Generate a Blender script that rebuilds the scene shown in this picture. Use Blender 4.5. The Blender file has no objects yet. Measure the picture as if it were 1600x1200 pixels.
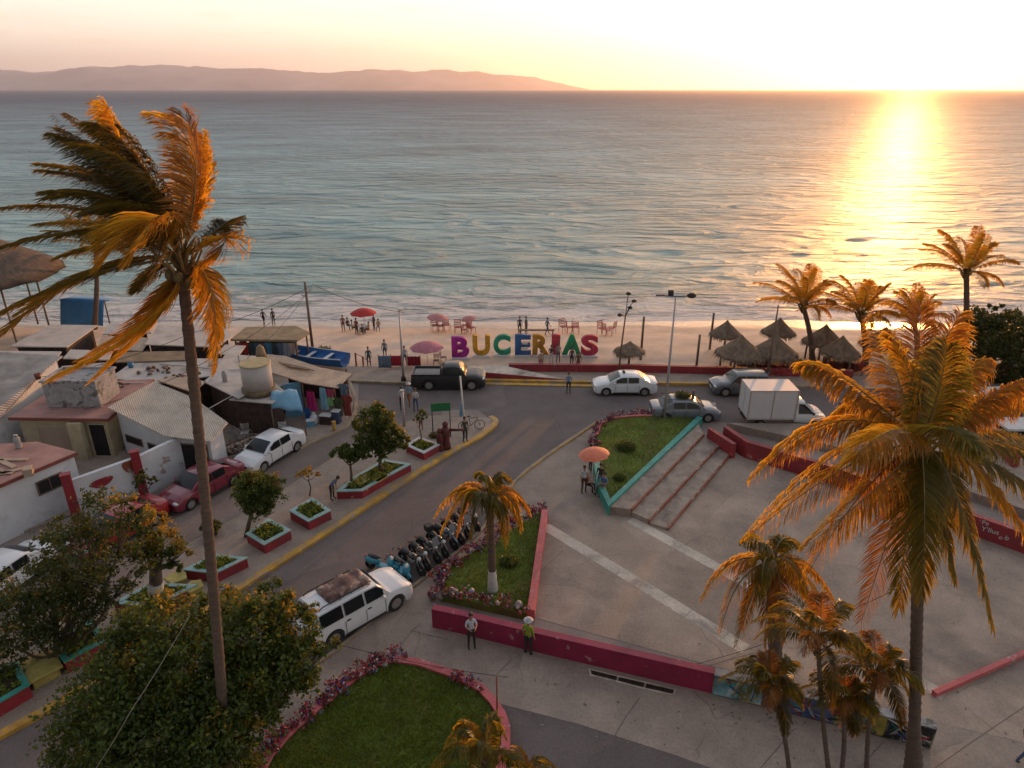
import bpy, math, random
from math import radians as R, sin, cos, pi, sqrt, atan2, tan, exp
from mathutils import Vector, Matrix, noise
SC = bpy.context.scene
COL = SC.collection
V = Vector
rnd = random.Random(7)
# ---------------- camera ----------------
CAMH = 20.0; FPX = 1081.0; PIT = math.atan(460.5 / FPX)
cd = bpy.data.cameras.new('camera'); cd.sensor_width = 36; cd.lens = FPX / 1600 * 36
cd.clip_start = 0.1; cd.clip_end = 90000
cam = bpy.data.objects.new('camera', cd); COL.objects.link(cam)
cam.location = (0, 0, CAMH); cam.rotation_euler = (pi / 2 - PIT, 0, 0)
SC.camera = cam
# ---------------- sky, sun, exposure ----------------
SUN_AZ = math.atan2(625, FPX * cos(PIT) + 460 * sin(PIT))     # to the right of the view axis (+Y)
SUN_EL = R(4.6)
SUN_DIR = V((sin(SUN_AZ) * cos(SUN_EL), cos(SUN_AZ) * cos(SUN_EL), sin(SUN_EL)))
w = bpy.data.worlds.new('World'); SC.world = w; w.use_nodes = True
def world():
    nt = w.node_tree; N = nt.nodes; L = nt.links
    for n in list(N): N.remove(n)
    out = N.new('ShaderNodeOutputWorld')
    sky = N.new('ShaderNodeTexSky'); sky.sky_type = 'NISHITA'; sky.sun_disc = False
    sky.sun_elevation = SUN_EL; sky.sun_rotation = SUN_AZ
    sky.air_density = 1.0; sky.dust_density = 2.0; sky.ozone_density = 1.0
    b1 = N.new('ShaderNodeBackground'); b1.inputs[1].default_value = 0.05
    L.new(sky.outputs[0], b1.inputs[0])
    tc = N.new('ShaderNodeTexCoord')
    sep = N.new('ShaderNodeSeparateXYZ'); L.new(tc.outputs['Generated'], sep.inputs[0])
    # dusty evening air: pale band that is brightest low down
    ramp = N.new('ShaderNodeValToRGB'); L.new(sep.outputs[2], ramp.inputs[0])
    e = ramp.color_ramp.elements
    e[0].position = 0.0; e[0].color = (0.97, 0.66, 0.50, 1)
    e[1].position = 1.0; e[1].color = (0.30, 0.32, 0.37, 1)
    for p, c in ((0.025, (0.99, 0.80, 0.64, 1)), (0.07, (1.0, 0.89, 0.76, 1)), (0.12, (0.98, 0.90, 0.80, 1)), (0.22, (0.84, 0.83, 0.82, 1)), (0.42, (0.54, 0.57, 0.63, 1))):
        k = e.new(p); k.color = c
    b2 = N.new('ShaderNodeBackground'); b2.inputs[1].default_value = 0.95
    hz = N.new('ShaderNodeVectorMath'); hz.operation = 'DOT_PRODUCT'; hz.inputs[1].default_value = (sin(SUN_AZ), cos(SUN_AZ), 0); L.new(tc.outputs['Generated'], hz.inputs[0])
    az = N.new('ShaderNodeMapRange'); az.interpolation_type = 'SMOOTHSTEP'; az.inputs[1].default_value = -.9; az.inputs[2].default_value = .45; az.inputs[3].default_value = .30; az.inputs[4].default_value = .95; L.new(hz.outputs['Value'], az.inputs[0]); L.new(az.outputs[0], b2.inputs[1])
    # thin cirrus streaks
    mp = N.new('ShaderNodeMapping'); mp.inputs['Scale'].default_value = (3, 3, 30); L.new(tc.outputs['Generated'], mp.inputs[0])
    nz = N.new('ShaderNodeTexNoise'); nz.inputs['Scale'].default_value = 3; nz.inputs['Detail'].default_value = 5; L.new(mp.outputs[0], nz.inputs[0])
    cr = N.new('ShaderNodeMapRange'); cr.inputs[1].default_value = 0.55; cr.inputs[2].default_value = 0.8; cr.inputs[3].default_value = 0; cr.inputs[4].default_value = 0.35
    L.new(nz.outputs[0], cr.inputs[0])
    mx = N.new('ShaderNodeMixRGB'); mx.inputs[2].default_value = (0.95, 0.62, 0.42, 1)
    L.new(cr.outputs[0], mx.inputs[0]); L.new(ramp.outputs[0], mx.inputs[1]); L.new(mx.outputs[0], b2.inputs[0])
    # glow of the hazy sun: two lobes around its direction
    dot = N.new('ShaderNodeVectorMath'); dot.operation = 'DOT_PRODUCT'
    nrm = N.new('ShaderNodeVectorMath'); nrm.operation = 'NORMALIZE'; L.new(tc.outputs['Generated'], nrm.inputs[0])
    gd = V((sin(SUN_AZ), cos(SUN_AZ), 0.045)).normalized()
    L.new(nrm.outputs[0], dot.inputs[0]); dot.inputs[1].default_value = gd
    def lobe(power, col, st):
        cl = N.new('ShaderNodeMath'); cl.operation = 'MAXIMUM'; cl.inputs[1].default_value = 0; L.new(dot.outputs['Value'], cl.inputs[0])
        pw = N.new('ShaderNodeMath'); pw.operation = 'POWER'; pw.inputs[1].default_value = power; L.new(cl.outputs[0], pw.inputs[0])
        ml = N.new('ShaderNodeMath'); ml.operation = 'MULTIPLY'; ml.inputs[1].default_value = st; L.new(pw.outputs[0], ml.inputs[0])
        b = N.new('ShaderNodeBackground'); b.inputs[0].default_value = (*col, 1); L.new(ml.outputs[0], b.inputs[1]); return b
    sh = b1
    for b in (b2, lobe(14, (1, 0.84, 0.62), 0.55), lobe(90, (1, 0.70, 0.34), 0.7), lobe(1500, (1, 0.66, 0.26), .9)):
        a = N.new('ShaderNodeAddShader'); L.new(sh.outputs[0], a.inputs[0]); L.new(b.outputs[0], a.inputs[1]); sh = a
    L.new(sh.outputs[0], out.inputs[0])
world()
sd = bpy.data.lights.new('sun', 'SUN'); sd.energy = 3.9; sd.angle = R(0.7); sd.color = (1.0, 0.42, 0.11)
sun = bpy.data.objects.new('sun', sd); COL.objects.link(sun)
sun.rotation_euler = SUN_DIR.to_track_quat('Z', 'Y').to_euler()
SC.view_settings.view_transform = 'Standard'; SC.view_settings.look = 'None'
SC.view_settings.exposure = 0.50; SC.view_settings.gamma = 1
SC.cycles.max_bounces = 5; SC.cycles.diffuse_bounces = 2; SC.cycles.glossy_bounces = 3; SC.cycles.transmission_bounces = 3
SC.cycles.transparent_max_bounces = 6; SC.cycles.sample_clamp_indirect = 6; SC.cycles.sample_clamp_direct = 0
SC.cycles.volume_bounces = 0; SC.cycles.caustics_reflective = False; SC.cycles.caustics_refractive = False

# ---------------- helpers ----------------
def g(px, py, z=0.0):
    u = (px - 800) / FPX; v = (py - 600) / FPX
    dz = -(sin(PIT) + v * cos(PIT)); t = (z - CAMH) / dz
    return V((u * t, (cos(PIT) - v * sin(PIT)) * t, z))
def at(px, py, y):
    u = (px - 800) / FPX; v = (py - 600) / FPX
    dy = cos(PIT) - v * sin(PIT); t = y / dy
    return V((u * t, y, CAMH - (sin(PIT) + v * cos(PIT)) * t))
def tag(o, label=None, cat=None, group=None, kind=None):
    if label: o['label'] = label
    if cat: o['category'] = cat
    if group: o['group'] = group
    if kind: o['kind'] = kind
    return o
def thing(name, label, cat, loc=(0, 0, 0), rz=0.0, group=None):
    o = bpy.data.objects.new(name, None); o.empty_display_size = .1; COL.objects.link(o)
    o.location = loc; o.rotation_euler = (0, 0, rz)
    return tag(o, label, cat, group)
def dup(root, loc, rz=None, label=None, scale=None):
    def rec(o, par):
        c = o.copy(); COL.objects.link(c); c.parent = par
        for ch in o.children: rec(ch, c)
        return c
    r = rec(root, None); r.location = loc
    if rz is not None: r.rotation_euler = (0, 0, rz)
    if label: r['label'] = label
    if scale: r.scale = (scale,) * 3 if not hasattr(scale, '__len__') else scale
    return r
class MB:
    """collects shapes; build() links them as one mesh object"""
    def __init__(s): s.v = []; s.f = []; s.m = []; s.sm = []; s.mi = 0; s.smooth = False
    def add(s, vs, fs, smooth=None):
        b = len(s.v); s.v += [tuple(p) for p in vs]
        for f in fs: s.f.append([i + b for i in f]); s.m.append(s.mi); s.sm.append(s.smooth if smooth is None else smooth)
        return s
    def box(s, c, d, rz=0.0, rx=0.0, ry=0.0, taper=1.0, M4=None):
        m = Matrix.Translation(V(c)) @ Matrix.Rotation(rz, 4, 'Z') @ Matrix.Rotation(ry, 4, 'Y') @ Matrix.Rotation(rx, 4, 'X')
        if M4: m = M4 @ m
        vs = []
        for z in (-1, 1):
            k = taper if z > 0 else 1
            for x, y in ((-1, -1), (1, -1), (1, 1), (-1, 1)): vs.append(m @ V((x * d[0] / 2 * k, y * d[1] / 2 * k, z * d[2] / 2)))
        return s.add(vs, [(3, 2, 1, 0), (4, 5, 6, 7), (0, 1, 5, 4), (1, 2, 6, 5), (2, 3, 7, 6), (3, 0, 4, 7)], False)
    def tube(s, pts, rad, n=8, cap=True, smooth=True):
        pts = [V(p) for p in pts]; k = len(pts)
        if not hasattr(rad, '__len__'): rad = [rad] * k
        vs = []; fs = []; up = V((0, 0, 1))
        d0 = (pts[1] - pts[0]).normalized()
        a = d0.cross(up if abs(d0.z) < .95 else V((1, 0, 0))).normalized()
        for i, p in enumerate(pts):
            d = (pts[min(i + 1, k - 1)] - pts[max(i - 1, 0)]).normalized()
            a = (a - d * a.dot(d)).normalized(); b = d.cross(a)
            for j in range(n):
                t = 2 * pi * j / n; vs.append(p + (a * cos(t) + b * sin(t)) * rad[i])
        for i in range(k - 1):
            for j in range(n):
                q = (j + 1) % n; fs.append((i * n + j, i * n + q, (i + 1) * n + q, (i + 1) * n + j))
        s.add(vs, fs, smooth)
        if cap:
            b = len(s.v) - k * n
            s.f.append([b + j for j in range(n - 1, -1, -1)]); s.m.append(s.mi); s.sm.append(False)
            s.f.append([b + (k - 1) * n + j for j in range(n)]); s.m.append(s.mi); s.sm.append(False)
        return s
    def lathe(s, prof, c=(0, 0, 0), n=16, M4=None, smooth=True):
        vs = []; fs = []; k = len(prof)
        for r_, z in prof:
            for j in range(n):
                t = 2 * pi * j / n; p = V((r_ * cos(t), r_ * sin(t), z))
                vs.append((M4 @ p if M4 else p) + V(c))
        for i in range(k - 1):
            for j in range(n):
                q = (j + 1) % n; fs.append((i * n + j, i * n + q, (i + 1) * n + q, (i + 1) * n + j))
        s.add(vs, fs, smooth)
        b = len(s.v) - k * n
        if prof[0][0] > 1e-4: s.f.append([b + j for j in range(n - 1, -1, -1)]); s.m.append(s.mi); s.sm.append(False)
        if prof[-1][0] > 1e-4: s.f.append([b + (k - 1) * n + j for j in range(n)]); s.m.append(s.mi); s.sm.append(False)
        return s
    def ball(s, c, r, n=10, M4=None):
        if not hasattr(r, '__len__'): r = (r, r, r)
        pr = [(sin(pi * i / (n // 2 + 1)), -cos(pi * i / (n // 2 + 1))) for i in range(n // 2 + 2)]
        m = Matrix.Diagonal((*r, 1))
        if M4: m = M4 @ m
        return s.lathe([(max(a, 1e-5), z) for a, z in pr], c, n, m)
    def prism(s, poly, z0, z1):
        """closed prism over a polygon (list of xy); z1 may be a list per vertex"""
        n = len(poly); za = z0 if hasattr(z0, '__len__') else [z0] * n; zb = z1 if hasattr(z1, '__len__') else [z1] * n
        ar = sum(poly[i][0] * poly[(i + 1) % n][1] - poly[(i + 1) % n][0] * poly[i][1] for i in range(n))
        ix = list(range(n)) if ar > 0 else list(range(n - 1, -1, -1))
        vs = [(poly[i][0], poly[i][1], za[i]) for i in ix] + [(poly[i][0], poly[i][1], zb[i]) for i in ix]
        fs = [list(range(n - 1, -1, -1)), list(range(n, 2 * n))] + [(i, (i + 1) % n, n + (i + 1) % n, n + i) for i in range(n)]
        return s.add(vs, fs, False)
    def sheet(s, poly, z=None):
        n = len(poly); ar = sum(poly[i][0] * poly[(i + 1) % n][1] - poly[(i + 1) % n][0] * poly[i][1] for i in range(n))
        vs = [(p[0], p[1], p[2] if z is None else z) for p in poly]
        return s.add(vs, [list(range(n)) if ar > 0 else list(range(n - 1, -1, -1))], False)
    def wall(s, line, w, z0, z1, closed=False):
        """upright band of width w along a polyline, mitred"""
        L = ribbon(line, w, closed)
        n = len(line); vs = []; 
        for a, b in L: vs += [(a.x, a.y, z0), (b.x, b.y, z0), (b.x, b.y, z1), (a.x, a.y, z1)]
        fs = []
        for i in range(n if closed else n - 1):
            j = (i + 1) % n
            for q in range(4): fs.append((i * 4 + q, j * 4 + q, j * 4 + (q + 1) % 4, i * 4 + (q + 1) % 4))
        if not closed: fs += [(3, 2, 1, 0), tuple((n - 1) * 4 + q for q in range(4))]
        return s.add(vs, [f[::-1] for f in fs], False)
    def build(s, name, mats, parent=None, loc=None, bevel=0, rz=None):
        me = bpy.data.meshes.new(name); me.from_pydata(s.v, [], s.f)
        if not hasattr(mats, '__len__'): mats = [mats]
        for m in mats: me.materials.append(m)
        me.polygons.foreach_set('material_index', s.m); me.polygons.foreach_set('use_smooth', s.sm); me.update()
        if name in ('body', 'cabin', 'cab', 'hull'): me.set_sharp_from_angle(angle=R(34))
        o = bpy.data.objects.new(name, me); COL.objects.link(o)
        if parent: o.parent = parent
        if loc is not None: o.location = loc
        if rz is not None: o.rotation_euler = (0, 0, rz)
        if bevel:
            b = o.modifiers.new('bevel', 'BEVEL'); b.width = bevel; b.segments = 2; b.limit_method = 'ANGLE'
        return o
def ribbon(line, w, closed=False):
    pts = [V((p[0], p[1], 0)) for p in line]; n = len(pts); out = []
    for i in range(n):
        a = pts[i - 1] if (i > 0 or closed) else None; b = pts[(i + 1) % n] if (i < n - 1 or closed) else None
        d1 = (pts[i] - a).normalized() if a is not None else None; d2 = (b - pts[i]).normalized() if b is not None else None
        if d1 is None: d1 = d2
        if d2 is None: d2 = d1
        n1 = V((-d1.y, d1.x, 0)); n2 = V((-d2.y, d2.x, 0)); m = (n1 + n2)
        m = m.normalized() if m.length > 1e-3 else n1
        k = min(1 / max(m.dot(n1), .35), 2.0)
        out.append((pts[i] + m * (w / 2 * k), pts[i] - m * (w / 2 * k)))
    return out
def smoothline(pts, it=2, closed=False):
    pts = [V(p) for p in pts]
    for _ in range(it):
        q = []
        n = len(pts)
        if not closed: q.append(pts[0])
        for i in range(n if closed else n - 1):
            a, b = pts[i], pts[(i + 1) % n]; q += [a * .75 + b * .25, a * .25 + b * .75]
        if not closed: q.append(pts[-1])
        pts = q
    return pts
# ---------------- materials ----------------
MATS = {}
def mat(name, col, rough=.8, var=.25, sc=1.5, bump=.15, bsc=12, metal=0.0, col2=None, coat=0.0, stain=None, stain_sc=.6, stain_w=(.5, .7), co='Object', spec=.5, stretch=None, flatc=False, emit=None, chip=None, crack=None):
    if name in MATS: return MATS[name]
    m = bpy.data.materials.new(name); m.use_nodes = True; nt = m.node_tree; N = nt.nodes; L = nt.links
    p = N['Principled BSDF']; p.inputs['Roughness'].default_value = rough; p.inputs['Metallic'].default_value = metal
    p.inputs['Specular IOR Level'].default_value = spec; p.inputs['Coat Weight'].default_value = coat
    tc = N.new('ShaderNodeTexCoord'); src = tc.outputs[co]
    if stretch:
        mp = N.new('ShaderNodeMapping'); mp.inputs['Scale'].default_value = stretch; L.new(src, mp.inputs[0]); src = mp.outputs[0]
    n1 = N.new('ShaderNodeTexNoise'); n1.inputs['Scale'].default_value = sc; n1.inputs['Detail'].default_value = 6; n1.inputs['Roughness'].default_value = .62
    L.new(src, n1.inputs[0])
    c2 = col2 or tuple(c * (1 - var * 1.6) for c in col); c1 = tuple(min(1, c * (1 + var * .7)) for c in col) if not col2 else col
    mr = N.new('ShaderNodeMapRange'); mr.inputs[1].default_value = .3; mr.inputs[2].default_value = .7; L.new(n1.outputs[0], mr.inputs[0])
    mx = N.new('ShaderNodeMixRGB'); mx.inputs[1].default_value = (*c2, 1); mx.inputs[2].default_value = (*c1, 1); L.new(mr.outputs[0], mx.inputs[0])
    c = mx.outputs[0]
    if stain:
        n2 = N.new('ShaderNodeTexNoise'); n2.inputs['Scale'].default_value = stain_sc; n2.inputs['Detail'].default_value = 8; n2.inputs['Roughness'].default_value = .65; n2.inputs['Distortion'].default_value = .4
        L.new(src, n2.inputs[0])
        r2 = N.new('ShaderNodeMapRange'); r2.inputs[1].default_value = stain_w[0]; r2.inputs[2].default_value = stain_w[1]; L.new(n2.outputs[0], r2.inputs[0])
        m2 = N.new('ShaderNodeMixRGB'); m2.inputs[2].default_value = (*stain, 1); L.new(r2.outputs[0], m2.inputs[0]); L.new(c, m2.inputs[1]); c = m2.outputs[0]
    if crack:   # hairline cracks and slightly different pours
        dn = N.new('ShaderNodeTexNoise'); dn.inputs['Scale'].default_value = crack[0] * 2.5; dn.inputs['Detail'].default_value = 5; L.new(src, dn.inputs[0])
        vm = N.new('ShaderNodeVectorMath'); vm.operation = 'MULTIPLY_ADD'; vm.inputs[1].default_value = (crack[2],) * 3; L.new(dn.outputs['Color'], vm.inputs[0]); L.new(src, vm.inputs[2])
        vo = N.new('ShaderNodeTexVoronoi'); vo.feature = 'DISTANCE_TO_EDGE'; vo.inputs['Scale'].default_value = crack[0]; L.new(vm.outputs[0], vo.inputs[0])
        v2 = N.new('ShaderNodeTexVoronoi'); v2.inputs['Scale'].default_value = crack[0]; L.new(vm.outputs[0], v2.inputs[0])
        r3 = N.new('ShaderNodeMapRange'); r3.inputs[1].default_value = crack[1] * .4; r3.inputs[2].default_value = crack[1]; r3.inputs[3].default_value = crack[3] if len(crack) > 3 else .6; r3.inputs[4].default_value = 0; L.new(vo.outputs['Distance'], r3.inputs[0])
        n4 = N.new('ShaderNodeTexNoise'); n4.inputs['Scale'].default_value = crack[0] * 1.3; L.new(src, n4.inputs[0]); r4 = N.new('ShaderNodeMapRange'); r4.inputs[1].default_value = .48; r4.inputs[2].default_value = .58; L.new(n4.outputs[0], r4.inputs[0])
        mm = N.new('ShaderNodeMath'); mm.operation = 'MULTIPLY'; L.new(r3.outputs[0], mm.inputs[0]); L.new(r4.outputs[0], mm.inputs[1])
        m5 = N.new('ShaderNodeMixRGB'); m5.blend_type = 'MULTIPLY'; m5.inputs[0].default_value = .22; L.new(c, m5.inputs[1]); bw = N.new('ShaderNodeRGBToBW'); L.new(v2.outputs['Color'], bw.inputs[0]); L.new(bw.outputs[0], m5.inputs[2])
        m6 = N.new('ShaderNodeMixRGB'); m6.inputs[2].default_value = tuple(x * .3 for x in col) + (1,); L.new(mm.outputs[0], m6.inputs[0]); L.new(m5.outputs[0], m6.inputs[1]); c = m6.outputs[0]
        n5 = N.new('ShaderNodeTexNoise'); n5.inputs['Scale'].default_value = 9; n5.inputs['Detail'].default_value = 8; n5.inputs['Roughness'].default_value = .75; L.new(src, n5.inputs[0])
        r5 = N.new('ShaderNodeMapRange'); r5.inputs[1].default_value = .3; r5.inputs[2].default_value = .7; r5.inputs[3].default_value = .78; r5.inputs[4].default_value = 1.2; L.new(n5.outputs[0], r5.inputs[0])
        m7 = N.new('ShaderNodeMixRGB'); m7.blend_type = 'MULTIPLY'; m7.inputs[0].default_value = 1; L.new(c, m7.inputs[1]); L.new(r5.outputs[0], m7.inputs[2]); c = m7.outputs[0]
    if chip:    # paint flaked off
        n6 = N.new('ShaderNodeTexNoise'); n6.inputs['Scale'].default_value = chip[1]; n6.inputs['Detail'].default_value = 9; n6.inputs['Roughness'].default_value = .7; L.new(src, n6.inputs[0])
        r6 = N.new('ShaderNodeMapRange'); r6.inputs[1].default_value = chip[2]; r6.inputs[2].default_value = chip[2] + .02; L.new(n6.outputs[0], r6.inputs[0])
        m8 = N.new('ShaderNodeMixRGB'); m8.inputs[2].default_value = (*chip[0], 1); L.new(r6.outputs[0], m8.inputs[0]); L.new(c, m8.inputs[1]); c = m8.outputs[0]
    L.new(c, p.inputs['Base Color'])
    if bump:
        n3 = N.new('ShaderNodeTexNoise'); n3.inputs['Scale'].default_value = bsc; n3.inputs['Detail'].default_value = 5; L.new(src, n3.inputs[0])
        bp = N.new('ShaderNodeBump'); bp.inputs['Strength'].default_value = bump; bp.inputs['Distance'].default_value = .05; L.new(n3.outputs[0], bp.inputs['Height']); L.new(bp.outputs[0], p.inputs['Normal'])
    if emit:
        p.inputs['Emission Color'].default_value = (*emit[0], 1); p.inputs['Emission Strength'].default_value = emit[1]
    MATS[name] = m; return m
def leafmat(name, c1, c2, tr=(.5, .35, .04), k=.45, rough=.5):
    """leaves: reflect green, let backlight through warm; tone varies leaf by leaf"""
    m = bpy.data.materials.new(name); m.use_nodes = True; nt = m.node_tree; N = nt.nodes; L = nt.links
    for n in list(N): N.remove(n)
    o = N.new('ShaderNodeOutputMaterial'); ge = N.new('ShaderNodeNewGeometry')
    mx = N.new('ShaderNodeMixRGB'); mx.inputs[1].default_value = (*c1, 1); mx.inputs[2].default_value = (*c2, 1); L.new(ge.outputs['Random Per Island'], mx.inputs[0])
    d = N.new('ShaderNodeBsdfPrincipled'); d.inputs['Roughness'].default_value = rough; d.inputs['Specular IOR Level'].default_value = .3; L.new(mx.outputs[0], d.inputs['Base Color'])
    t = N.new('ShaderNodeBsdfTranslucent')
    m2 = N.new('ShaderNodeMixRGB'); m2.blend_type = 'MULTIPLY'; m2.inputs[0].default_value = .5; m2.inputs[1].default_value = (*tr, 1); 
    hs = N.new('ShaderNodeMapRange'); hs.inputs[3].default_value = .35; hs.inputs[4].default_value = 1.0; L.new(ge.outputs['Random Per Island'], hs.inputs[0]); L.new(hs.outputs[0], m2.inputs[2])
    L.new(m2.outputs[0], t.inputs[0])
    ms = N.new('ShaderNodeMixShader'); ms.inputs[0].default_value = k; L.new(d.outputs[0], ms.inputs[1]); L.new(t.outputs[0], ms.inputs[2]); L.new(ms.outputs[0], o.inputs[0])
    MATS[name] = m; return m
# ---------------- sea, hills, terrain ----------------
SEA_Z = -1.5
def water_mat():
    m = bpy.data.materials.new('sea_water'); m.use_nodes = True; nt = m.node_tree; N = nt.nodes; L = nt.links
    p = N['Principled BSDF']; p.inputs['IOR'].default_value = 1.33; p.inputs['Roughness'].default_value = .12
    tc = N.new('ShaderNodeTexCoord'); ob = tc.outputs['Object']
    def nz(scale, stretch, det=4, rough=.55, dist=0, ridge=False):
        mp = N.new('ShaderNodeMapping'); mp.inputs['Scale'].default_value = stretch; L.new(ob, mp.inputs[0])
        n = N.new('ShaderNodeTexNoise'); n.inputs['Scale'].default_value = scale; n.inputs['Detail'].default_value = det; n.inputs['Roughness'].default_value = rough; n.inputs['Distortion'].default_value = dist
        if ridge: n.noise_type = 'RIDGED_MULTIFRACTAL'; n.inputs['Offset'].default_value = .9; n.inputs['Gain'].default_value = 1.6
        L.new(mp.outputs[0], n.inputs[0]); return n.outputs[0]
    sep = N.new('ShaderNodeSeparateXYZ'); L.new(ob, sep.inputs[0])
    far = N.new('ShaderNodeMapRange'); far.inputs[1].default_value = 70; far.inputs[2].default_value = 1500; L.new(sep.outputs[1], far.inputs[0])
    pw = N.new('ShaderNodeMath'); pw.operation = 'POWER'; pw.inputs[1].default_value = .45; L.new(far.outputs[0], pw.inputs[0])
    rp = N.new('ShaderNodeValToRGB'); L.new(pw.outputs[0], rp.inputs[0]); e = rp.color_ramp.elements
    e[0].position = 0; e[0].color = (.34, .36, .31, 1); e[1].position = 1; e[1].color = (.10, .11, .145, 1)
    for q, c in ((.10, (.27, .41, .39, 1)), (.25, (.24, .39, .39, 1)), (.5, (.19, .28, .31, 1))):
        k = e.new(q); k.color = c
    pat = N.new('ShaderNodeMixRGB'); pat.blend_type = 'MULTIPLY'; pat.inputs[0].default_value = .7
    a = nz(.03, (.5, 1, 1), 5); mr = N.new('ShaderNodeMapRange'); mr.inputs[1].default_value = .35; mr.inputs[2].default_value = .65; mr.inputs[3].default_value = .5; mr.inputs[4].default_value = 1.3; L.new(a, mr.inputs[0])
    L.new(rp.outputs[0], pat.inputs[1]); L.new(mr.outputs[0], pat.inputs[2])
    # foam: streaks near the shore and sparse caps further out
    fo = nz(.5, (.28, 1, 1), 7, .7, .5)
    dst = N.new('ShaderNodeMapRange'); dst.inputs[1].default_value = 66; dst.inputs[2].default_value = 92; dst.inputs[3].default_value = .31; dst.inputs[4].default_value = .72; L.new(sep.outputs[1], dst.inputs[0])
    sb = N.new('ShaderNodeMath'); sb.operation = 'SUBTRACT'; L.new(fo, sb.inputs[0]); L.new(dst.outputs[0], sb.inputs[1])
    fm = N.new('ShaderNodeMapRange'); fm.inputs[1].default_value = 0; fm.inputs[2].default_value = .09; L.new(sb.outputs[0], fm.inputs[0])
    fx = N.new('ShaderNodeMixRGB'); fx.inputs[2].default_value = (.62, .60, .58, 1); L.new(fm.outputs[0], fx.inputs[0]); L.new(pat.outputs[0], fx.inputs[1])
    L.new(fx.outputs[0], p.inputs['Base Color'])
    r0 = N.new('ShaderNodeMapRange'); r0.inputs[3].default_value = .42; r0.inputs[4].default_value = .60; L.new(pw.outputs[0], r0.inputs[0])
    rr = N.new('ShaderNodeMixRGB'); rr.inputs[2].default_value = (.7, .7, .7, 1); L.new(fm.outputs[0], rr.inputs[0]); L.new(r0.outputs[0], rr.inputs[1]); L.new(rr.outputs[0], p.inputs['Roughness'])
    # ripples on three scales
    def bump(h, dist, prev=None, st=1.0):
        b = N.new('ShaderNodeBump'); b.inputs['Strength'].default_value = st; b.inputs['Distance'].default_value = dist; L.new(h, b.inputs['Height'])
        if prev: L.new(prev, b.inputs['Normal'])
        return b.outputs[0]
    b = bump(nz(.07, (.35, 1, 1), 4), 3.2)
    b = bump(nz(.22, (.38, 1, 1), 4, .55, .5, True), 1.15, b)
    b = bump(nz(1.4, (.55, 1, 1), 5, .7), .60, b)
    L.new(b, p.inputs['Normal'])
    return m
def build_sea():
    mb = MB(); ys = []; y = 60.0
    while y < 420: ys.append(y); y += .42 + (y - 60) * .010
    xs_n = 340; rows = []
    vs = []
    for y in ys:
        half = 75 + (y - 60) * 1.1
        for i in range(xs_n + 1):
            x = -half + 2 * half * i / xs_n
            a = max(0, min(1, (y - 62) / 30)) * max(0, 1 - y / 430)
            z = .10 * sin(.42 * y + .08 * x + 2 * noise.noise(V((x * .03, y * .05, 0)))) + .20 * noise.noise(V((x * .06, y * .17, 1))) + .20 * noise.noise(V((x * .15, y * .38, 3))) + .13 * noise.noise(V((x * .36, y * .9, 6))) * max(0, 1 - (y - 60) / 130)
            # low breakers in the shallows
            for by, w_, h in ((74.5, 1.0, .42), (81, 1.4, .40), (90, 1.8, .25)):
                q = y - by - 2.6 * noise.noise(V((x * .035, by, 5))); env = max(0, .25 + noise.noise(V((x * .05 + by, by, 9))) * 1.6)
                z += min(env, 1) * h * exp(-(q / w_) ** 2)
            vs.append((x, y, z * a if y > 72 else z * a + 0))
    n = xs_n + 1; fs = []
    for r_ in range(len(ys) - 1):
        for i in range(xs_n): fs.append((r_ * n + i, r_ * n + i + 1, (r_ + 1) * n + i + 1, (r_ + 1) * n + i))
    mb.add(vs, fs, True)
    y0 = ys[-1]; h0 = 75 + (y0 - 60) * 1.1; b = (len(ys) - 1) * n
    # from there to the horizon: one skirt sharing the last row
    far = 33000
    k = len(mb.v); mb.v += [(-far * 1.3, far, 0), (far * 1.3, far, 0), (-far * 1.3, y0 - 2, 0), (far * 1.3, y0 - 2, 0), (-far * 1.3, 60, 0), (far * 1.3, 60, 0)]
    def f(ix): mb.f.append(ix); mb.m.append(0); mb.sm.append(False)
    f([b + i for i in range(n)] + [k + 3, k + 1, k, k + 2])
    f([k + 4] + [r_ * n for r_ in range(len(ys))] + [k + 2]); f([k + 5, k + 3] + [r_ * n + n - 1 for r_ in range(len(ys) - 1, -1, -1)])
    tag(mb.build('sea', water_mat(), loc=(0, 0, SEA_Z)), kind='structure')
build_sea()
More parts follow.
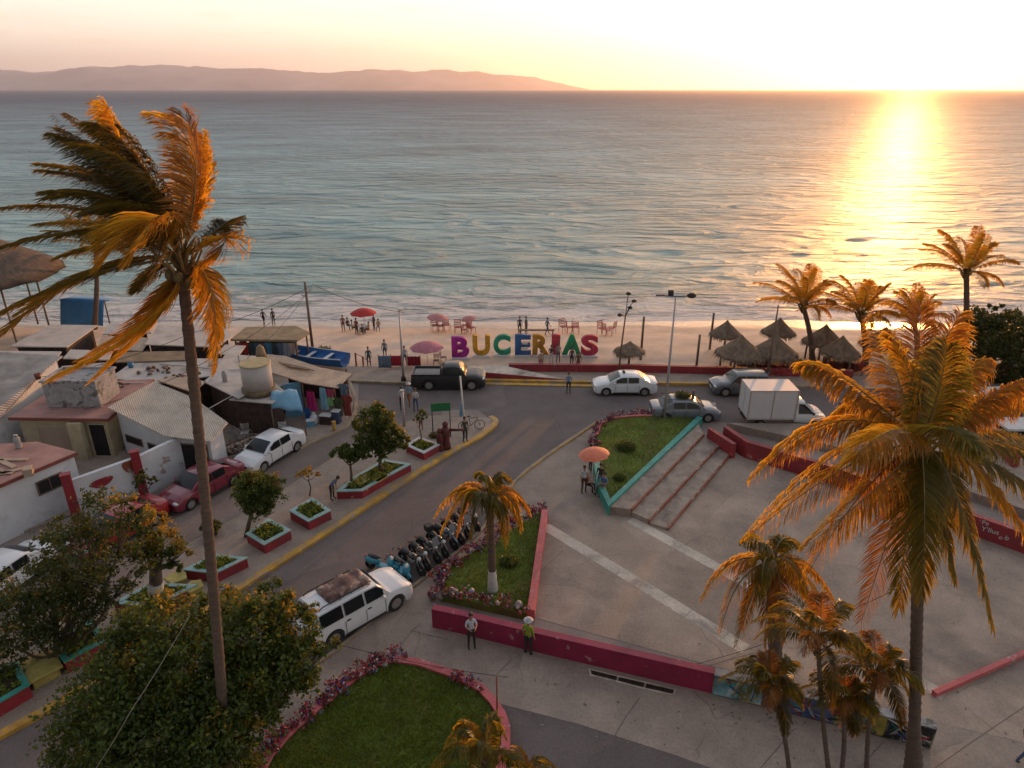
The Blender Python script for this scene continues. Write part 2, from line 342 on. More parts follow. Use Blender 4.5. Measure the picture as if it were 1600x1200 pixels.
def build_hills():
    D = 21000
    def ridge(prof, D, name, depth, seed):
        mb = MB(); nx = 260; x0, x1 = prof[0][0], prof[-1][0]; vs = []; ny = 14
        for j in range(ny + 1):
            t = j / ny
            for i in range(nx + 1):
                px = x0 + (x1 - x0) * i / nx
                for a, b_ in zip(prof, prof[1:]):
                    if a[0] <= px <= b_[0]: py = a[1] + (b_[1] - a[1]) * (px - a[0]) / (b_[0] - a[0])
                hgt = at(px, py, D).z * .92
                hgt += 70 * noise.fractal(V((px * .03, seed, 0)), 1, 2, 5) * min(1, hgt / 200)
                X = (px - 800) / FPX * D / 1.087; yy = D + (t - .5) * depth
                s_ = 1 - abs(2 * t - 1); s_ = s_ ** .8
                z = hgt * s_ * (1 + (.35 * noise.fractal(V((X * .0004, yy * .0006, seed)), 1, 2, 5) if 0 < s_ < 1 else 0)) - 15
                vs.append((X, yy, z))
        n = nx + 1
        mb.add(vs, [(r_ * n + i, r_ * n + i + 1, (r_ + 1) * n + i + 1, (r_ + 1) * n + i) for r_ in range(ny) for i in range(nx)], True)
        tag(mb.build(name, mat('hazed_hill_scrub', (.50, .37, .34), .95, .3, .0006, .0)), kind='structure')  # base colour paler and pinker to stand for haze over the distance
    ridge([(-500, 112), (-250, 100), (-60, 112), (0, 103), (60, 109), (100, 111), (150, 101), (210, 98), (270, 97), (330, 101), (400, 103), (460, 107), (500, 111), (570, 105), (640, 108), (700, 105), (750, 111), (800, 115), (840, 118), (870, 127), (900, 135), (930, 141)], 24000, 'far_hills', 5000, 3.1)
build_hills()
GROUND = mat('packed_ground', (.28, .23, .20), .95, .2, .35, .3, 9, stain=(.17, .135, .115), stain_sc=.22, stain_w=(.5, .75))
SAND = mat('beach_sand', (.58, .43, .32), .95, .14, .5, .5, 5, stain=(.40, .29, .22), stain_sc=.16, stain_w=(.5, .8))
def beach_z(y, x=0):
    t = max(0, min(1, (y - 52) / 19.0)); return -1.75 * t * t * (3 - 2 * t) * 1.0 - max(0, y - 71) * .12
def shore_y(x): return 0
def build_ground():
    mb = MB(); mb.sheet([(-400, -60), (400, -60), (400, 50.5), (-400, 50.5)], 0)
    tag(mb.build('ground', GROUND), kind='structure')
    mb = MB(); vs = []; nx = 240; ys = [50.5 + i * .5 for i in range(60)]
    for y in ys:
        for i in range(nx + 1):
            x = -130 + 260 * i / nx
            b = beach_z(y - 1.2 * noise.noise(V((x * .06, 2, 0)))) ; k = 1 if y > 50.6 else 0
            z = b + k * (.10 * noise.noise(V((x * .5, y * .5, 0))) + .05 * noise.noise(V((x * 1.7, y * 1.7, 4)))) * (1 - max(0, min(1, (y - 62) / 6)) * .8) - (.0 if k else 0)
            vs.append((x, y, z))
    n = nx + 1
    mb.add(vs, [(r_ * n + i, r_ * n + i + 1, (r_ + 1) * n + i + 1, (r_ + 1) * n + i) for r_ in range(len(ys) - 1) for i in range(nx)], True)
    # wet sand near the water
    m = SAND; nt = m.node_tree; N = nt.nodes; L = nt.links; p = N['Principled BSDF']
    tc = N.new('ShaderNodeTexCoord'); sp = N.new('ShaderNodeSeparateXYZ'); L.new(tc.outputs['Object'], sp.inputs[0])
    nz = N.new('ShaderNodeTexNoise'); nz.inputs['Scale'].default_value = .12; nz.inputs['Detail'].default_value = 4; L.new(tc.outputs['Object'], nz.inputs[0])
    ad = N.new('ShaderNodeMath'); ad.operation = 'MULTIPLY_ADD'; ad.inputs[1].default_value = 7; L.new(nz.outputs[0], ad.inputs[0]); L.new(sp.outputs[1], ad.inputs[2])
    wr = N.new('ShaderNodeMapRange'); wr.inputs[1].default_value = 66.2; wr.inputs[2].default_value = 67.8; L.new(ad.outputs[0], wr.inputs[0])
    old = p.inputs['Base Color'].links[0].from_socket
    mx = N.new('ShaderNodeMixRGB'); mx.inputs[2].default_value = (.20, .145, .115, 1); L.new(wr.outputs[0], mx.inputs[0]); L.new(old, mx.inputs[1]); L.new(mx.outputs[0], p.inputs['Base Color'])
    r2 = N.new('ShaderNodeMapRange'); r2.inputs[3].default_value = .95; r2.inputs[4].default_value = .22; L.new(wr.outputs[0], r2.inputs[0]); L.new(r2.outputs[0], p.inputs['Roughness'])
    tag(mb.build('beach', m), kind='structure')
build_ground()
# ---------------- roads, kerbs, paving ----------------
def G(pts, z=0.0): return [g(a, b, z) for a, b in pts]
ASPH = mat('asphalt', (.165, .133, .124), .9, .12, .5, .45, 40, stain=(.085, .07, .07), stain_sc=.16, stain_w=(.52, .8), crack=(.22, .009, .8, .3))
ASPH2 = mat('worn_asphalt', (.215, .172, .15), .9, .12, .6, .4, 40, stain=(.12, .10, .095), stain_sc=.22, stain_w=(.5, .8), crack=(.25, .009, .8, .3))
CONC = mat('sidewalk_concrete', (.35, .275, .22), .92, .14, .8, .35, 22, stain=(.16, .13, .115), stain_sc=.3, stain_w=(.52, .8), crack=(.30, .007, .5, .4))
CONC2 = mat('pale_concrete_strip', (.62, .53, .43), .92, .12, 1.2, .3, 22, stain=(.24, .20, .17), stain_sc=.5, crack=(.5, .012, .3))
PLAZA = mat('plaza_concrete', (.40, .305, .235), .9, .18, .35, .35, 18, stain=(.19, .145, .12), stain_sc=.28, stain_w=(.46, .72), crack=(.26, .007, .6, .4))
YEL = mat('yellow_kerb_paint', (.52, .29, .045), .75, .25, 1.5, .2, 14, stain=(.30, .21, .12), stain_sc=1.2, stain_w=(.5, .62), chip=((.30,.24,.18), 1.8, .58))
KERBC = mat('bare_kerb', (.33, .25, .17), .9, .2, 1.5, .3, 14, stain=(.2, .16, .12), stain_sc=1)
med_road = [(-120, 1215), (0, 1150), (100, 1096), (240, 1005), (370, 922), (480, 852), (600, 773), (700, 708), (748, 684), (770, 668)]
med_tip = [(774, 660), (764, 655), (745, 655)]
med_back = [(690, 652), (640, 660), (560, 693), (480, 745), (400, 797), (300, 850), (180, 925), (60, 1000), (-120, 1100)]
def build_roads():
    mb = MB()
    poly = G([(-200, 1330)] + [(-120, 1215), (0, 1150), (370, 922), (700, 708), (774, 660), (745, 640), (690, 640), (560, 630), (560, 597), (645, 601), (758, 596), (930, 599), (1115, 602), (1270, 606), (1400, 611), (1900, 632), (1900, 730), (1500, 690), (1290, 668), (1100, 658), (1000, 656), (940, 658), (870, 702), (808, 747), (778, 790), (750, 836), (640, 922), (590, 960), (545, 1005), (440, 1075), (330, 1150), (230, 1240), (150, 1330)])
    mb.sheet(poly, .004)
    tag(mb.build('main_road', ASPH), kind='structure')
    mb = MB(); mb.sheet(G([(560, 625), (690, 640), (690, 652), (640, 662), (560, 695), (480, 747), (300, 853), (60, 1003), (-120, 1103), (-250, 1040), (0, 890), (130, 822), (262, 760), (370, 712), (466, 704), (545, 668), (552, 640)]), .008)
    tag(mb.build('side_street', ASPH2), kind='structure')
    mb = MB(); mb.sheet(G([(783, 1100), (900, 1130), (1050, 1178), (1200, 1232), (1200, 1330), (700, 1330), (796, 1200), (792, 1150)]), .004)
    tag(mb.build('lower_road', ASPH), kind='structure')
    # raised island between the two streets
    isl = G(med_road) + G(med_tip) + G(med_back)
    mb = MB(); mb.prism([(p.x, p.y) for p in isl], -.05, .13)
    tag(mb.build('median_island', CONC), kind='structure')
    mb = MB(); ln = smoothline(G([(-120, 1217), (0, 1152), (100, 1098), (240, 1007), (370, 924), (480, 854), (600, 775), (700, 710), (748, 686), (772, 668), (776, 659), (766, 653)]), 2)
    mb.wall(ln, .34, -.02, .15); tag(mb.build('yellow_kerb', YEL), kind='structure')
    mb = MB(); mb.wall(smoothline(G([(745, 654), (690, 651), (640, 660), (560, 694), (480, 746), (400, 798), (300, 851), (180, 926), (60, 1001), (-120, 1101)]), 1), .16, -.02, .14); tag(mb.build('median_kerb', KERBC), kind='structure')
    # sidewalk on the beach side of the cross street
    top = [(560, 581), (760, 581), (1000, 583), (1330, 590), (1900, 606)]
    bot = [(1900, 630), (1400, 610), (1270, 605), (1115, 601), (930, 598), (758, 595), (645, 600), (545, 596)]
    mb = MB(); mb.prism([(p.x, p.y) for p in G(top) + G(bot)], -.05, .14); tag(mb.build('beach_sidewalk', CONC), kind='structure')
    mb = MB(); mb.wall(G([(748, 596), (930, 599.3), (1125, 602.3)]), .32, -.02, .20); mb.wall([p + V((0, -.42, 0)) for p in G([(758, 596.5), (926, 600)])], .4, -.02, .07)
    tag(mb.build('beach_kerb', YEL), kind='structure')
    mb = MB(); mb.wall(G([(1125.5, 602.3), (1270, 606), (1400, 611), (1900, 631)]), .3, -.02, .19); mb.wall(G([(545, 597), (645, 601), (747, 596)]), .3, -.02, .19); tag(mb.build('worn_kerb', KERBC), kind='structure')
    # market pavement
    mp = G([(545, 666), (466, 702), (455, 690), (400, 690), (290, 735), (130, 800), (-150, 900), (-200, 800), (0, 640), (420, 590), (545, 597), (556, 625)])
    mb = MB(); mb.prism([(p.x, p.y) for p in mp], -.05, .12); tag(mb.build('market_pavement', CONC), kind='structure')
    mb = MB(); mb.wall(smoothline(G([(466, 703), (523, 679), (546, 667), (557, 640), (556, 622), (546, 598)]), 1), .22, -.02, .16); tag(mb.build('market_kerb', KERBC), kind='structure')
    # sidewalk beside the parked motorbikes + low kerb line
    sw = G([(940, 655), (870, 700), (808, 745), (778, 788), (750, 834), (640, 920), (545, 1003), (440, 1073), (330, 1148), (200, 1260), (700, 1330), (792, 1150), (783, 1100), (900, 1130), (1050, 1178), (1200, 1232), (1900, 1330), (1900, 1040), (1110, 1075), (680, 975), (700, 890), (850, 800), (930, 760), (930, 690)])
    mb = MB(); mb.sheet(sw, .005); tag(mb.build('lower_pavement', CONC), kind='structure')
    mb = MB(); mb.wall(smoothline(G([(936, 658), (870, 701), (806, 748), (778, 790), (750, 836), (640, 922), (590, 960), (545, 1005), (440, 1075), (330, 1150), (230, 1240)]), 1), .16, -.02, .10); tag(mb.build('plaza_kerb', KERBC), kind='structure')
    mb = MB(); mb.wall(smoothline(G([(936, 659), (905, 680), (868, 704), (806, 750), (796, 768)]), 1), .10, -.02, .09); tag(mb.build('faded_kerb_line', YEL), kind='structure')
    # plaza floor
    pz = G([(850, 815), (835, 965), (1110, 1040), (1470, 1130), (1900, 1230), (1900, 850), (1600, 845), (1350, 780), (1165, 715), (1090, 690), (985, 800), (950, 800), (940, 770), (870, 800)])
    mb = MB(); mb.sheet(pz, .009); tag(mb.build('plaza', PLAZA), kind='structure')
    mb = MB()
    for l, wd in ((((851, 822), (1000, 912), (1165, 1015)), .62), (((985, 812), (1120, 886), (1225, 945), (1475, 1088)), .60)):
        a, b = [], []
        for p, q in ribbon(G(l), wd): a.append(p); b.append(q)
        mb.sheet(a + b[::-1], .013)
    tag(mb.build('pale_paving_strips', CONC2), kind='structure')
    # stage area behind the red wall (raised)
    st = G([(1135, 672), (1300, 673), (1900, 705), (1900, 905), (1600, 810), (1480, 770), (1300, 708)], .0)
    mb = MB(); mb.prism([(p.x, p.y) for p in st], -.05, .5); tag(mb.build('upper_terrace', CONC), kind='structure')
    # expansion joints: narrow dark grooves filled with tar
    mb = MB(); J = mat('joint_filler', (.13, .105, .09), .95, .2, 2, 0)
    for a, b in (((640, 985), (700, 1000)), ((655, 975), (625, 1010)), ((800, 1030), (775, 1055)), ((1000, 1090), (960, 1150)), ((1240, 1140), (1180, 1210)), ((1380, 1160), (1330, 1215)), ((1600, 1105), (1440, 1215)), ((880, 860), (838, 900)), ((1180, 1020), (1100, 1043))):
        p, q = g(*a), g(*b); mb.sheet([x for pr in [ribbon([p, (p + q) / 2 + V((rnd.uniform(-.05, .05), 0, 0)), q], .018)] for x in [pr[0][0], pr[1][0], pr[2][0], pr[2][1], pr[1][1], pr[0][1]]], .0165)
    tag(mb.build('pavement_joints', J), kind='structure')
build_roads()
# ---------------- walls, planters ----------------
TEAL = mat('teal_paint', (.035, .27, .22), .6, .22, 1.5, .15, 8, stain=(.10, .22, .18), stain_sc=1.2, stain_w=(.55, .7), chip=((.30,.28,.24), 2.2, .62))
TEALP = mat('pale_teal_paint', (.25, .42, .40), .65, .2, 1.5, .15, 8, stain=(.35, .36, .32), stain_sc=1.6, stain_w=(.5, .65), chip=((.34,.30,.26), 2.6, .60))
RED = mat('red_paint', (.27, .022, .03), .6, .2, 1.2, .12, 8, stain=(.17, .03, .035), stain_sc=.9, stain_w=(.5, .75), chip=((.34,.22,.19), 2.4, .62))
MAG = mat('magenta_red_paint', (.25, .012, .055), .6, .2, .8, .12, 8, stain=(.17, .015, .04), stain_sc=.7, stain_w=(.5, .75), chip=((.34,.20,.19), 2.0, .625))
PINK = mat('faded_pink_paint', (.48, .10, .105), .7, .2, 1.2, .12, 8, stain=(.38, .17, .15), stain_sc=1.5, stain_w=(.55, .7), chip=((.36,.28,.25), 2.2, .60))
BROWN = mat('brown_step_paint', (.24, .065, .03), .7, .2, 1.5, .12, 8, stain=(.2, .11, .07), stain_sc=1.5, chip=((.30,.24,.20), 2.4, .58))
SOIL = mat('planter_soil', (.07, .048, .03), .98, .4, 3, .6, 12)
TURF = mat('turf', (.11, .15, .02), .95, .35, .7, .5, 30, stain=(.13, .095, .035), stain_sc=.5, stain_w=(.5, .75))
GRASS = leafmat('grass_blade', (.055, .11, .012), (.15, .19, .025), (.34, .34, .03), .3)
def grass_part(poly, z, parent, n, h=.09, skip=None, name='grass'):
    """blades scattered over a polygon"""
    xs = [p.x for p in poly]; ys = [p.y for p in poly]; mb = MB(); k = 0; N_ = len(poly)
    def inside(x, y):
        c = False
        for i in range(N_):
            a, b = poly[i], poly[i - 1]
            if (a.y > y) != (b.y > y) and x < (b.x - a.x) * (y - a.y) / (b.y - a.y) + a.x: c = not c
        return c
    while k < n:
        x = rnd.uniform(min(xs), max(xs)); y = rnd.uniform(min(ys), max(ys))
        if not inside(x, y): continue
        k += 1
        a = rnd.uniform(0, 2 * pi); hh = h * rnd.uniform(.5, 1.3) * (1 + .5 * noise.noise(V((x, y, 3)))); w_ = rnd.uniform(.012, .03); lx, ly = rnd.uniform(-.6, .6) * hh, rnd.uniform(-.6, .6) * hh
        mb.add([(x - cos(a) * w_, y - sin(a) * w_, z), (x + cos(a) * w_, y + sin(a) * w_, z), (x + lx, y + ly, z + hh)], [(0, 1, 2)], False)
    o = mb.build(name, GRASS, parent); o['kind'] = 'stuff'; return o
def multi(name, cols, tr=.25):
    m = bpy.data.materials.new(name); m.use_nodes = True; nt = m.node_tree; N = nt.nodes; L = nt.links
    p = N['Principled BSDF']; p.inputs['Roughness'].default_value = .6
    ge = N.new('ShaderNodeNewGeometry'); rp = N.new('ShaderNodeValToRGB'); rp.color_ramp.interpolation = 'CONSTANT'; e = rp.color_ramp.elements
    e[0].color = (*cols[0], 1); e[1].position = .999; e[1].color = (*cols[-1], 1)
    for i, c in enumerate(cols[1:], 1):
        k = e.new(i / len(cols)); k.color = (*c, 1)
    L.new(ge.outputs['Random Per Island'], rp.inputs[0]); L.new(rp.outputs[0], p.inputs['Base Color'])
    t = N.new('ShaderNodeBsdfTranslucent'); L.new(rp.outputs[0], t.inputs[0]); ms = N.new('ShaderNodeMixShader'); ms.inputs[0].default_value = tr
    L.new(p.outputs[0], ms.inputs[1]); L.new(t.outputs[0], ms.inputs[2]); L.new(ms.outputs[0], N['Material Output'].inputs[0]); return m
FLOW = multi('flower_petals', [(.34, .015, .02), (.32, .02, .08), (.03, .05, .015), (.10, .03, .20), (.36, .06, .05), (.02, .035, .01), (.50, .45, .46), (.18, .01, .015), (.40, .07, .02), (.04, .06, .015), (.08, .12, .28), (.25, .01, .03)], .2)
ROCK = multi('painted_rocks', [(.25, .22, .20), (.12, .10, .10), (.35, .33, .32), (.30, .06, .06), (.18, .20, .26), (.40, .30, .24), (.10, .07, .05)], .0)
def leaf(mb, p, s, rr=rnd):
    a = V((rr.gauss(0, 1), rr.gauss(0, 1), rr.gauss(0, 1))).normalized(); b = a.cross(V((rr.gauss(0, 1), rr.gauss(0, 1), rr.gauss(0, 1)))).normalized()
    i = len(mb.v); mb.v += [tuple(p - a * s), tuple(p + b * s * .5), tuple(p + a * s), tuple(p - b * s * .5)]; mb.f.append([i, i + 1, i + 2, i + 3]); mb.m.append(mb.mi); mb.sm.append(False)
def rock(mb, c, r):
    m = Matrix.Rotation(rnd.uniform(0, 6), 4, 'Z') @ Matrix.Rotation(rnd.uniform(-.4, .4), 4, 'X')
    b0 = len(mb.v); mb.ball((0, 0, 0), (r, r * rnd.uniform(.6, .9), r * rnd.uniform(.5, .8)), 7, m)
    sd_ = rnd.uniform(0, 99)
    for i in range(b0, len(mb.v)):
        p = V(mb.v[i]); mb.v[i] = tuple(p * (1 + .28 * noise.noise(p / r * 1.1 + V((sd_, 0, 0)))) + V(c))
def flower_border(label, line, z, width=.7, dens=150, h=.4, rocks=3):
    """flowering plants and painted stones along a planter edge"""
    t = thing('flower_border', label, 'flowers', line[0]); o = line[0]; t['kind'] = 'stuff'
    mb = MB(); rb = MB()
    for a, b in zip(line, line[1:]):
        L_ = (b - a).length
        for k in range(int(L_ * rocks)):
            p = a.lerp(b, rnd.random()) + V((rnd.uniform(-.5, .5) * width, rnd.uniform(-.5, .5) * width, z)); rock(rb, p - o, rnd.uniform(.09, .22))
        for k in range(int(L_ * dens / 14)):
            c = a.lerp(b, rnd.random()) + V((rnd.uniform(-.5, .5) * width, rnd.uniform(-.5, .5) * width, z + h * rnd.uniform(.2, .7))); r_ = rnd.uniform(.12, .26)
            for q in range(28):
                d = V((rnd.gauss(0, 1), rnd.gauss(0, 1), rnd.gauss(0, .8))).normalized() * r_ * rnd.uniform(.5, 1); leaf(mb, c - o + d, rnd.uniform(.045, .085))
    f = mb.build('flowers', FLOW, t); r_ = rb.build('stones', ROCK, t); f['kind'] = 'stuff'; r_['kind'] = 'stuff'
    return t
def lowwall(name, label, line, w, h, m, cap=None, z0=-.03, cat='wall', group=None):
    c = V((line[0].x, line[0].y, 0)); t = thing(name, label, cat, c, group=group)
    mb = MB(); mb.wall([p - c for p in line], w, z0, h - .035); mb.build('wall_body', m, t, bevel=.01)
    mb = MB(); mb.wall([p - c for p in line], w + .03, h - .035, h); mb.build('coping', cap or m, t, bevel=.008)
    return t
def lawn_bed(name, label, outline, h, wallparts, ngrass, soil_z=None, group=None):
    """raised lawn: earth fill, grass and painted retaining walls as parts"""
    c = V((outline[0].x, outline[0].y, 0)); t = thing(name, label, 'planter', c, group=group)
    sz = (soil_z or h - .08); mb = MB(); pl = [p - c for p in outline]; mb.prism([(p.x, p.y) for p in pl], -.03, sz); mb.build('earth', TURF, t)
    for nm, ln, w_, hh, m in wallparts:
        mb = MB(); mb.wall([p - c for p in ln], w_, -.035, hh); mb.build(nm, m, t, bevel=.012)
    grass_part(pl, sz - .01, t, ngrass); return t
# lawn with the teal V-shaped rim by the steps
o1 = smoothline(G([(932, 690), (936, 672), (960, 660), (1075, 658)]), 1)
lawn_bed('lawn_planter', 'raised lawn inside the teal V-shaped rim beside the steps', o1 + G([(1088, 668), (952, 802), (938, 772)]), .5,
         [('teal_rim', G([(1092, 664), (951, 800), (937, 768), (931, 730)]), .36, .58, TEAL), ('back_rim', o1 + [], .2, .5, PINK)], 9000)
flower_border('white and red flowers and stones on the far rim of the V-shaped lawn', [g(928, 705), g(934, 680), g(950, 663), g(985, 655), g(1060, 653)], .25, .6, 130, .5, 3)
# triangular lawn with the small palm
flower_border('red and purple flowers on the street side of the triangular lawn', [g(684, 948), g(690, 905), g(720, 885), g(770, 850), g(800, 825), g(846, 802)], .2, .7, 170, .55, 3.2)
flower_border('stones and pink flowers behind the left end of the magenta wall', [g(696, 935), g(760, 955), g(815, 965)], .45, .6, 70, .35, 4)
lawn_bed('triangular_planter', 'triangular lawn with a faded pink rim around the small palm', G([(690, 940), (706, 892), (780, 850), (846, 808), (833, 972)]), .45,
         [('pink_rim', G([(851, 812), (829, 972)]), .3, .62, PINK)], 9000, .36)
lowwall('magenta_wall', 'long magenta low wall along the near side of the plaza', G([(678, 977), (720, 986), (830, 1013), (1112, 1079)]), .28, .95, MAG)
# bottom lawn
o3 = smoothline(G([(402, 1235), (430, 1180), (500, 1115), (578, 1052), (628, 1038), (742, 1078), (780, 1118), (794, 1160), (778, 1235)]), 1)
lawn_bed('bottom_lawn', 'large rounded lawn with pink rim at the bottom of the photo', o3, .38, [('pink_rim', o3, .30, .44, PINK)], 26000, .33)
flower_border('red, purple and blue flowers on the left rim of the bottom lawn', [g(398, 1225), g(425, 1178), g(500, 1112), g(578, 1050), g(636, 1032)], .3, .55, 200, .42, 3.4)
flower_border('small red flower clump on the right rim of the bottom lawn', [g(710, 1068), g(735, 1078), g(752, 1092)], .3, .35, 150, .3, 2)
# steps
STEPC = mat('step_concrete', (.34, .27, .215), .92, .2, 2, .6, 30, stain=(.17, .13, .11), stain_sc=.9)
def build_steps():
    c = g(985, 808); c.z = 0; t = thing('plaza_steps', 'three broad concrete steps with brown painted risers beside the teal rim', 'steps', c)
    A = [(985, 807), (1013, 820), (1042, 829)]; B = [(1098, 688), (1125, 699), (1143, 709)]
    out = [g(951, 803) - c, g(1090, 672) - c]
    zs = [.45, .30, .15]
    ln = [(g(*a) - c, g(*b) - c) for a, b in zip(A, B)]
    prev = out
    for i, (a, b) in enumerate(ln):
        mb = MB(); mb.prism([(p.x, p.y) for p in (prev[0], prev[1], b, a)], -.03, [zs[i] * .25 if i == 0 else zs[i], zs[i], zs[i], zs[i]] if False else zs[i]); mb.build('tread', STEPC, t)
        d = (b - a).normalized(); n_ = V((d.y, -d.x, 0)) * .02
        mb = MB(); mb.wall([a + n_ , b + n_], .09, -.02, zs[i] + .012); mb.build('riser', BROWN, t)
        prev = (a + n_ * 2.4, b + n_ * 2.4)
build_steps()
lowwall('red_step_wall', 'short dark red wall at the upper right end of the steps', G([(1106, 690), (1145, 716)]), .25, .95, RED)
lowwall('red_terrace_wall', 'long red wall holding the terrace behind the plaza', G([(1131, 690), (1165, 714), (1300, 755), (1400, 792), (1500, 827), (1600, 863), (1800, 930)]), .3, 1.05, RED)
lowwall('red_side_wall', 'red sloping side wall by the parked boat trailer at the right', G([(1545, 690), (1585, 730)], .5), .3, 1.5, RED, PINK, z0=.45)
lowwall('beach_wall', 'long dark red wall between the promenade and the beach', G([(795, 582), (1000, 583.5), (1330, 592)]), .3, .72, RED)
def ramp():
    c = g(745, 592); t = thing('promenade_ramp', 'pale concrete ramp with dark red side in front of the letter sign', 'ramp', c)
    a, b, d, e = g(745, 593) - c, g(890, 597) - c, g(790, 583.5) - c, g(690, 584) - c; f_ = g(660, 596) - c
    mb = MB(); mb.prism([(p.x, p.y) for p in (f_, a, b, d, e)], -.02, [.62, .62, .16, .62, .62]); mb.build('slab', CONC2, t)
    mb = MB(); a2, b2 = a + V((0, -.06, 0)), b + V((0, -.06, 0)); mb.prism([(p.x, p.y) for p in (a2 + V((0, -.03, 0)), b2 + V((0, -.03, 0)), b2 + V((0, .04, 0)), a2 + V((0, .04, 0)))], .12, [.66, .20, .20, .66]); mb.build('side_face', RED, t)
ramp()
# low pink rail across the plaza on the right
lowwall('pink_rail', 'thin faded pink kerb rail running across the plaza on the right', G([(1458, 1088), (1530, 1056), (1700, 980)]), .16, .22, PINK)
def box_planter(name, label, px, h, wm, rm, fill='grass', w_=.22, group='red planters on the median', z0=.12, plants=60):
    pts = [g(a, b, z0 + h) for a, b in px]; c = V((pts[0].x, pts[0].y, z0)); t = thing(name, label, 'planter', c, group=group)
    L_ = [V((p.x - c.x, p.y - c.y, 0)) for p in pts]
    mb = MB(); mb.wall(L_, .16, -.01, h - .06, True); mb.build('walls', wm, t, bevel=.01)
    mb = MB(); mb.wall(L_, w_, h - .06, h, True); mb.build('rim', rm, t, bevel=.008)
    mb = MB(); mb.prism([(p.x, p.y) for p in L_], 0, h - .12); mb.build('soil', SOIL, t)
    xs = [p.x for p in L_]; ys = [p.y for p in L_]
    mb = MB(); cx = sum(xs) / len(xs); cy = sum(ys) / len(ys)
    for k in range(plants):
        i = rnd.randrange(len(L_)); p = L_[i].lerp(L_[i - 1], rnd.random()); p = V((cx, cy, 0)).lerp(p, sqrt(rnd.random()) * .82); hh = rnd.uniform(.1, .3)
        for q in range(14): leaf(mb, V((p.x, p.y, h - .12 + rnd.random() * hh)) + V((rnd.gauss(0, .07), rnd.gauss(0, .07), 0)), rnd.uniform(.04, .09))
    if fill: o = mb.build('low_plants', GRASS, t); o['kind'] = 'stuff'
    return t
box_planter('diamond_planter', 'diamond red planter with white rim around the thin sapling by the green sign', [(637, 695), (662, 706), (684, 694), (655, 684)], .5, RED, mat('white_rim', (.50, .50, .50), .7, .2, 2, .1), plants=40)
box_planter('long_planter', 'long red planter with teal rim under the two small trees', [(530, 766), (565, 765), (598, 746), (638, 725), (600, 719), (560, 742)], .5, RED, TEALP, plants=110)
box_planter('square_planter', 'square red planter with pale teal rim and grass only', [(456, 797), (482, 812), (513, 797), (487, 780)], .55, RED, TEALP, plants=60)
box_planter('square_planter', 'square red planter with teal rim beside the round-crowned tree', [(388, 833), (413, 848), (450, 828), (419, 812)], .55, RED, TEALP, plants=60)
box_planter('bench_planter', 'red planter with white rim right behind the tall palm trunk', [(293, 888), (336, 893), (380, 872), (335, 868)], .55, RED, TEALP, plants=70)
box_planter('bench_planter', 'red planter with teal rim around the white-painted tree trunk', [(184, 940), (240, 945), (300, 915), (236, 912)], .55, RED, TEALP, plants=70)
box_planter('bench_planter', 'red planter with bright teal ends left of the big bushy tree', [(88, 1008), (103, 1030), (160, 1000), (140, 970)], .6, RED, TEAL, plants=40)
box_planter('bench_planter', 'red planter with bright teal rim at the left edge of the photo', [(-60, 1062), (-20, 1105), (40, 1070), (22, 1036)], .6, RED, TEAL, plants=40)
YB = mat('yellow_bench_paint', (.42, .34, .08), .7, .3, 2, .15, 8, stain=(.22, .17, .08), stain_sc=2)
def slab_bench(label, px, h=.5):
    pts = [g(a, b, .12 + h) for a, b in px]; c = V((pts[0].x, pts[0].y, .12)); t = thing('yellow_bench', label, 'bench', c, group='yellow concrete benches between the planters'); L_ = [V((p.x - c.x, p.y - c.y, 0)) for p in pts]
    m_ = sum(L_, V()) / len(L_)
    mb = MB(); mb.prism([(p.x, p.y) for p in L_], h - .09, h); mb.build('seat', YB, t, bevel=.02)
    mb = MB(); mb.prism([tuple((m_ + (p - m_) * .8).xy) for p in L_], -.01, h - .09); mb.build('plinth', YB, t)
slab_bench('curved yellow bench left of the red planter behind the palm trunk', [(255, 903), (268, 912), (292, 903), (290, 893), (275, 891)])
slab_bench('curved yellow bench next to the white-painted trunk', [(283, 920), (297, 926), (318, 915), (314, 905), (298, 907)])
slab_bench('yellow bench between the two teal-ended planters at the left', [(26, 1035), (45, 1068), (98, 1040), (84, 1010)])
slab_bench('larger yellow slab bench under the two small trees', [(550, 750), (562, 758), (578, 749), (574, 739)])
slab_bench('smaller yellow slab bench under the two small trees', [(580, 748), (590, 753), (606, 744), (602, 737), (590, 738)])
def ell_grate():
    c = g(920, 1048); t = thing('drain_grate', 'dark three-panel drain grate in the pavement before the magenta wall', 'grate', V((c.x, c.y, .005)))
    IR = mat('rusty_iron', (.06, .04, .03), .7, .4, 4, .3, 20, .5); P = [(921, 1046), (966, 1057), (1009, 1067), (1055, 1078)]; Q = [(923, 1055), (964, 1065), (1006, 1076), (1052, 1086)]
    fr = MB(); fr.wall([g(*p) - c for p in (P[0], P[1], P[2], P[3], Q[3], Q[2], Q[1], Q[0])], .06, 0, .02, True); fr.build('frame', CONC2, t)
    for i in range(3):
        a, b, d, e = (g(*p) - c for p in (P[i], P[i + 1], Q[i + 1], Q[i])); mb = MB()
        ctr = (a + b + d + e) / 4; a, b, d, e = (ctr + (p - ctr) * .93 for p in (a, b, d, e)); mb.prism([(p.x, p.y) for p in (a, b, d, e)], .001, .006)
        for k in range(14):
            t_ = (k + .5) / 14; mb.tube([a.lerp(b, t_) + V((0, 0, .012)), e.lerp(d, t_) + V((0, 0, .012))], .012, 4)
        mb.build('panel', IR, t)
ell_grate()

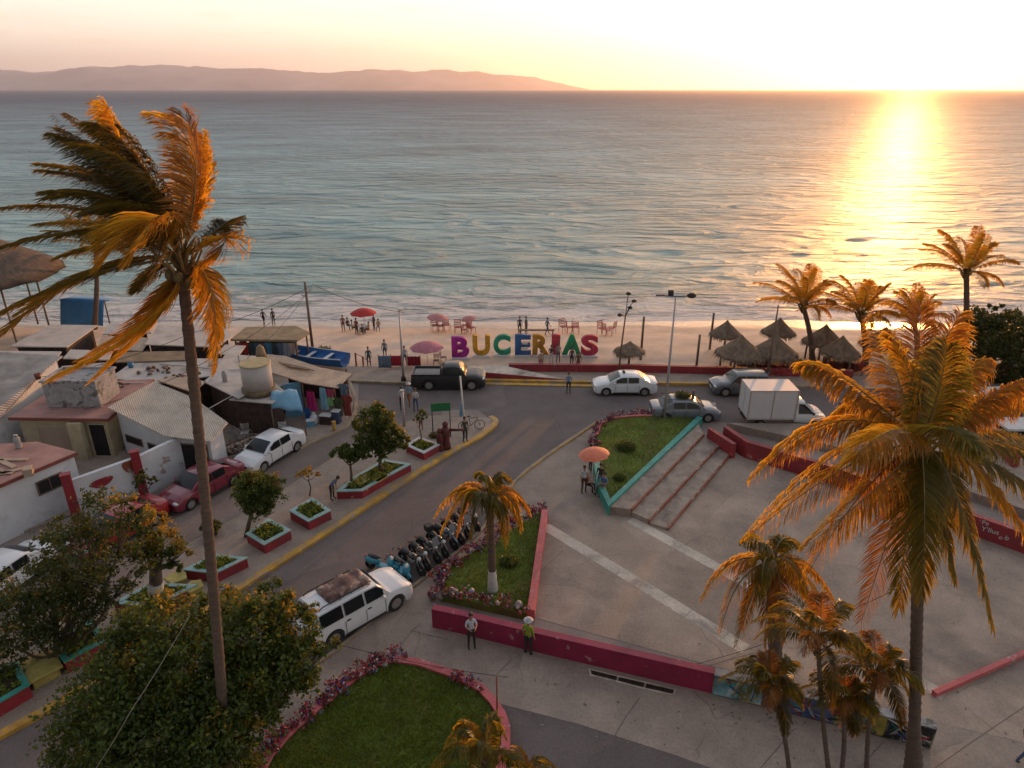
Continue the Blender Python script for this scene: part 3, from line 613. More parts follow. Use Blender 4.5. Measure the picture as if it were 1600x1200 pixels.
def litter():
    mb = MB(); r2 = random.Random(77)
    for k in range(420):
        px, py = r2.choice([(r2.uniform(850, 1600), r2.uniform(720, 1190)), (r2.uniform(540, 1150), r2.uniform(1000, 1180)), (r2.uniform(100, 700), r2.uniform(700, 1090)), (r2.gauss(1230, 60), r2.gauss(1110, 40))]); p = g(px, py); p.z = .15 if px < 700 and py < 1100 else .03; a = r2.uniform(0, 6.28); s_ = r2.uniform(.02, .07); d = V((cos(a), sin(a), r2.uniform(-.1, .3))) * s_; e = V((-sin(a), cos(a), 0)) * s_ * .4
        mb.add([p - d, p + e, p + d, p - e], [(0, 1, 2, 3)], False)
    tag(mb.build('fallen_leaves', multi('dry_leaf', [(.16, .09, .04), (.09, .06, .03), (.24, .15, .06), (.30, .27, .24), (.06, .05, .03)], .1)), 'dry leaves and scraps scattered over the pavements', 'litter', kind='stuff')
litter()
# ---------------- palms and trees ----------------
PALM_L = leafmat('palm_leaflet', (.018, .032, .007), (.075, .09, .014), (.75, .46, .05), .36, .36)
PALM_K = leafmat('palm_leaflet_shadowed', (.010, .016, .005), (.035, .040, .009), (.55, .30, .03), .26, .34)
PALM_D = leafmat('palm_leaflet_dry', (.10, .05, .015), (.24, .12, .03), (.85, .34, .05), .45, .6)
PALM_W = leafmat('palm_leaflet_backlit', (.045, .05, .010), (.17, .12, .015), (1, .50, .04), .64, .38)  # leaflet copy with the orange backlight of sunlit fronds put into its colour
RACH = mat('palm_rachis', (.20, .13, .04), .6, .3, 4, .1)
BARK_P = mat('palm_bark', (.16, .105, .075), .9, .35, 2.2, .9, 9, col2=(.085, .055, .04), stretch=(1, 1, 7))
BARK = mat('tree_bark', (.12, .085, .06), .9, .35, 6, .7, 18)
WHITEW = mat('whitewash', (.50, .48, .45), .85, .15, 3, .3, 14, stain=(.3, .26, .22), stain_sc=2)
COCO = mat('coconut_husk', (.12, .08, .03), .7, .3, 6, .2)
def bez(a, b, c, t): return a * (1 - t) ** 2 + b * 2 * t * (1 - t) + c * t * t
def frond(mb, a, b, c, L, n, wid=.045, hang=V((0, 0, -1)), hk=.55, rr=.028, rnd=rnd, spread=62, t0=.12, curl=.0):
    """feather leaf: rachis along a Bezier a-b-c with drooping leaflets on both sides (material 0 leaflet, 1 rachis)"""
    mb.mi = 1; pts = [bez(a, b, c, i / 9) for i in range(10)]
    mb.tube(pts, [rr * (1 - .85 * i / 9) for i in range(10)], 5); mb.mi = 0
    up0 = V((0, 0, 1))
    for i in range(n):
        t = t0 + (1 - t0) * (i + rnd.random() * .7) / n
        p = bez(a, b, c, t); T = (bez(a, b, c, min(t + .02, 1.02)) - bez(a, b, c, t - .02)).normalized()
        S = T.cross(up0)
        if S.length < .15: S = T.cross(V((1, 0, 0)))
        S.normalize(); U = S.cross(T)
        l = L * (sin(pi * (.14 + .80 * t)) ** .55) * rnd.uniform(.82, 1.1)
        for sg in (-1, 1):
            an = R(spread * (1 - .55 * t) + rnd.uniform(-7, 7)); d = S * sg * sin(an) + T * cos(an) + U * rnd.uniform(-.05, .25)
            d.normalize(); k = hk * rnd.uniform(.75, 1.25)
            h = hang + V((rnd.gauss(0, .10), rnd.gauss(0, .10), rnd.gauss(0, .06)))
            p1 = p + (d + h * k * .3).normalized() * l * .38; p2 = p1 + (d * (1 - k * .5) + h * k * .9).normalized() * l * .34; p3 = p2 + (d * (1 - k) * .8 + h * k * 1.4).normalized() * l * .30
            w_ = wid * rnd.uniform(.8, 1.2); tw = (T * cos(.5) + U * sin(.5) * sg) * w_ * .5
            q = len(mb.v); mb.v += [tuple(x) for x in (p - tw * .5, p + tw * .5, p1 + tw, p1 - tw, p2 + tw * .8, p2 - tw * .8, p3)]
            for f in ([q, q + 1, q + 2, q + 3], [q + 3, q + 2, q + 4, q + 5], [q + 5, q + 4, q + 6]): mb.f.append(f); mb.m.append(0); mb.sm.append(False)
def palm_trunk(path, radii, parent, c, white_to=None, n=12):
    """ringed trunk along a path"""
    mb = MB(); pts = []; rd = []
    tot = sum((path[i + 1] - path[i]).length for i in range(len(path) - 1)); steps = max(10, int(tot / .16))
    sm = smoothline(path, 2); Ls = [0]
    for i in range(len(sm) - 1): Ls.append(Ls[-1] + (sm[i + 1] - sm[i]).length)
    j = 0
    for s_ in range(steps + 1):
        d = Ls[-1] * s_ / steps
        while j < len(sm) - 2 and Ls[j + 1] < d: j += 1
        f = (d - Ls[j]) / max(Ls[j + 1] - Ls[j], 1e-6); pts.append(sm[j].lerp(sm[j + 1], f) - c)
        t = s_ / steps; r_ = radii[0] + (radii[1] - radii[0]) * min(1, t * 5) if t < .2 else radii[1] + (radii[2] - radii[1]) * (t - .2) / .8
        rd.append(r_ * (1 + (.075 if s_ % 2 else -.04) + rnd.uniform(-.02, .02)))
    mb.tube(pts, rd, n); o = mb.build('trunk', BARK_P, parent)
    if white_to:
        mb = MB(); k = [i for i, p in enumerate(pts) if p.z + c.z <= white_to]; k = k if len(k) > 1 else [0, 1]
        mb.tube([pts[i] for i in k], [rd[i] + .012 for i in k], n); mb.build('whitewashed_base', WHITEW, o)
    return o
def palm(label, base, crown, specs, L, trunk_r, seed, hang, n=60, hk=.55, cat='palm tree', group=None, mats=None, bend=None, white=None, coco=0, skirt=0, wid=.045, spread=62, sep=True, name='palm_tree'):
    """specs: list of (ctrl, tip[, material index][, hk]) in world coordinates relative to crown"""
    r2 = random.Random(seed); c = V((base.x, base.y, base.z)); t = thing(name, label, cat, c, group=group)
    mid = base.lerp(crown, .5) + (bend or V()); palm_trunk([base + V((0, 0, -.1)), mid, crown], trunk_r, t, c, white)
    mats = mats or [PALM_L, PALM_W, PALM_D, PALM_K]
    big = MB()
    for s in specs:
        mi = s[2] if len(s) > 2 else 0; hk_ = s[3] if len(s) > 3 else hk; Lk = s[4] if len(s) > 4 else 1
        mb = MB() if sep else big
        a = crown - c; frond(mb, a + (s[0].normalized() * trunk_r[2] * .6), a + s[0], a + s[1], L * Lk, n, wid, hang, hk_, trunk_r[2] * .2, r2, spread)
        if sep: mb.build('frond', [mats[mi], RACH], t)
        else:
            pass
    if not sep: big.build('crown', [mats[0], RACH], t)
    # bud with old leaf bases
    mb = MB(); a = crown - c
    for k in range(16):
        an = k * 2.4; d = V((cos(an), sin(an), 1.2 - k * .06)).normalized(); mb.tube([a + V((0, 0, -.1 - .03 * k)), a + d * .3 + V((0, 0, -.05 * k * .5)), a + d * .6], [trunk_r[2] * .45, trunk_r[2] * .3, .02], 5)
    mb.build('leaf_bases', RACH, t)
    if coco:
        for k in range(coco):
            mb = MB(); an = r2.uniform(0, 6.28); mb.ball(a + V((cos(an) * .28, sin(an) * .28, -.25 - r2.random() * .25)), (.11, .11, .14), 8); mb.build('coconut', COCO, t)
    if skirt:
        mb = MB()
        for k in range(skirt):
            an = r2.uniform(0, 6.28); d = V((cos(an), sin(an), 0)); l = r2.uniform(.5, 1.0) * L * 1.6
            frond(mb, a + V((0, 0, -.15)), a + d * .35 * l + V((0, 0, -.05)), a + d * r2.uniform(.25, .45) * l + V((0, 0, -l)), L * .5, 26, wid * .8, V((0, 0, -1)), .8, .012, r2)
        mb.build('dead_leaf_skirt', [PALM_D, RACH], t)
    return t
def pxspecs(base, cy, crownpx, lst):
    """frond control and tip points picked on the photograph at the palm's own distance"""
    cr = at(*crownpx, cy); out = []
    for q in lst:
        (cx_, cy_, dd1), (tx, ty, dd2) = q[0], q[1]
        out.append((at(cx_, cy_, cy + dd1) - cr, at(tx, ty, cy + dd2) - cr) + tuple(q[2:]))
    return cr, out
# the tall wind-bent palm on the left
b1 = g(358, 1240); Y1 = b1.y
P1 = [((215, 265, .3), (163, 165, .6), 1), ((205, 250, -.3), (103, 180, .4), 0), ((200, 245, .6), (90, 212, 0), 0), ((215, 270, 1.0), (64, 256, .7), 0), ((210, 290, -.6), (75, 300, -1.2), 0),
      ((240, 240, .2), (150, 195, -.6), 0), ((235, 300, .8), (120, 260, 1.2), 0), ((250, 300, -1), (140, 330, -1.6), 0, .7), ((245, 240, -.8), (120, 225, -1.2), 0),
      ((345, 200, .2), (238, 178, .2), 1, .5), ((330, 240, .9), (270, 215, 1.5), 1, .5), ((325, 265, -.6), (290, 180, -.3), 2, .4), ((322, 300, .5), (318, 215, .8), 1, .45, .8),
      ((400, 335, .1), (320, 412, -.4), 1, .5, .9), ((375, 330, .8), (350, 350, 1.2), 0, .5, .8),
      ((345, 410, 0), (338, 572, -.2), 1, .35), ((335, 430, 1), (345, 520, .8), 1, .4),
      ((170, 300, 0), (0, 325, .3), 0, .7), ((170, 330, -1), (0, 388, -1.4), 0, .7), ((200, 330, 1.4), (60, 350, 2), 0, .7), ((200, 360, 1), (95, 402, 1.6), 0, .6),
      ((150, 385, .2), (-10, 535, .3), 0, .75, 1.1), ((140, 410, -.7), (-25, 505, -.9), 0, .75, 1.1), ((180, 380, 1), (30, 490, 1.2), 0, .7),
      ((285, 500, -.4), (85, 590, -.8), 1, .45, 1.15), ((262, 500, .5), (130, 560, .9), 2, .45), ((290, 470, .2), (150, 590, -.1), 1, .4),
      ((235, 290, -1.6), (165, 400, -2.1), 1, .6, 1.25), ((262, 270, -1.9), (205, 395, -2.4), 1, .65, 1.2), ((270, 290, -1.4), (235, 420, -2.2), 0, .6, 1.1), ((240, 420, 1), (215, 455, 1.6), 0, .6, .8)]
def thicken(P, seed, k0, k1, jx):
    r2 = random.Random(seed); out = list(P)
    for q in P[k0:k1]:
        a, b = q[0], q[1]; jj = r2.uniform(-jx, jx); out.append(((a[0] + jj * .6, a[1] + r2.uniform(-jx, jx) * .5, a[2] + r2.uniform(-.7, .7)), (b[0] + jj + r2.uniform(0, jx), b[1] + r2.uniform(-jx, jx), b[2] + r2.uniform(-.9, .9))) + tuple(q[2:]))
    return out
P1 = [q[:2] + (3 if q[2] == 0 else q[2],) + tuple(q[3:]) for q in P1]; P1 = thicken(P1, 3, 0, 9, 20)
cr1, sp1 = pxspecs(b1, Y1, (283, 405), P1)
cr1.y = Y1
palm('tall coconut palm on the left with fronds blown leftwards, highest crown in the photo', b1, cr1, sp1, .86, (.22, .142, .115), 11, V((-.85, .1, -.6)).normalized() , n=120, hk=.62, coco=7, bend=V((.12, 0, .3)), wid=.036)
# the big golden palm on the right
b7 = g(1428, 1214); Y7 = b7.y
P7 = [((1300, 600, .5), (1178, 745, .3), 1), ((1340, 640, 1), (1165, 840, .6), 1), ((1330, 700, -.3), (1175, 835, -.6), 1), ((1350, 740, -.8), (1260, 900, -1.2), 1), ((1390, 750, -1.4), (1265, 850, -2.2), 1, .6),
      ((1300, 560, 1.2), (1262, 570, .9), 1), ((1370, 580, 1.4), (1300, 650, 2), 1), ((1345, 610, 1.8), (1235, 700, 2.2), 2),
      ((1420, 760, -1.8), (1405, 950, -2.5), 0, .5), ((1450, 760, -2), (1440, 930, -2.6), 0, .45), ((1400, 800, -1), (1345, 975, -1.3), 2, .5),
      ((1500, 720, -1.5), (1550, 980, -2), 0, .5), ((1530, 680, -1), (1640, 900, -1.4), 1, .5), ((1560, 690, -.2), (1720, 860, -.4), 0), ((1560, 660, .6), (1740, 760, .5), 0), ((1540, 640, 1.5), (1700, 720, 2), 0),
      ((1490, 640, .8), (1600, 595, .9), 1), ((1530, 600, 1.3), (1660, 625, 1.3), 1), ((1480, 590, 1), (1540, 560, 1.8), 1), ((1450, 570, 1.5), (1500, 490, 2.4), 1, .4), ((1430, 590, 2), (1440, 480, 2.8), 2, .4), ((1400, 580, 1.6), (1370, 500, 2.4), 1, .4),
      ((1440, 600, .4), (1395, 530, .2), 1, .45), ((1470, 620, -.5), (1480, 540, -.6), 0, .5), ((1460, 640, -1.4), (1530, 700, -2.6), 0, .55), ((1400, 640, -1.4), (1330, 720, -2.6), 1, .55), ((1470, 770, -1.2), (1490, 900, -1.4), 0, .5)]
cr7, sp7 = pxspecs(b7, Y7, (1438, 692), P7)
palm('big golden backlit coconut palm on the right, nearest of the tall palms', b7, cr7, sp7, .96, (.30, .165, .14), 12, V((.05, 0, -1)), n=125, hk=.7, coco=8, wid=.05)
def radial(n, Lf, seed, lift=.5, droop=.6, wind=V(), mats=(0, 1, 1, 2), low=-.2):
    r2 = random.Random(seed); out = []
    for i in range(n):
        an = i * 2.39996 + r2.uniform(-.2, .2); el = low + (1.25 - low) * ((i + .5) / n) ** .8 + r2.uniform(-.1, .1)
        d = V((cos(an) * cos(el), sin(an) * cos(el), sin(el))); l = Lf * r2.uniform(.85, 1.12)
        c1 = d * l * .55 + V((0, 0, lift * l * .22)) + wind * l * .15
        tip = d * l * .88 + V((0, 0, -droop * l * (.55 - .25 * sin(el)))) + wind * l * .6
        out.append((c1, tip, mats[i % len(mats)]))
    return out
WD = V((-.35, 0, 0))
# small palm in the triangular lawn
b2 = g(770, 922, .36); c2 = at(765, 782, b2.y)
palm('small palm with whitewashed base in the triangular lawn, orange drooping fronds', b2, c2, pxspecs(b2, b2.y, (765, 782), [
    ((715, 740, .2), (680, 805, .3), 1), ((730, 735, -.4), (690, 830, -.6), 1), ((735, 730, .8), (715, 835, 1), 2), ((800, 745, .1), (828, 800, .1), 1), ((800, 750, -.5), (815, 825, -.7), 1), ((790, 735, .8), (822, 790, 1.1), 2),
    ((765, 735, 0), (750, 742, -.3), 0), ((775, 730, .3), (795, 745, .5), 0), ((745, 745, -.8), (725, 800, -1.2), 0), ((775, 755, -1), (760, 840, -1.3), 0), ((790, 770, -.7), (790, 850, -1), 0), ((755, 750, -.9), (735, 840, -1.2), 0), ((745, 740, .2), (705, 770, .4), 1), ((770, 740, .7), (770, 765, 1.4), 0)])[1],
    .70, (.22, .16, .15), 13, V((0, 0, -1)), n=95, hk=.85, white=1.45)
# short orange palm behind the mural wall
b3 = g(1213, 1052); c3 = at(1207, 880, b3.y)
palm('stout palm with orange crown standing just behind the mural wall', b3, c3, pxspecs(b3, b3.y, (1207, 880), [
    ((1140, 850, .3), (1097, 935, .2), 1), ((1150, 880, -.6), (1125, 990, -.9), 1), ((1170, 845, .9), (1120, 900, 1.3), 1), ((1180, 900, -.9), (1150, 1010, -1.4), 0), ((1200, 830, 0), (1165, 845, -.5), 0), ((1190, 850, -.9), (1190, 930, -1.6), 0),
    ((1260, 850, .1), (1305, 940, .1), 1), ((1265, 880, .9), (1290, 960, 1.2), 1), ((1240, 850, -.8), (1275, 960, -1.3), 1), ((1220, 820, .3), (1250, 850, .8), 0), ((1220, 880, -1.1), (1225, 1000, -1.5), 2), ((1170, 920, .6), (1160, 985, .9), 2), ((1250, 900, -.3), (1305, 985, -.4), 2), ((1210, 830, .9), (1215, 860, 1.6), 1), ((1200, 900, -.8), (1195, 1010, -1), 2)])[1],
    .80, (.30, .24, .22), 14, V((0, 0, -1)), n=95, hk=.85, skirt=10)
# slender palms in front of the mural wall
for i, (bp, cp, lab, Lf, dk) in enumerate([((1298, 1222), (1278, 1000), 'dark slender palm, middle and tallest of those before the mural wall', 1.35, 0), ((1236, 1216), (1205, 1072), 'thin leaning palm at the left end before the mural wall', 1.0, 0),
                                        ((1354, 1218), (1368, 1052), 'slender palm with hanging dead fronds nearest the tall trunk on the right', 1.15, 7), ((1312, 1232), (1318, 1095), 'short thin palm standing between the two slender palms by the mural', .85, 4)]):
    b_ = g(*bp); c_ = at(cp[0], cp[1], b_.y)
    palm(lab, b_, c_, radial(13, Lf * 1.45, 40 + i, .9, .75, V((-.15, 0, 0)), (0, 0, 3, 2)), .50, (.10, .07, .065), 50 + i, V((0, 0, -1)), n=80, hk=.6, wid=.03, skirt=dk, group='slender palms before the mural', bend=V((.1 if i % 2 else -.08, 0, 0)))
# palm tips at the bottom edge
b9 = g(752, 1262); c9 = at(757, 1188, b9.y)
palm('dark palm on the bottom lawn whose fronds arch over the lower edge', b9, c9, pxspecs(b9, b9.y, (757, 1188), [((730, 1095, .2), (695, 1165, .3), 0), ((760, 1085, 0), (790, 1150, .1), 0), ((720, 1140, -.4), (675, 1200, -.6), 0), ((775, 1110, .6), (765, 1120, 1.2), 0), ((730, 1110, .8), (712, 1135, 1.2), 1), ((790, 1160, -.4), (830, 1210, -.6), 0), ((750, 1120, -.6), (735, 1200, -1), 0)])[1],
     .50, (.12, .09, .08), 61, V((0, 0, -1)), n=80, hk=.7)
b10 = g(820, 1290); c10 = at(828, 1215, b10.y)
palm('low palm at the bottom edge beside the rounded pink rim', b10, c10, pxspecs(b10, b10.y, (828, 1215), [((800, 1160, .2), (785, 1190, .3), 0), ((835, 1165, .2), (870, 1200, .3), 0), ((815, 1165, .4), (800, 1165, .9), 1), ((850, 1180, -.3), (880, 1230, -.5), 0), ((805, 1185, -.3), (780, 1230, -.5), 0)])[1],
     .30, (.10, .08, .07), 62, V((0, 0, -1)), n=40, hk=.7)
# beach palms against the glitter
for i, (bp, cp, lab, Lf, y_) in enumerate([((1270, 566), (1255, 478), 'beach palm left of the group, one thin frond sticking out to the right', 2.6, 0), ((1352, 574), (1345, 492), 'beach palm second from the left among the thatched huts', 2.7, 0),
                                       ((1432, 570), (1428, 500), 'beach palm in the sun glitter directly behind the big golden palm', 2.3, 0), ((1503, 585), (1510, 425), 'tallest beach palm at the right edge above the dark tree', 2.7, 0), ((147, 520), (150, 385), 'far palm partly hidden behind the tall left palm', 2.9, 0)]):
    b_ = g(*bp) if i < 4 else g(147, 512, -.5); c_ = at(cp[0], cp[1], b_.y)
    palm(lab, b_, c_, radial(19, Lf * 1.42, 70 + i, .55, .30, V((-.3, 0, .1)), (0, 1, 1, 0)), .78, (.28, .21, .17), 80 + i, V((-.35, 0, -.9)), n=60, hk=.5, wid=.07, group='palms along the beach', sep=False, mats=[PALM_W if i < 4 else PALM_L] * 3, bend=V((.2, 0, 0)))
# ---- broadleaf trees ----
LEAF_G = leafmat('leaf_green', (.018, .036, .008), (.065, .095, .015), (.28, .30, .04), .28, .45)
LEAF_O = leafmat('leaf_golden_sunlit', (.06, .065, .012), (.19, .14, .022), (.75, .45, .06), .42, .5)  # sunlit copy of the green leaf, warm light put into the colour
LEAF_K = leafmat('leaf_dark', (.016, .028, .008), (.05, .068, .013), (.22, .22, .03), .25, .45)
def tree(label, base, blobs, n, size, tr, seed, mats=(None,), name='broadleaf_tree', group=None, white=None, limbs=True, gold=None, clumps=None, sat=3):
    """blobs: (centre vector, radii); leaves in clumps on the outer part of each blob"""
    r2 = random.Random(seed); c = V(base); t = thing(name, label, 'tree', c, group=group); main = blobs; blobs = list(blobs)
    for bc, br in main:      # side shoots make the outline uneven
        for q in range(sat):
            d = V((r2.gauss(0, 1), r2.gauss(0, 1), r2.gauss(.3, 1))).normalized(); k = r2.uniform(.22, .42); blobs.append((bc + V((d.x * br[0], d.y * br[1], d.z * br[2])) * r2.uniform(.8, 1.02), tuple(x * k for x in br)))
    cen = sum((b[0] for b in blobs), V()) / len(blobs)
    fork = base.lerp(cen, .55); fork.z = base.z + (min(b[0].z - b[1][2] * .4 for b in blobs) - base.z) * .8
    tb = MB(); lean = V((r2.uniform(-.1, .1), r2.uniform(-.1, .1), 0)); tb.tube([V((0, 0, -.1)), (fork - c) * .5 + lean, fork - c], [tr * 1.25, tr, tr * .85], 10)
    if limbs:
        for bc, br in main:
            e_ = bc - c; st = (fork - c) * r2.uniform(.9, 1.0); m_ = st.lerp(e_, .5) + V((0, 0, -.12 * (e_ - st).length)); tb.tube([st, m_, e_], [tr * .6, tr * .4, tr * .15], 6)
            for q in range(4):
                d = V((r2.gauss(0, 1), r2.gauss(0, 1), r2.gauss(.3, .7))).normalized(); tb.tube([m_.lerp(e_, .5), e_ + V((d.x * br[0], d.y * br[1], d.z * br[2])) * .75], [tr * .22, tr * .05], 4)
    tb.build('trunk', BARK, t)
    if white: mb = MB(); mb.tube([V((0, 0, .0)), (fork - c) * .5 * min(1, white / max((fork - c).z * .5, .01)) + lean * .8], [tr * 1.3, tr * 1.12], 12); mb.build('whitewashed_base', WHITEW, t)
    vol = [b[1][0] * b[1][1] * b[1][2] for b in blobs]; tv = sum(vol); lb = [MB() for _ in mats]
    for (bc, br), v_ in zip(blobs, vol):
        k = int(n * v_ / tv); nc = max(6, int(k / (clumps or 45)))
        for q in range(nc):
            d = V((r2.gauss(0, 1), r2.gauss(0, 1), r2.gauss(.15, 1))).normalized(); rad = r2.uniform(.45, 1.0) ** .6 * (1 + .35 * noise.noise(d * 2 + V((seed, 0, q * .01))))
            cc = bc + V((d.x * br[0], d.y * br[1], d.z * br[2])) * rad; cr_ = min(br) * r2.uniform(.16, .34)
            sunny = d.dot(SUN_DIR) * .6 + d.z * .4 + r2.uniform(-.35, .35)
            mi = 1 if len(mats) > 1 and sunny > (gold if gold is not None else .45) else 0  # clumps facing the sun take the golden copy, painting in the rim light
            for z in range(int(k / nc)):
                e_ = V((r2.gauss(0, 1), r2.gauss(0, 1), r2.gauss(0, .8))) * cr_ * .55; leaf(lb[mi], cc + e_ - c, size * r2.uniform(.6, 1.25), r2)
    if len(mats) == 1: lb[0].build('crown', mats[0], t)
    else:
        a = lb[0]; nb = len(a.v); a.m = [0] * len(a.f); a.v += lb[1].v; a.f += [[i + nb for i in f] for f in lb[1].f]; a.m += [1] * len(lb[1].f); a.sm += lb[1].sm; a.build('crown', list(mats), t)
    return t
def B(px, py, Y, r, dy=1.0, rz=None):
    """crown lobe at a pixel, distance Y, radius in pixels"""
    p = at(px, py, Y); k = Y / (cos(PIT) - (py - 600) / FPX * sin(PIT)) / FPX; return (p, (r * k, r * k * dy, (rz or r) * k))
# huge tree in the lower left foreground
bt = g(330, 1205); Yt = bt.y + .1
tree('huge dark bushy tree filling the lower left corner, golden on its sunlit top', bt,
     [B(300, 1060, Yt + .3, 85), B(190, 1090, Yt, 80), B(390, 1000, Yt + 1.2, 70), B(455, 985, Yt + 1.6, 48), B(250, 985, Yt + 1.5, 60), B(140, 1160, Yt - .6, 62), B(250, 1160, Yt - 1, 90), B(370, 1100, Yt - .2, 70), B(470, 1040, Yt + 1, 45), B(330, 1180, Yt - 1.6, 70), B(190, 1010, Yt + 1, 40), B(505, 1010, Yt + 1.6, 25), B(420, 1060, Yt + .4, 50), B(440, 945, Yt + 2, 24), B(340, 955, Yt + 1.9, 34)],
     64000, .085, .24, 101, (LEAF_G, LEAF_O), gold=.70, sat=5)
# left tree over the street
b5 = g(70, 1075); Y5 = g(0, 1020).y
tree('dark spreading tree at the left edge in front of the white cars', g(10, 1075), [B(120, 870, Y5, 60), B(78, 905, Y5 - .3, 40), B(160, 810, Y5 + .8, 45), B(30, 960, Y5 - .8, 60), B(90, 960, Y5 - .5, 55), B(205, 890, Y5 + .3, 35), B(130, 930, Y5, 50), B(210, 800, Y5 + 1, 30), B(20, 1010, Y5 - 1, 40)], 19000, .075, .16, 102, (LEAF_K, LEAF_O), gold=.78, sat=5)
bw = g(243, 935, .5); tree('small golden-leaved tree with thick white-painted trunk', g(243, 936, .3), [B(255, 850, bw.y, 32), B(235, 820, bw.y + .5, 25), B(275, 870, bw.y - .3, 22), B(225, 855, bw.y - .2, 22)], 4200, .075, .26, 103, (LEAF_G, LEAF_O), white=1.5, gold=.1)
ba = g(384, 838, .13); tree('round-crowned tree beside the square planters', ba, [B(395, 760, ba.y, 26), B(418, 772, ba.y, 24), B(402, 785, ba.y - .2, 24), B(385, 775, ba.y + .2, 20), B(430, 752, ba.y + .3, 14)], 11000, .072, .10, 104, (LEAF_G, LEAF_O), gold=.8)
bb = g(597, 740, .4); tree('taller small tree in the long planter, right of its pair', bb, [B(590, 655, bb.y, 24), B(578, 680, bb.y, 26), B(605, 680, bb.y, 26), B(628, 690, bb.y, 16), B(598, 700, bb.y - .2, 20), B(565, 660, bb.y + .3, 15), B(592, 642, bb.y, 14)], 12000, .08, .10, 105, (LEAF_G, LEAF_O), gold=.75, group='pair of small trees in the long planter')
bc = g(549, 757, .4); tree('flat-topped small tree in the long planter, left of its pair', bc, [B(550, 706, bc.y, 22, 1, 11), B(530, 708, bc.y, 14, 1, 9), B(570, 706, bc.y, 15, 1, 9), B(548, 712, bc.y, 14, 1, 8)], 6500, .075, .07, 106, (LEAF_G,), group='pair of small trees in the long planter')
bd = g(483, 774, .13); tree('tiny sapling with thin crown between the tree and the square planter', bd, [B(483, 738, bd.y, 12, 1, 8), B(470, 742, bd.y, 8, 1, 6), B(496, 740, bd.y, 8, 1, 6)], 480, .075, .035, 107, (LEAF_O,), name='sapling', clumps=20)
be = g(658, 692, .4); tree('thin sapling in the diamond planter', be, [B(659, 650, be.y, 9, 1, 10), B(650, 658, be.y, 5, 1, 5)], 330, .08, .04, 108, (LEAF_G,), name='sapling', clumps=20)
bf = g(229, 800); tree('sparse young street tree before the white cracked wall', bf, [B(225, 745, bf.y, 14, 1, 10), B(212, 755, bf.y, 9, 1, 7), B(238, 752, bf.y, 9, 1, 7)], 650, .08, .05, 109, (LEAF_K,), name='sapling', clumps=20)
bg_ = g(1545, 592); tree('dark rounded sea grape tree at the right edge under the tallest beach palm', bg_, [B(1520, 545, bg_.y, 42, .8), B(1560, 525, bg_.y, 42, .8), B(1600, 550, bg_.y, 45, .8), B(1480, 555, bg_.y + 1, 28, .8), B(1570, 575, bg_.y - 1, 30, .8), B(1640, 545, bg_.y, 50, .8), B(1535, 500, bg_.y + 1, 24, .8)], 26000, .14, .22, 110, (LEAF_K, LEAF_O), gold=1.0)
def bush(label, base, r, n, m, seed, size=.06, flat=.7, name='bush'):
    r2 = random.Random(seed); t = thing(name, label, 'bush', base); mb = MB(); sb = MB()
    for k in range(7):
        d = V((r2.gauss(0, 1), r2.gauss(0, 1), 1.2)).normalized(); sb.tube([V((0, 0, -.02)), d * r * .7], [.02, .006], 4)
    sb.build('stems', BARK, t)
    for k in range(n):
        d = V((r2.gauss(0, 1), r2.gauss(0, 1), abs(r2.gauss(0, 1)) * flat)).normalized() * r * r2.uniform(.4, 1) * (1 + .3 * noise.noise(V((k * .02, seed, 0)))); leaf(mb, V((d.x, d.y, d.z * flat + .04)), size * r2.uniform(.6, 1.3), r2)
    mb.build('leaves', m, t); return t
bush('round dark bush in the middle of the V-shaped lawn', g(978, 700, .45), .62, 1500, LEAF_G, 201)
bush('small dark bush near the tip of the V-shaped lawn', g(968, 748, .45), .36, 700, LEAF_G, 202)
bush('low dark bush on the triangular lawn behind the palm trunk', g(795, 880, .36), .45, 900, LEAF_G, 203)
bush('scrubby bush on the sand at the foot of the lone thatched hut', g(975, 556), .7, 700, LEAF_K, 204, .08)
bush('dry scrub beside the thatched market stall', g(505, 552), .8, 900, LEAF_K, 205, .08)
bush('clump of beach shrubs under the leftmost beach palm', g(1245, 578), 1.2, 1600, LEAF_K, 206, .09)
bush('green bush at the foot of the green road sign', g(680, 682, .13), .4, 500, LEAF_G, 207)
bush('agave-like plant in a concrete pot left of the round tree', g(330, 826, .5), .5, 500, LEAF_K, 208, .09)
mb = MB(); tp = thing('plant_pot', 'beige concrete pot holding the spiky plant beside the tall palm trunk', 'pot', g(332, 838)); mb.lathe([(.22, -.01), (.30, .3), (.34, .52), (.30, .52), (.28, .45)], n=18); mb.build('pot_body', CONC2, tp)
mb.lathe([(.02, .40), (.27, .46)], n=14); mb.build('soil', SOIL, tp)
# ---------------- market houses on the left ----------------
def corr(name, col, ang=0.0, freq=9, **k):
    """sheet roofing: ribs as a wave bump in object space"""
    m = mat(name, col, bump=0, **k); nt = m.node_tree; N = nt.nodes; L = nt.links; p = N['Principled BSDF']
    tc = N.new('ShaderNodeTexCoord'); mp = N.new('ShaderNodeMapping'); mp.inputs['Rotation'].default_value = (0, 0, ang); L.new(tc.outputs['Object'], mp.inputs[0])
    wv = N.new('ShaderNodeTexWave'); wv.inputs['Scale'].default_value = freq / 6.28; wv.inputs['Distortion'].default_value = .3; wv.inputs['Detail'].default_value = 2; L.new(mp.outputs[0], wv.inputs[0])
    bp = N.new('ShaderNodeBump'); bp.inputs['Strength'].default_value = .9; bp.inputs['Distance'].default_value = .06; L.new(wv.outputs['Fac'], bp.inputs['Height']); L.new(bp.outputs[0], p.inputs['Normal']); return m
WHITE = mat('white_plaster', (.56, .56, .57), .85, .08, .8, .2, 10, stain=(.38, .36, .35), stain_sc=.9, stain_w=(.55, .75))
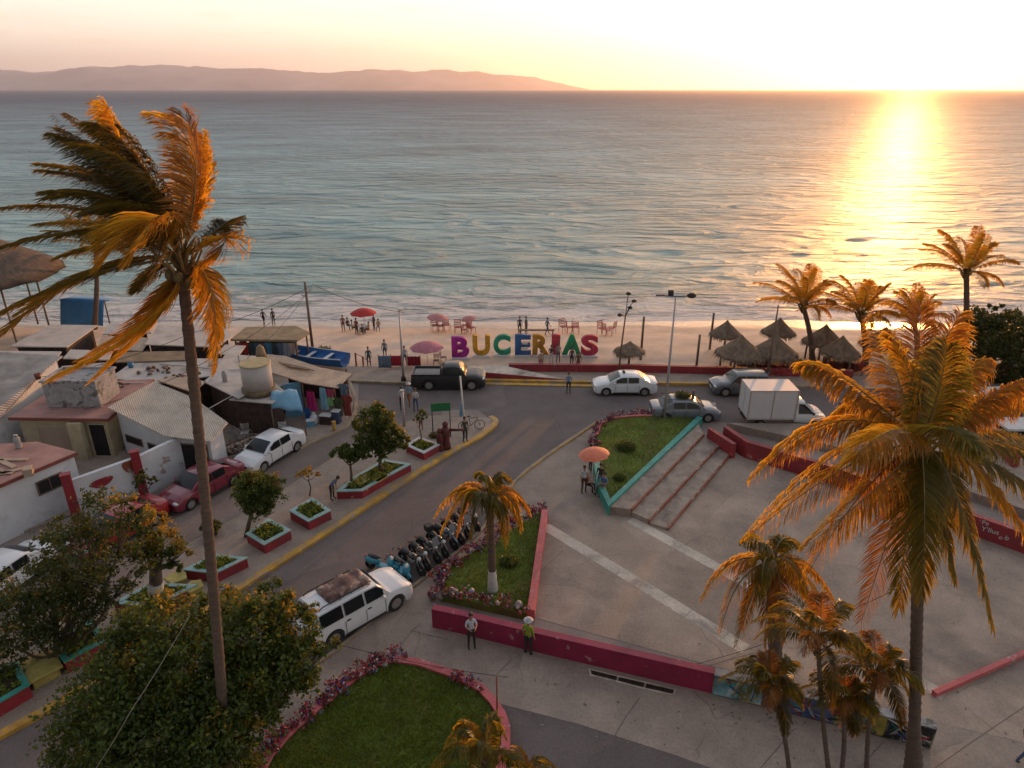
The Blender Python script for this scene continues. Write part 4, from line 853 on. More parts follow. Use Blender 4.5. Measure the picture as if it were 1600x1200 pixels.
CREAM = mat('cream_plaster', (.46, .38, .24), .85, .15, .8, .2, 10, stain=(.30, .24, .16), stain_sc=.8)
PINKR = mat('pink_roof_coating', (.36, .19, .16), .9, .2, .7, .4, 10, stain=(.24, .13, .11), stain_sc=.6)
REDT = mat('dark_red_trim', (.20, .05, .035), .7, .2, 2, .1)
GREYB = mat('mouldy_block', (.33, .32, .32), .95, .25, 1.6, .5, 9, stain=(.10, .10, .09), stain_sc=1.6, stain_w=(.52, .62))
CORR1 = corr('grey_sheet_roof', (.40, .35, .31), .55, 16, rough=.7, var=.25, sc=.7, stain=(.25, .20, .17), stain_sc=.9)
CORR2 = corr('tan_sheet_roof', (.56, .47, .38), -.6, 18, rough=.7, var=.12, sc=.7, stain=(.36, .29, .24), stain_sc=.9)
TARPW = mat('pale_tarp', (.52, .44, .38), .75, .15, .5, .5, 2.5, stain=(.30, .24, .20), stain_sc=.5, stain_w=(.45, .7))
TARPB = mat('blue_tarp', (.035, .16, .34), .5, .2, .8, .5, 3)
TARPL = mat('light_blue_tarp', (.16, .34, .48), .5, .2, .8, .5, 3)
BLUEW = mat('blue_wall_paint', (.10, .27, .42), .8, .2, 1.5, .3, 8, stain=(.2, .28, .32), stain_sc=2)
DARK = mat('dark_opening', (.012, .010, .010), .9, .2, 2, 0)
WOOD = mat('weathered_wood', (.17, .115, .08), .85, .35, 3, .5, 14, stretch=(1, 1, .25))
PLY = mat('plywood_sheet', (.42, .31, .22), .8, .2, 1.2, .2, 10, stain=(.28, .2, .15), stain_sc=1.1)
def house(name, label, cat, px, h, wm, rm, inset=.25, th=.12, z0=-.05, trim=None, group=None):
    """px: roof corners (px, py[, z]); walls drop from the inset outline"""
    pts = [g(q[0], q[1], (q[2] if len(q) > 2 else h)) for q in px]; c = V((pts[0].x, pts[0].y, 0)); t = thing(name, label, cat, c, group=group)
    L_ = [p - c for p in pts]; n = len(L_); m_ = sum(L_, V()) / n
    ar = sum(L_[i].x * L_[(i + 1) % n].y - L_[(i + 1) % n].x * L_[i].y for i in range(n))
    ins = []
    for i in range(n):
        a, b, d = L_[i - 1], L_[i], L_[(i + 1) % n]
        d1 = (b - a).to_2d().normalized(); d2 = (d - b).to_2d().normalized(); s = 1 if ar > 0 else -1
        n1 = V((-d1.y, d1.x)) * s; n2 = V((-d2.y, d2.x)) * s; mm = (n1 + n2); mm = mm.normalized() if mm.length > .1 else n1; k = inset / max(mm.dot(n1), .4)
        ins.append(V((b.x + mm.x * k, b.y + mm.y * k, b.z)))
    mb = MB(); mb.prism([(p.x, p.y) for p in L_], [p.z - th for p in L_], [p.z for p in L_]); r = mb.build('roof', rm, t)
    if trim: mb = MB(); mb.wall(L_, .05, min(p.z for p in L_) - th - .05, min(p.z for p in L_) - .02, True); mb.build('eaves_trim', trim, r)
    if wm: mb = MB(); mb.prism([(p.x, p.y) for p in ins], z0, [p.z - th - .004 for p in ins]); mb.build('walls', wm, t)
    return t, L_, ins
def opening(name, t, a, b, s0, s1, z0, z1, pane, frame=None, fw=.06, bars=0, depth=.05):
    d = (b - a); d.z = 0; Ln = d.length; d.normalize(); nrm = V((d.y, -d.x, 0)); ctr = V((0, 0, 0))
    ang = atan2(d.y, d.x); p = a + d * Ln * (s0 + s1) / 2; p.z = (z0 + z1) / 2; w_ = Ln * (s1 - s0); hh = z1 - z0
    mb = MB()
    for x, z, ww, h_ in ((-w_ / 2, 0, fw, hh), (w_ / 2, 0, fw, hh), (0, hh / 2, w_ + fw, fw), (0, -hh / 2, w_ + fw, fw)):
        q = p + d * x + V((0, 0, z)); mb.box(q, (ww, depth * 2, h_), ang)
    for i in range(bars):
        q = p + d * (-w_ / 2 + w_ * (i + 1) / (bars + 1)); mb.box(q, (fw * .7, depth * 2, hh), ang)
    f = mb.build(name, frame or WOOD, t); mb = MB(); mb.box(p, (w_ - fw, depth * .9, hh - fw), ang); mb.build('pane' if name == 'window' else 'leaf_panel', pane, f); return f
LITTER = multi('brown_litter', [(.10, .05, .03), (.05, .035, .03), (.16, .09, .06), (.22, .17, .13), (.04, .03, .03)], 0)
def rubble(name, label, c, r, n, s, m=None, z=0):
    t = thing(name, label, 'rubble', V((c.x, c.y, c.z))); mb = MB()
    for k in range(n):
        p = V((rnd.gauss(0, r * .5), rnd.gauss(0, r * .4), rnd.uniform(0, s))); rock(mb, p, s * rnd.uniform(.4, 1))
    o = mb.build('pieces', m or LITTER, t); o['kind'] = 'stuff'; t['kind'] = 'stuff'; return t
# front white building
t, L_, I_ = house('white_building', 'white plastered building with pink roof at the left edge, nearest of the houses', 'building', [(-80, 790), (120, 706), (58, 690), (-120, 700)], 3.0, WHITE, PINKR, .12, .14, trim=REDT)
opening('window', t, I_[0], I_[1], .63, .85, 1.55, 2.25, DARK, WOOD, .06, 1)
mb = MB()
for k in range(5): mb.box((L_[0].lerp(L_[2], .45 + k * .05)) + V((rnd.uniform(-.6, .6), rnd.uniform(-.3, .3), .05)), (1.4, .25, .05), rnd.uniform(-.6, .6))
mb.build('loose_boards', PLY, t)
# yard wall with red pillars
w1 = [g(126, 812), g(228, 772), g(292, 738)]
lowwall('yard_wall', 'cracked white yard wall between the two red pillars and the blue door', w1, .22, 2.3, mat('cracked_white_wall', (.56, .56, .57), .9, .1, .7, .4, 9, stain=(.30, .22, .18), stain_sc=1.1, stain_w=(.58, .63)), cat='wall')
for i, (p, l) in enumerate(((w1[0], 'red square pillar at the left end of the white yard wall'), (g(229, 773), 'red square pillar in the middle of the white yard wall'))):
    t = thing('red_pillar', l, 'pillar', p + V((0, -.18, 0)), .5, group='red pillars of the yard wall'); mb = MB(); mb.box((0, 0, 1.35), (.42, .34, 2.75)); mb.build('shaft', RED, t, bevel=.01); mb = MB(); mb.box((0, 0, 2.75), (.46, .38, .05)); mb.build('cap', RED, t)
t = thing('blue_door_panel', 'bright blue sheet standing at the right end of the white yard wall', 'panel', g(300, 728), .5); mb = MB(); mb.box((0, 0, 1.15), (1.0, .07, 2.3)); mb.build('sheet', mat('bright_blue_paint', (.01, .16, .36), .5, .15, 1, .1), t); mb = MB(); mb.box((-.46, -.05, 1.15), (.06, .05, 2.3)); mb.box((.46, -.05, 1.15), (.06, .05, 2.3)); mb.box((0, -.05, 1.6), (.86, .05, .06)); mb.build('battens', BLUEW, t)
# painted wall art: faded red and brown patches
for nm, (px, py, z), r_, m_ in (('red mural patch', (160, 755, 1.2), (.55, .24), RED), ('brown mural patch', (205, 730, 1.5), (.34, .38), BROWN)):
    y_ = w1[0].lerp(w1[1], (px - 126) / 102).y
    p = at(px, py, y_); t = thing('wall_painting', 'faded %s painted on the white yard wall' % nm, 'painting', p + V((0, -.0, 0))); mb = MB(); d = (w1[1] - w1[0]).normalized()
    nr = V((d.y, -d.x, 0)); pl = (p - w1[0]).dot(nr); off = nr * (.135 - pl); vs = []
    for q in range(18):
        a = q * pi / 9; k = 1 + .25 * noise.noise(V((a, px, 0))) + .12 * sin(3 * a); vs.append(off + d * cos(a) * r_[0] * k + V((0, 0, sin(a) * r_[1] * k)))
    mb.add(vs + [v - nr * .02 for v in vs], [list(range(18)), list(range(35, 17, -1))]); mb.build('paint', m_, t)
# cream house with pink roof
t, L_, I_ = house('cream_house', 'cream house with flat pink roof and dark doorway behind the yard wall', 'house', [(13, 652), (168, 654), (240, 592), (100, 598)], 2.75, CREAM, PINKR, .3, .14, trim=REDT)
opening('door', t, I_[0], I_[1], .78, .97, 0.15, 2.25, DARK, CREAM, .08)
opening('window', t, I_[0], I_[1], .18, .60, .4, 2.1, mat('porch_wall', (.40, .30, .22), .9, .15, 1, .2), CREAM, .1)
mb = MB(); pl_ = I_[0].lerp(I_[1], .68); mb.box((pl_.x, pl_.y - .35, 1.25), (.75, .4, 2.5)); mb.build('pillar', CREAM, t)
t = thing('tank_block', 'mouldy grey concrete water tank standing on the pink roof', 'water tank', g(75, 637, 2.75)); a, b = g(75, 637, 2.75), g(158, 637, 2.75); d_ = g(165, 622, 2.75); c_ = V((a.x, a.y, 2.75)); w_ = (b - a).x
mb = MB(); mb.box((w_ / 2, 1.1, .8), (w_, 2.2, 1.6)); mb.build('block', GREYB, t, bevel=.03); mb = MB(); mb.wall([V((0, 0, 0)), V((w_, 0, 0)), V((w_, 2.2, 0)), V((0, 2.2, 0))], .14, 1.6, 1.72, True); mb.build('rim', GREYB, t)
# big grey corrugated roof at left
house('long_shed', 'large shed with weathered grey corrugated roof at the left edge', 'shed', [(-90, 705, 2.6), (2, 652, 2.6), (74, 574, 3.6), (98, 556, 3.8), (0, 550, 3.8), (-120, 560, 3.8)], 3, WHITE, CORR1, .3, .08)
# white house with tan sheet roof
t, L_, I_ = house('white_house', 'white house with tan corrugated lean-to roof beside the palm trunk', 'house', [(168, 636, 3.2), (258, 681, 2.5), (330, 690, 2.3), (356, 660, 2.6), (300, 620, 3.1), (240, 596, 3.4)], 3, WHITE, CORR2, .3, .07, trim=None)
opening('window', t, I_[0], I_[1], .08, .40, 1.0, 1.45, DARK, WOOD, .05); opening('window', t, I_[0], I_[1], .52, .92, .95, 1.4, DARK, WOOD, .05)
opening('door', t, I_[1], I_[2], .08, .9, .1, 1.9, DARK, WOOD, .08)
THT0 = mat('flat_thatch_dark', (.24, .17, .10), .95, .25, 1.2, .9, 14, stain=(.16, .11, .07), stain_sc=1)
# flat roofs of the market
ROOFW = mat('whitewashed_roof', (.48, .43, .39), .9, .15, .4, .6, 3, stain=(.24, .20, .18), stain_sc=.45, stain_w=(.48, .68))
def shed(label, px, h, rm=TARPW, wm=WOOD, th=.08, inset=.3): return house('market_shed', label, 'shed', px, h, wm, rm, inset, th, group='flat-roofed market sheds')
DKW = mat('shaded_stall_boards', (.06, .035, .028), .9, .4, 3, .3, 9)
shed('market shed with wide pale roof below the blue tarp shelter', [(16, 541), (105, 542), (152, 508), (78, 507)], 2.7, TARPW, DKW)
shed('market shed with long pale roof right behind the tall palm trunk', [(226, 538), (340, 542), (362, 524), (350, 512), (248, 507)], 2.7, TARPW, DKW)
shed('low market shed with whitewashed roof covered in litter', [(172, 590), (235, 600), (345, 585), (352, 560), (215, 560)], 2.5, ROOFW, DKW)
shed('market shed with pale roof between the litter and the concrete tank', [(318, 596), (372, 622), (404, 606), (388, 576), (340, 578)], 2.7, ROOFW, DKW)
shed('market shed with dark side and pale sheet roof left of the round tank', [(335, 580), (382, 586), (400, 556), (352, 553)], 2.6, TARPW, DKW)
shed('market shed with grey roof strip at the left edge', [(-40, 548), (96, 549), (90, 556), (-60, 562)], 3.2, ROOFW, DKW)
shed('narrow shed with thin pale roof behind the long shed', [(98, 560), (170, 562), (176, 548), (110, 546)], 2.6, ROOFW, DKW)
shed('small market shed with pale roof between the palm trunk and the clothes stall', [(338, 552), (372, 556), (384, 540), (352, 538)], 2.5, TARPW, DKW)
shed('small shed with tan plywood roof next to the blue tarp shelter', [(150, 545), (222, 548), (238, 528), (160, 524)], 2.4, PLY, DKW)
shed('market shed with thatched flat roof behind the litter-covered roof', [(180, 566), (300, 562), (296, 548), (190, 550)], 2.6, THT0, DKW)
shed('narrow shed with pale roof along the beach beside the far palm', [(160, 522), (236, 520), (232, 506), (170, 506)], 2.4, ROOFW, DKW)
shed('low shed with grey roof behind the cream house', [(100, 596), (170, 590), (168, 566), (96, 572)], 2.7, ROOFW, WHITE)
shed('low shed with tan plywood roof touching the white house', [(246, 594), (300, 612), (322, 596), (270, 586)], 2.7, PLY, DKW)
def clutter():
    r2 = random.Random(31); items = [('plastic bucket', TARPB), ('plastic bucket', PLWX), ('gas cylinder', GREYB), ('crate', PLY), ('paint can', REDT)]
    spots = [(205, 574, 2.5, 'beside the brown litter on the whitewashed roof', 0), (330, 572, 2.5, 'at the right end of the whitewashed roof', 1), (352, 596, 2.7, 'on the roof left of the round tank', 2), (46, 742, 3.0, 'on the pink roof of the front building', 3), (30, 700, 3.0, 'near the far edge of the front pink roof', 2), (182, 640, 0, 'in the yard by the white house', 0), (205, 700, 0, 'in the yard behind the white wall', 3), (172, 610, 2.75, 'on the pink roof right of the concrete tank', 1), (310, 602, 2.7, 'on the roof just left of the palm trunk', 4), (60, 592, 3.4, 'on the big corrugated roof', 4)]
    for px, py, z, w_, k in spots:
        p = g(px, py, z); nm, m = items[k]; t = thing(nm.replace(' ', '_'), '%s standing %s' % (nm, w_), nm, p, r2.uniform(0, 3)); mb = MB()
        if nm == 'crate': mb.box((0, 0, .2), (.5, .36, .4)); mb.build('box', m, t, bevel=.01); mb = MB(); [mb.box((0, s_ * .19, z_), (.52, .02, .06)) for s_ in (1, -1) for z_ in (.08, .32)]; mb.build('slat', WOOD, t)
        elif nm == 'gas cylinder': mb.lathe([(.14, 0), (.16, .08), (.16, .55), (.10, .66), (.04, .68)], n=12); mb.build('tank', m, t); mb = MB(); mb.lathe([(.09, .68), (.09, .76)], n=10); mb.build('collar', STEELX, t)
        else: mb.lathe([(.15, 0), (.19, .34), (.17, .34), (.135, .03)], n=14); mb.build('bucket_body', m, t); mb = MB(); mb.tube([(-.18, 0, .32), (0, .02, .44), (.18, 0, .32)], .008, 4); mb.build('handle', STEELX, t)
STEELX = mat('plain_steel', (.3, .29, .28), .4, .1, 2, 0, metal=.6); PLWX = mat('cream_plastic', (.5, .46, .38), .5, .1, 2, 0)
clutter()
def roof_pipe(label, a, b, z, r_=.04):
    p, q = g(a[0], a[1], z), g(b[0], b[1], z); mb = MB(); mb.tube([V(), (q - p) * .5 + V((0, 0, .02)), q - p], r_, 6); o = mb.build('roof_pipe', STEELX, loc=p + V((0, 0, .06))); tag(o, label, 'pipe')
roof_pipe('grey pipe lying across the pink roof behind the concrete tank', (110, 600), (225, 600), 2.78)
roof_pipe('pipe lying on the whitewashed roof behind the palm trunk', (250, 570), (335, 578), 2.55)
roof_pipe('pale timber leaning off the roof below the round tank', (316, 646), (378, 612), 2.6, .035)
rubble('roof_litter', 'pile of brown litter on the whitewashed market roof', g(240, 580, 2.5), 1.1, 26, .22, z=0)
rubble('roof_litter', 'heap of dark bags and stones on the roof by the palm trunk', g(285, 592, 2.5), .8, 22, .2)
rubble('roof_litter', 'stones and debris along the edge of the pink roof', g(192, 602, 2.75), .6, 16, .15)
# stall of hanging clothes under a tan thatch roof
def stall(label, px, h, rm, posts=True, group='open market stalls'):
    t, L_, I_ = house('market_stall', label, 'stall', px, h, None, rm, .25, .16, group=group); mb = MB()
    for i, p in enumerate(I_):
        mb = MB(); mb.tube([V((p.x, p.y, -.05)), V((p.x, p.y, p.z - .17))], .07, 6); mb.build('post', WOOD, t)
    return t, L_, I_
THT = mat('flat_thatch', (.30, .215, .125), .95, .25, 1.2, .9, 14, stain=(.20, .14, .09), stain_sc=1)
ts, L_, I_ = stall('open beach stall with flat tan thatched roof and hanging clothes', [(360, 530), (464, 531), (484, 519), (462, 509), (384, 511)], 2.5, THT)
mb = MB(); mb.box(((I_[0] + I_[4]) / 2).to_tuple()[:2] + (1.1,), (.08, 1.2, 2.2)); a, b = I_[3], I_[4]; m_ = (a + b) / 2; mb.box((m_.x, m_.y, 1.15), ((a - b).length, .08, 2.3), atan2((a - b).y, (a - b).x)); mb.build('back_boards', DKW, ts)
GC = {}
def cloth(col, nm='cloth'):
    k = '%s_%02d%02d%02d' % (nm, int(col[0] * 99), int(col[1] * 99), int(col[2] * 99)); return mat(k, col, .85, .25, 5, .4, 9)
def garment(label, top, w_, h_, col, rz=0, shape='shirt', grp='clothes hanging at the market stalls'):
    """a hanging piece of clothing with sleeves and folds"""
    t = thing('hanging_garment', label, 'garment', top, rz, group=grp); mb = MB(); nx, ny = 8, 7; vs = []
    for j in range(ny + 1):
        f = j / ny
        for i in range(nx + 1):
            u = i / nx * 2 - 1; wd = w_ / 2 * ((1.35 if .1 < f < .42 else .62 + .5 * min(f, .1) * 4) if shape == 'shirt' else .8 + .35 * f)
            vs.append((u * wd, .05 * sin(u * 7 + f * 2) * f, -f * h_ * (1 if abs(u) < .7 or shape != 'shirt' or f < .42 else 1)))
    n = nx + 1; fs = [(r_ * n + i, r_ * n + i + 1, (r_ + 1) * n + i + 1, (r_ + 1) * n + i) for r_ in range(ny) for i in range(nx)]
    k = len(vs); vs += [(x, y + .05, z) for x, y, z in vs]; fs += [tuple(q + k for q in f[::-1]) for f in fs]
    for r_ in range(ny): fs += [(r_ * n, (r_ + 1) * n, (r_ + 1) * n + k, r_ * n + k), (r_ * n + nx, r_ * n + nx + k, (r_ + 1) * n + nx + k, (r_ + 1) * n + nx)]
    mb.add(vs, fs, True); mb.build('fabric', cloth(col), t); mb = MB(); mb.tube([(0, .025, .12), (.03, .025, .16), (0, .025, .19)], .008, 4); mb.tube([(-w_ * .28, .025, 0), (0, .025, .12), (w_ * .28, .025, 0)], .008, 4); mb.build('hanger', WOOD, t)
yb = g(400, 550).y
cl = [(.50, .06, .04), (.45, .04, .03), (.04, .06, .07), (.05, .12, .15), (.08, .08, .10), (.06, .20, .30), (.04, .05, .06), (.10, .14, .22), (.25, .28, .32), (.40, .30, .28)]
nmz = ['orange red', 'red', 'charcoal', 'dark teal', 'dark grey', 'sky blue', 'black', 'navy', 'pale grey', 'beige']
for i, c_ in enumerate(cl):
    p = I_[0].lerp(I_[1], (i + .6) / 10.4); garment('%s garment hanging in the thatched beach stall' % nmz[i], V((p.x + L_[0].x * 0, p.y, 2.15)) + V((ts.location.x, ts.location.y - .0, 0)), .55, .85 + .1 * (i % 3), c_, 0, 'shirt' if i % 2 else 'towel')
# blue tarp shelter
def tarp_shelter():
    c = g(75, 508); c.z = -.6; Y = c.y + 2; t = thing('tarp_shelter', 'bright blue tarp shelter below the big thatched roof', 'tent', V((c.x, Y, -.6)))
    a, b = at(75, 507, Y), at(142, 507, Y); w_ = b.x - a.x; h_ = at(110, 470, Y).z + .6; mb = MB(); nx, ny = 14, 8; vs = []
    for j in range(ny + 1):
        for i in range(nx + 1):
            f = j / ny; u = i / nx; vs.append((u * w_, -.35 * (1 - f) + .12 * sin(u * 17) * (1 - f) + f * .6, f * h_ * (1 - .12 * u * u)))
    n = nx + 1; mb.add(vs, [(r_ * n + i, r_ * n + i + 1, (r_ + 1) * n + i + 1, (r_ + 1) * n + i) for r_ in range(ny) for i in range(nx)], True)
    k = [vs[ny * n + i] for i in range(n)]; mb.add(k + [(x, y + 2.2, z - .3) for x, y, z in k], [(i, i + 1, n + i + 1, n + i) for i in range(nx)], True)
    o = mb.build('tarp', TARPB, t); sl = o.modifiers.new('s', 'SOLIDIFY'); sl.thickness = .02
    for x in (0, w_ / 2, w_): mb = MB(); mb.tube([(x, .7, -.1), (x, .7, h_ * .95)], .06, 6); mb.build('post', WOOD, t)
tarp_shelter()
THATCH = mat('dry_thatch', (.23, .165, .11), .95, .35, 3, 1.0, 30, stain=(.12, .085, .06), stain_sc=1.5, stretch=(1, 1, .35))
THATCHD = mat('shaded_thatch', (.13, .09, .065), .95, .35, 3, 1.0, 30, stain=(.08, .055, .04), stain_sc=1.5, stretch=(1, 1, .35))  # darker copy of the thatch, with the shaded side put into its colour
def palapa(label, px_apex, py_apex, py_base, rpx, Y, sides=14, cat='thatched hut', poles=1, group='thatched beach huts', slope=None, top_z=3.0, flat=.9):
    """thatched cone with ragged eaves on posts"""
    if top_z:
        Y = 40.0
        while at(px_apex, py_apex, Y).z - beach_z(Y) > top_z and Y < 75: Y += .1
    ap = at(px_apex, py_apex, Y); ev = at(px_apex, py_base, Y); r_ = rpx * Y / (cos(PIT) - (py_base - 600) / FPX * sin(PIT)) / FPX
    z0 = beach_z(Y) - .05; hh = ap.z - ev.z
    # the visible near eave hangs lower in the picture than the cone's middle: correct for the view from above
    hz = min(hh, max(.5, hh * .82)) if not top_z else min(r_ * .95, top_z * .62); t = thing('thatched_hut', label, cat, V((ap.x, Y, z0)), group=group); top = ap.z - z0; ez = max(top - hz, 1.5)
    mb = MB(); vs = []; n = 40; rings = 9
    for j in range(rings + 1):
        f = j / rings
        for i in range(n):
            a = 2 * pi * i / n; k = 1 + (.05 * noise.noise(V((cos(a) * 3, sin(a) * 3, f * 3))) + .03 * ((i % 2) - .5) * f) * (1 if j else 0); rr_ = max(.03, r_ * f * k); z = top - (top - ez) * (f ** flat) - (.10 * (i % 3 == 0) if j == rings else 0); vs.append((cos(a) * rr_, sin(a) * rr_, z))
    mb.add(vs, [(j * n + i, j * n + (i + 1) % n, (j + 1) * n + (i + 1) % n, (j + 1) * n + i) for j in range(rings) for i in range(n)], True)
    b = len(mb.v) - n; mb.add([(0, 0, top - .25)], []); q = len(mb.v) - 1
    for i in range(n): mb.f.append([q, b + (i + 1) % n, b + i][::-1]); mb.m.append(0); mb.sm.append(False)
    # straw ends hanging from the eaves and standing off the cone
    for k in range(700):
        a = rnd.uniform(0, 2 * pi); f = 1 if rnd.random() < .45 else rnd.random() ** .5; rr_ = r_ * f * 1.0; z = top - (top - ez) * (f ** flat); l = rnd.uniform(.15, .38); d = V((cos(a), sin(a), 0)); p = d * rr_ + V((0, 0, z + .03)); sdv = V((-sin(a), cos(a), 0)) * .02
        e_ = p + d * l * .55 + V((0, 0, -l * (top - ez) / r_ * .55 - (.15 if f == 1 else 0))); mb.add([p - sdv, p + sdv, e_], [(0, 1, 2)], False)
    mb.build('thatch_roof', THATCH if top_z else THATCHD, t)
    if poles == 1: mb = MB(); mb.tube([(0, 0, -.1), (0, 0, top - .2)], .09, 8); mb.build('post', WOOD, t)
    else:
        for i in range(poles):
            a = 2 * pi * i / poles + .4; mb = MB(); mb.tube([(cos(a) * r_ * .72, sin(a) * r_ * .72, -.1), (cos(a) * r_ * .72, sin(a) * r_ * .72, ez + .25)], .08, 7); mb.build('post', WOOD, t)
    return t
palapa('huge dark thatched roof cut by the left edge of the photo', -105, 338, 452, 150, 57, poles=8, group=None, cat='thatched roof', flat=1.05, top_z=None)
palapa('thatched hut standing alone right of the letter sign', 985, 533, 556, 24, 56, top_z=2.3)
palapa('small pointed thatched hut left of the hut cluster', 1137, 500, 522, 25, 58)
palapa('tall thatched hut at the back of the cluster beside the thin pole', 1220, 496, 528, 26, 58)
palapa('wide low thatched hut at the front left of the cluster', 1160, 523, 562, 38, 52.5, poles=5)
palapa('wide thatched hut at the front right of the cluster', 1214, 522, 562, 36, 53.5, poles=5)
palapa('broad thatched hut right of the leftmost beach palm', 1292, 506, 532, 32, 60, poles=5)
palapa('round thatched hut in front of the broad one', 1318, 524, 560, 30, 54, poles=4)
palapa('thatched hut half hidden between the sunlit palms', 1385, 510, 545, 34, 57, poles=4)
# clothes shop with blue walls and plank roof
def shop():
    t, L_, I_ = house('blue_shop', 'blue-walled souvenir shop under tan plank sheets by the white sedan', 'shop', [(425, 582, 2.8), (476, 598, 2.7), (528, 606, 2.55), (549, 583, 2.6), (500, 574, 2.8), (446, 556, 2.9), (415, 553, 2.9)], 2.8, None, PLY, .3, .07)
    c = t.location
    def lw(a, b, h, m, nm='wall', z=0.0):
        a, b = g(*a) - c, g(*b) - c; mb = MB(); mb.wall([a, b], .12, -.03, h); return mb.build(nm, m, t)
    lw((448, 655), (476, 651), 2.5, BLUEW); lw((405, 612), (425, 605), 2.3, DKW); lw((455, 620), (530, 628), 2.3, DKW); lw((530, 628), (545, 645), 2.3, DKW); lw((395, 662), (452, 645), 2.0, DKW)
    for p in ((478, 650), (527, 652), (546, 628)):
        q = g(*p) - c; mb = MB(); mb.tube([(q.x, q.y, 0), (q.x, q.y, 2.5)], .06, 6); mb.build('post', WOOD, t)
    mb = MB(); q = [g(*p, 2.87) - c for p in ((435, 566), (478, 575), (492, 580), (452, 574))]; mb.prism([(p.x, p.y) for p in q], 2.88, 2.93); mb.build('loose_plank', WOOD, t)
    # lower lean-to with grey roof and light blue tarp
    t2, L2, I2 = house('lean_to', 'low lean-to with pale roof carrying the round tank', 'shed', [(358, 624, 2.5), (425, 630, 2.4), (446, 612, 2.5), (430, 598, 2.6), (398, 606, 2.6)], 2.5, DKW, ROOFW, .25, .08)
    c2 = t2.location; t3 = thing('awning', 'light blue tarp awning bulging over the shop front', 'awning', c2); mb = MB(); vs = []; nx, ny = 12, 8
    A = [g(425, 612, 2.75) - c2, g(463, 608, 2.75) - c2]; Bb = [g(424, 640, 1.9) - c2, g(474, 645, 1.7) - c2]
    for j in range(ny + 1):
        for i in range(nx + 1):
            f, u = j / ny, i / nx; p = A[0].lerp(A[1], u).lerp(Bb[0].lerp(Bb[1], u), f); vs.append(p + V((0, 0, .35 * sin(pi * f * .9) * (1 - .4 * u) + .06 * sin(u * 11 + f * 5))))
    n = nx + 1; mb.add(vs, [(r_ * n + i, r_ * n + i + 1, (r_ + 1) * n + i + 1, (r_ + 1) * n + i) for r_ in range(ny) for i in range(nx)], True); o = mb.build('tarp_cover', TARPL, t3); s_ = o.modifiers.new('s', 'SOLIDIFY'); s_.thickness = .025
    for i, q in enumerate((Bb[0], Bb[1])): mb = MB(); mb.tube([(q.x, q.y, 0), (q.x, q.y, q.z)], .04, 6); mb.build('pole', WOOD, t3)
    tb = thing('blue_post_panel', 'blue painted doorway panel under the lean-to, left of the awning', 'door', g(412, 676)); mb = MB(); mb.box((0, 0, 1.05), (.7, .14, 2.1)); mb.build('panel', BLUEW, tb); mb = MB(); mb.box((.0, -.09, 1.05), (.12, .04, 2.1)); mb.build('batten', TARPB, tb)
shop()
def round_tank():
    c = g(405, 612, 2.56); t = thing('round_tank', 'round pale concrete water tank with tan lid on the lean-to', 'water tank', c)
    mb = MB(); mb.lathe([(1.02, 0), (1.02, .35)], n=24); mb.build('base_ring', mat('tank_base', (.16, .12, .07), .9, .3, 2, .4), t); mb = MB(); mb.lathe([(.90, .35), (.92, 1.9)], n=28); mb.build('drum', mat('tank_grey', (.42, .38, .36), .8, .1, 1, .2), t)
    mb = MB(); mb.lathe([(.94, 1.9), (.96, 1.94), (.90, 1.99)], n=28); mb.build('lid', mat('tank_lid', (.42, .33, .17), .8, .2, 2, .4), t); mb = MB(); mb.tube([(-.98, .1, 0), (-.98, .1, 2.4)], .035, 6); mb.build('vent_pipe', GREYB, t)
round_tank()
t = thing('straw_bundle', 'upright tan straw bundle behind the round tank', 'bundle', g(409, 563, 2.6)); mb = MB(); mb.lathe([(.30, 0), (.34, .5), (.26, .95), (.06, 1.15)], n=10); mb.build('straw', THT, t); mb = MB(); mb.lathe([(.355, .42), (.355, .5)], n=12); mb.build('tie', WOOD, t)
gar = [(484, 612, 642, .62, (.42, .015, .14), 'magenta', 'towel'), (503, 606, 640, .5, (.20, .38, .48), 'pale blue', 'towel'), (514, 608, 622, .55, (.34, .05, .10), 'dotted crimson', 'shirt'), (514, 620, 634, .5, (.18, .38, .14), 'light green', 'shirt'), (535, 600, 618, .6, (.10, .14, .20), 'slate blue', 'shirt'), (478, 638, 668, .6, (.03, .13, .34), 'deep blue', 'towel'), (540, 616, 650, .6, (.22, .04, .03), 'dark red', 'shirt'), (527, 622, 650, .55, (.05, .07, .03), 'dark olive', 'shirt')]
for px, y0_, y1_, w_, c_, nm, sh in gar:
    Yg = g(px, 664).y + .4; a, b = at(px, y0_, Yg), at(px, y1_, Yg); garment('%s garment hanging at the front of the blue-walled shop' % nm, a, w_, a.z - b.z, c_, -.2, sh)
# goods standing outside the shop
def crate(label, p, d, m, rz=0, nm='storage_box', lid=None):
    t = thing(nm, label, 'box', p, rz); mb = MB(); mb.box((0, 0, d[2] / 2), d); mb.build('body', m, t, bevel=.02); mb = MB(); mb.box((0, 0, d[2] + .03), (d[0] * 1.04, d[1] * 1.04, .06)); mb.build('lid', lid or WHITE, t, bevel=.01)
crate('dark drinks cooler with white lid outside the shop', g(511, 664), (.75, .5, .7), DKW, -.2)
crate('white and navy box beside the cooler outside the shop', g(527, 663), (.5, .45, .95), mat('navy_plastic', (.04, .06, .12), .5, .1, 2, 0), -.2)
crate('small blue box at the foot of the blue garment', g(486, 668), (.5, .4, .5), BLUEW, .3)
t = thing('white_sack', 'white crumpled sack leaning outside the shop', 'sack', g(492, 664)); mb = MB(); mb.ball((0, 0, .38), (.3, .25, .42), 10); mb.build('sack_body', WHITE, t); mb = MB(); mb.lathe([(.07, .76), (.12, .88)], n=8); mb.build('neck', WHITE, t)
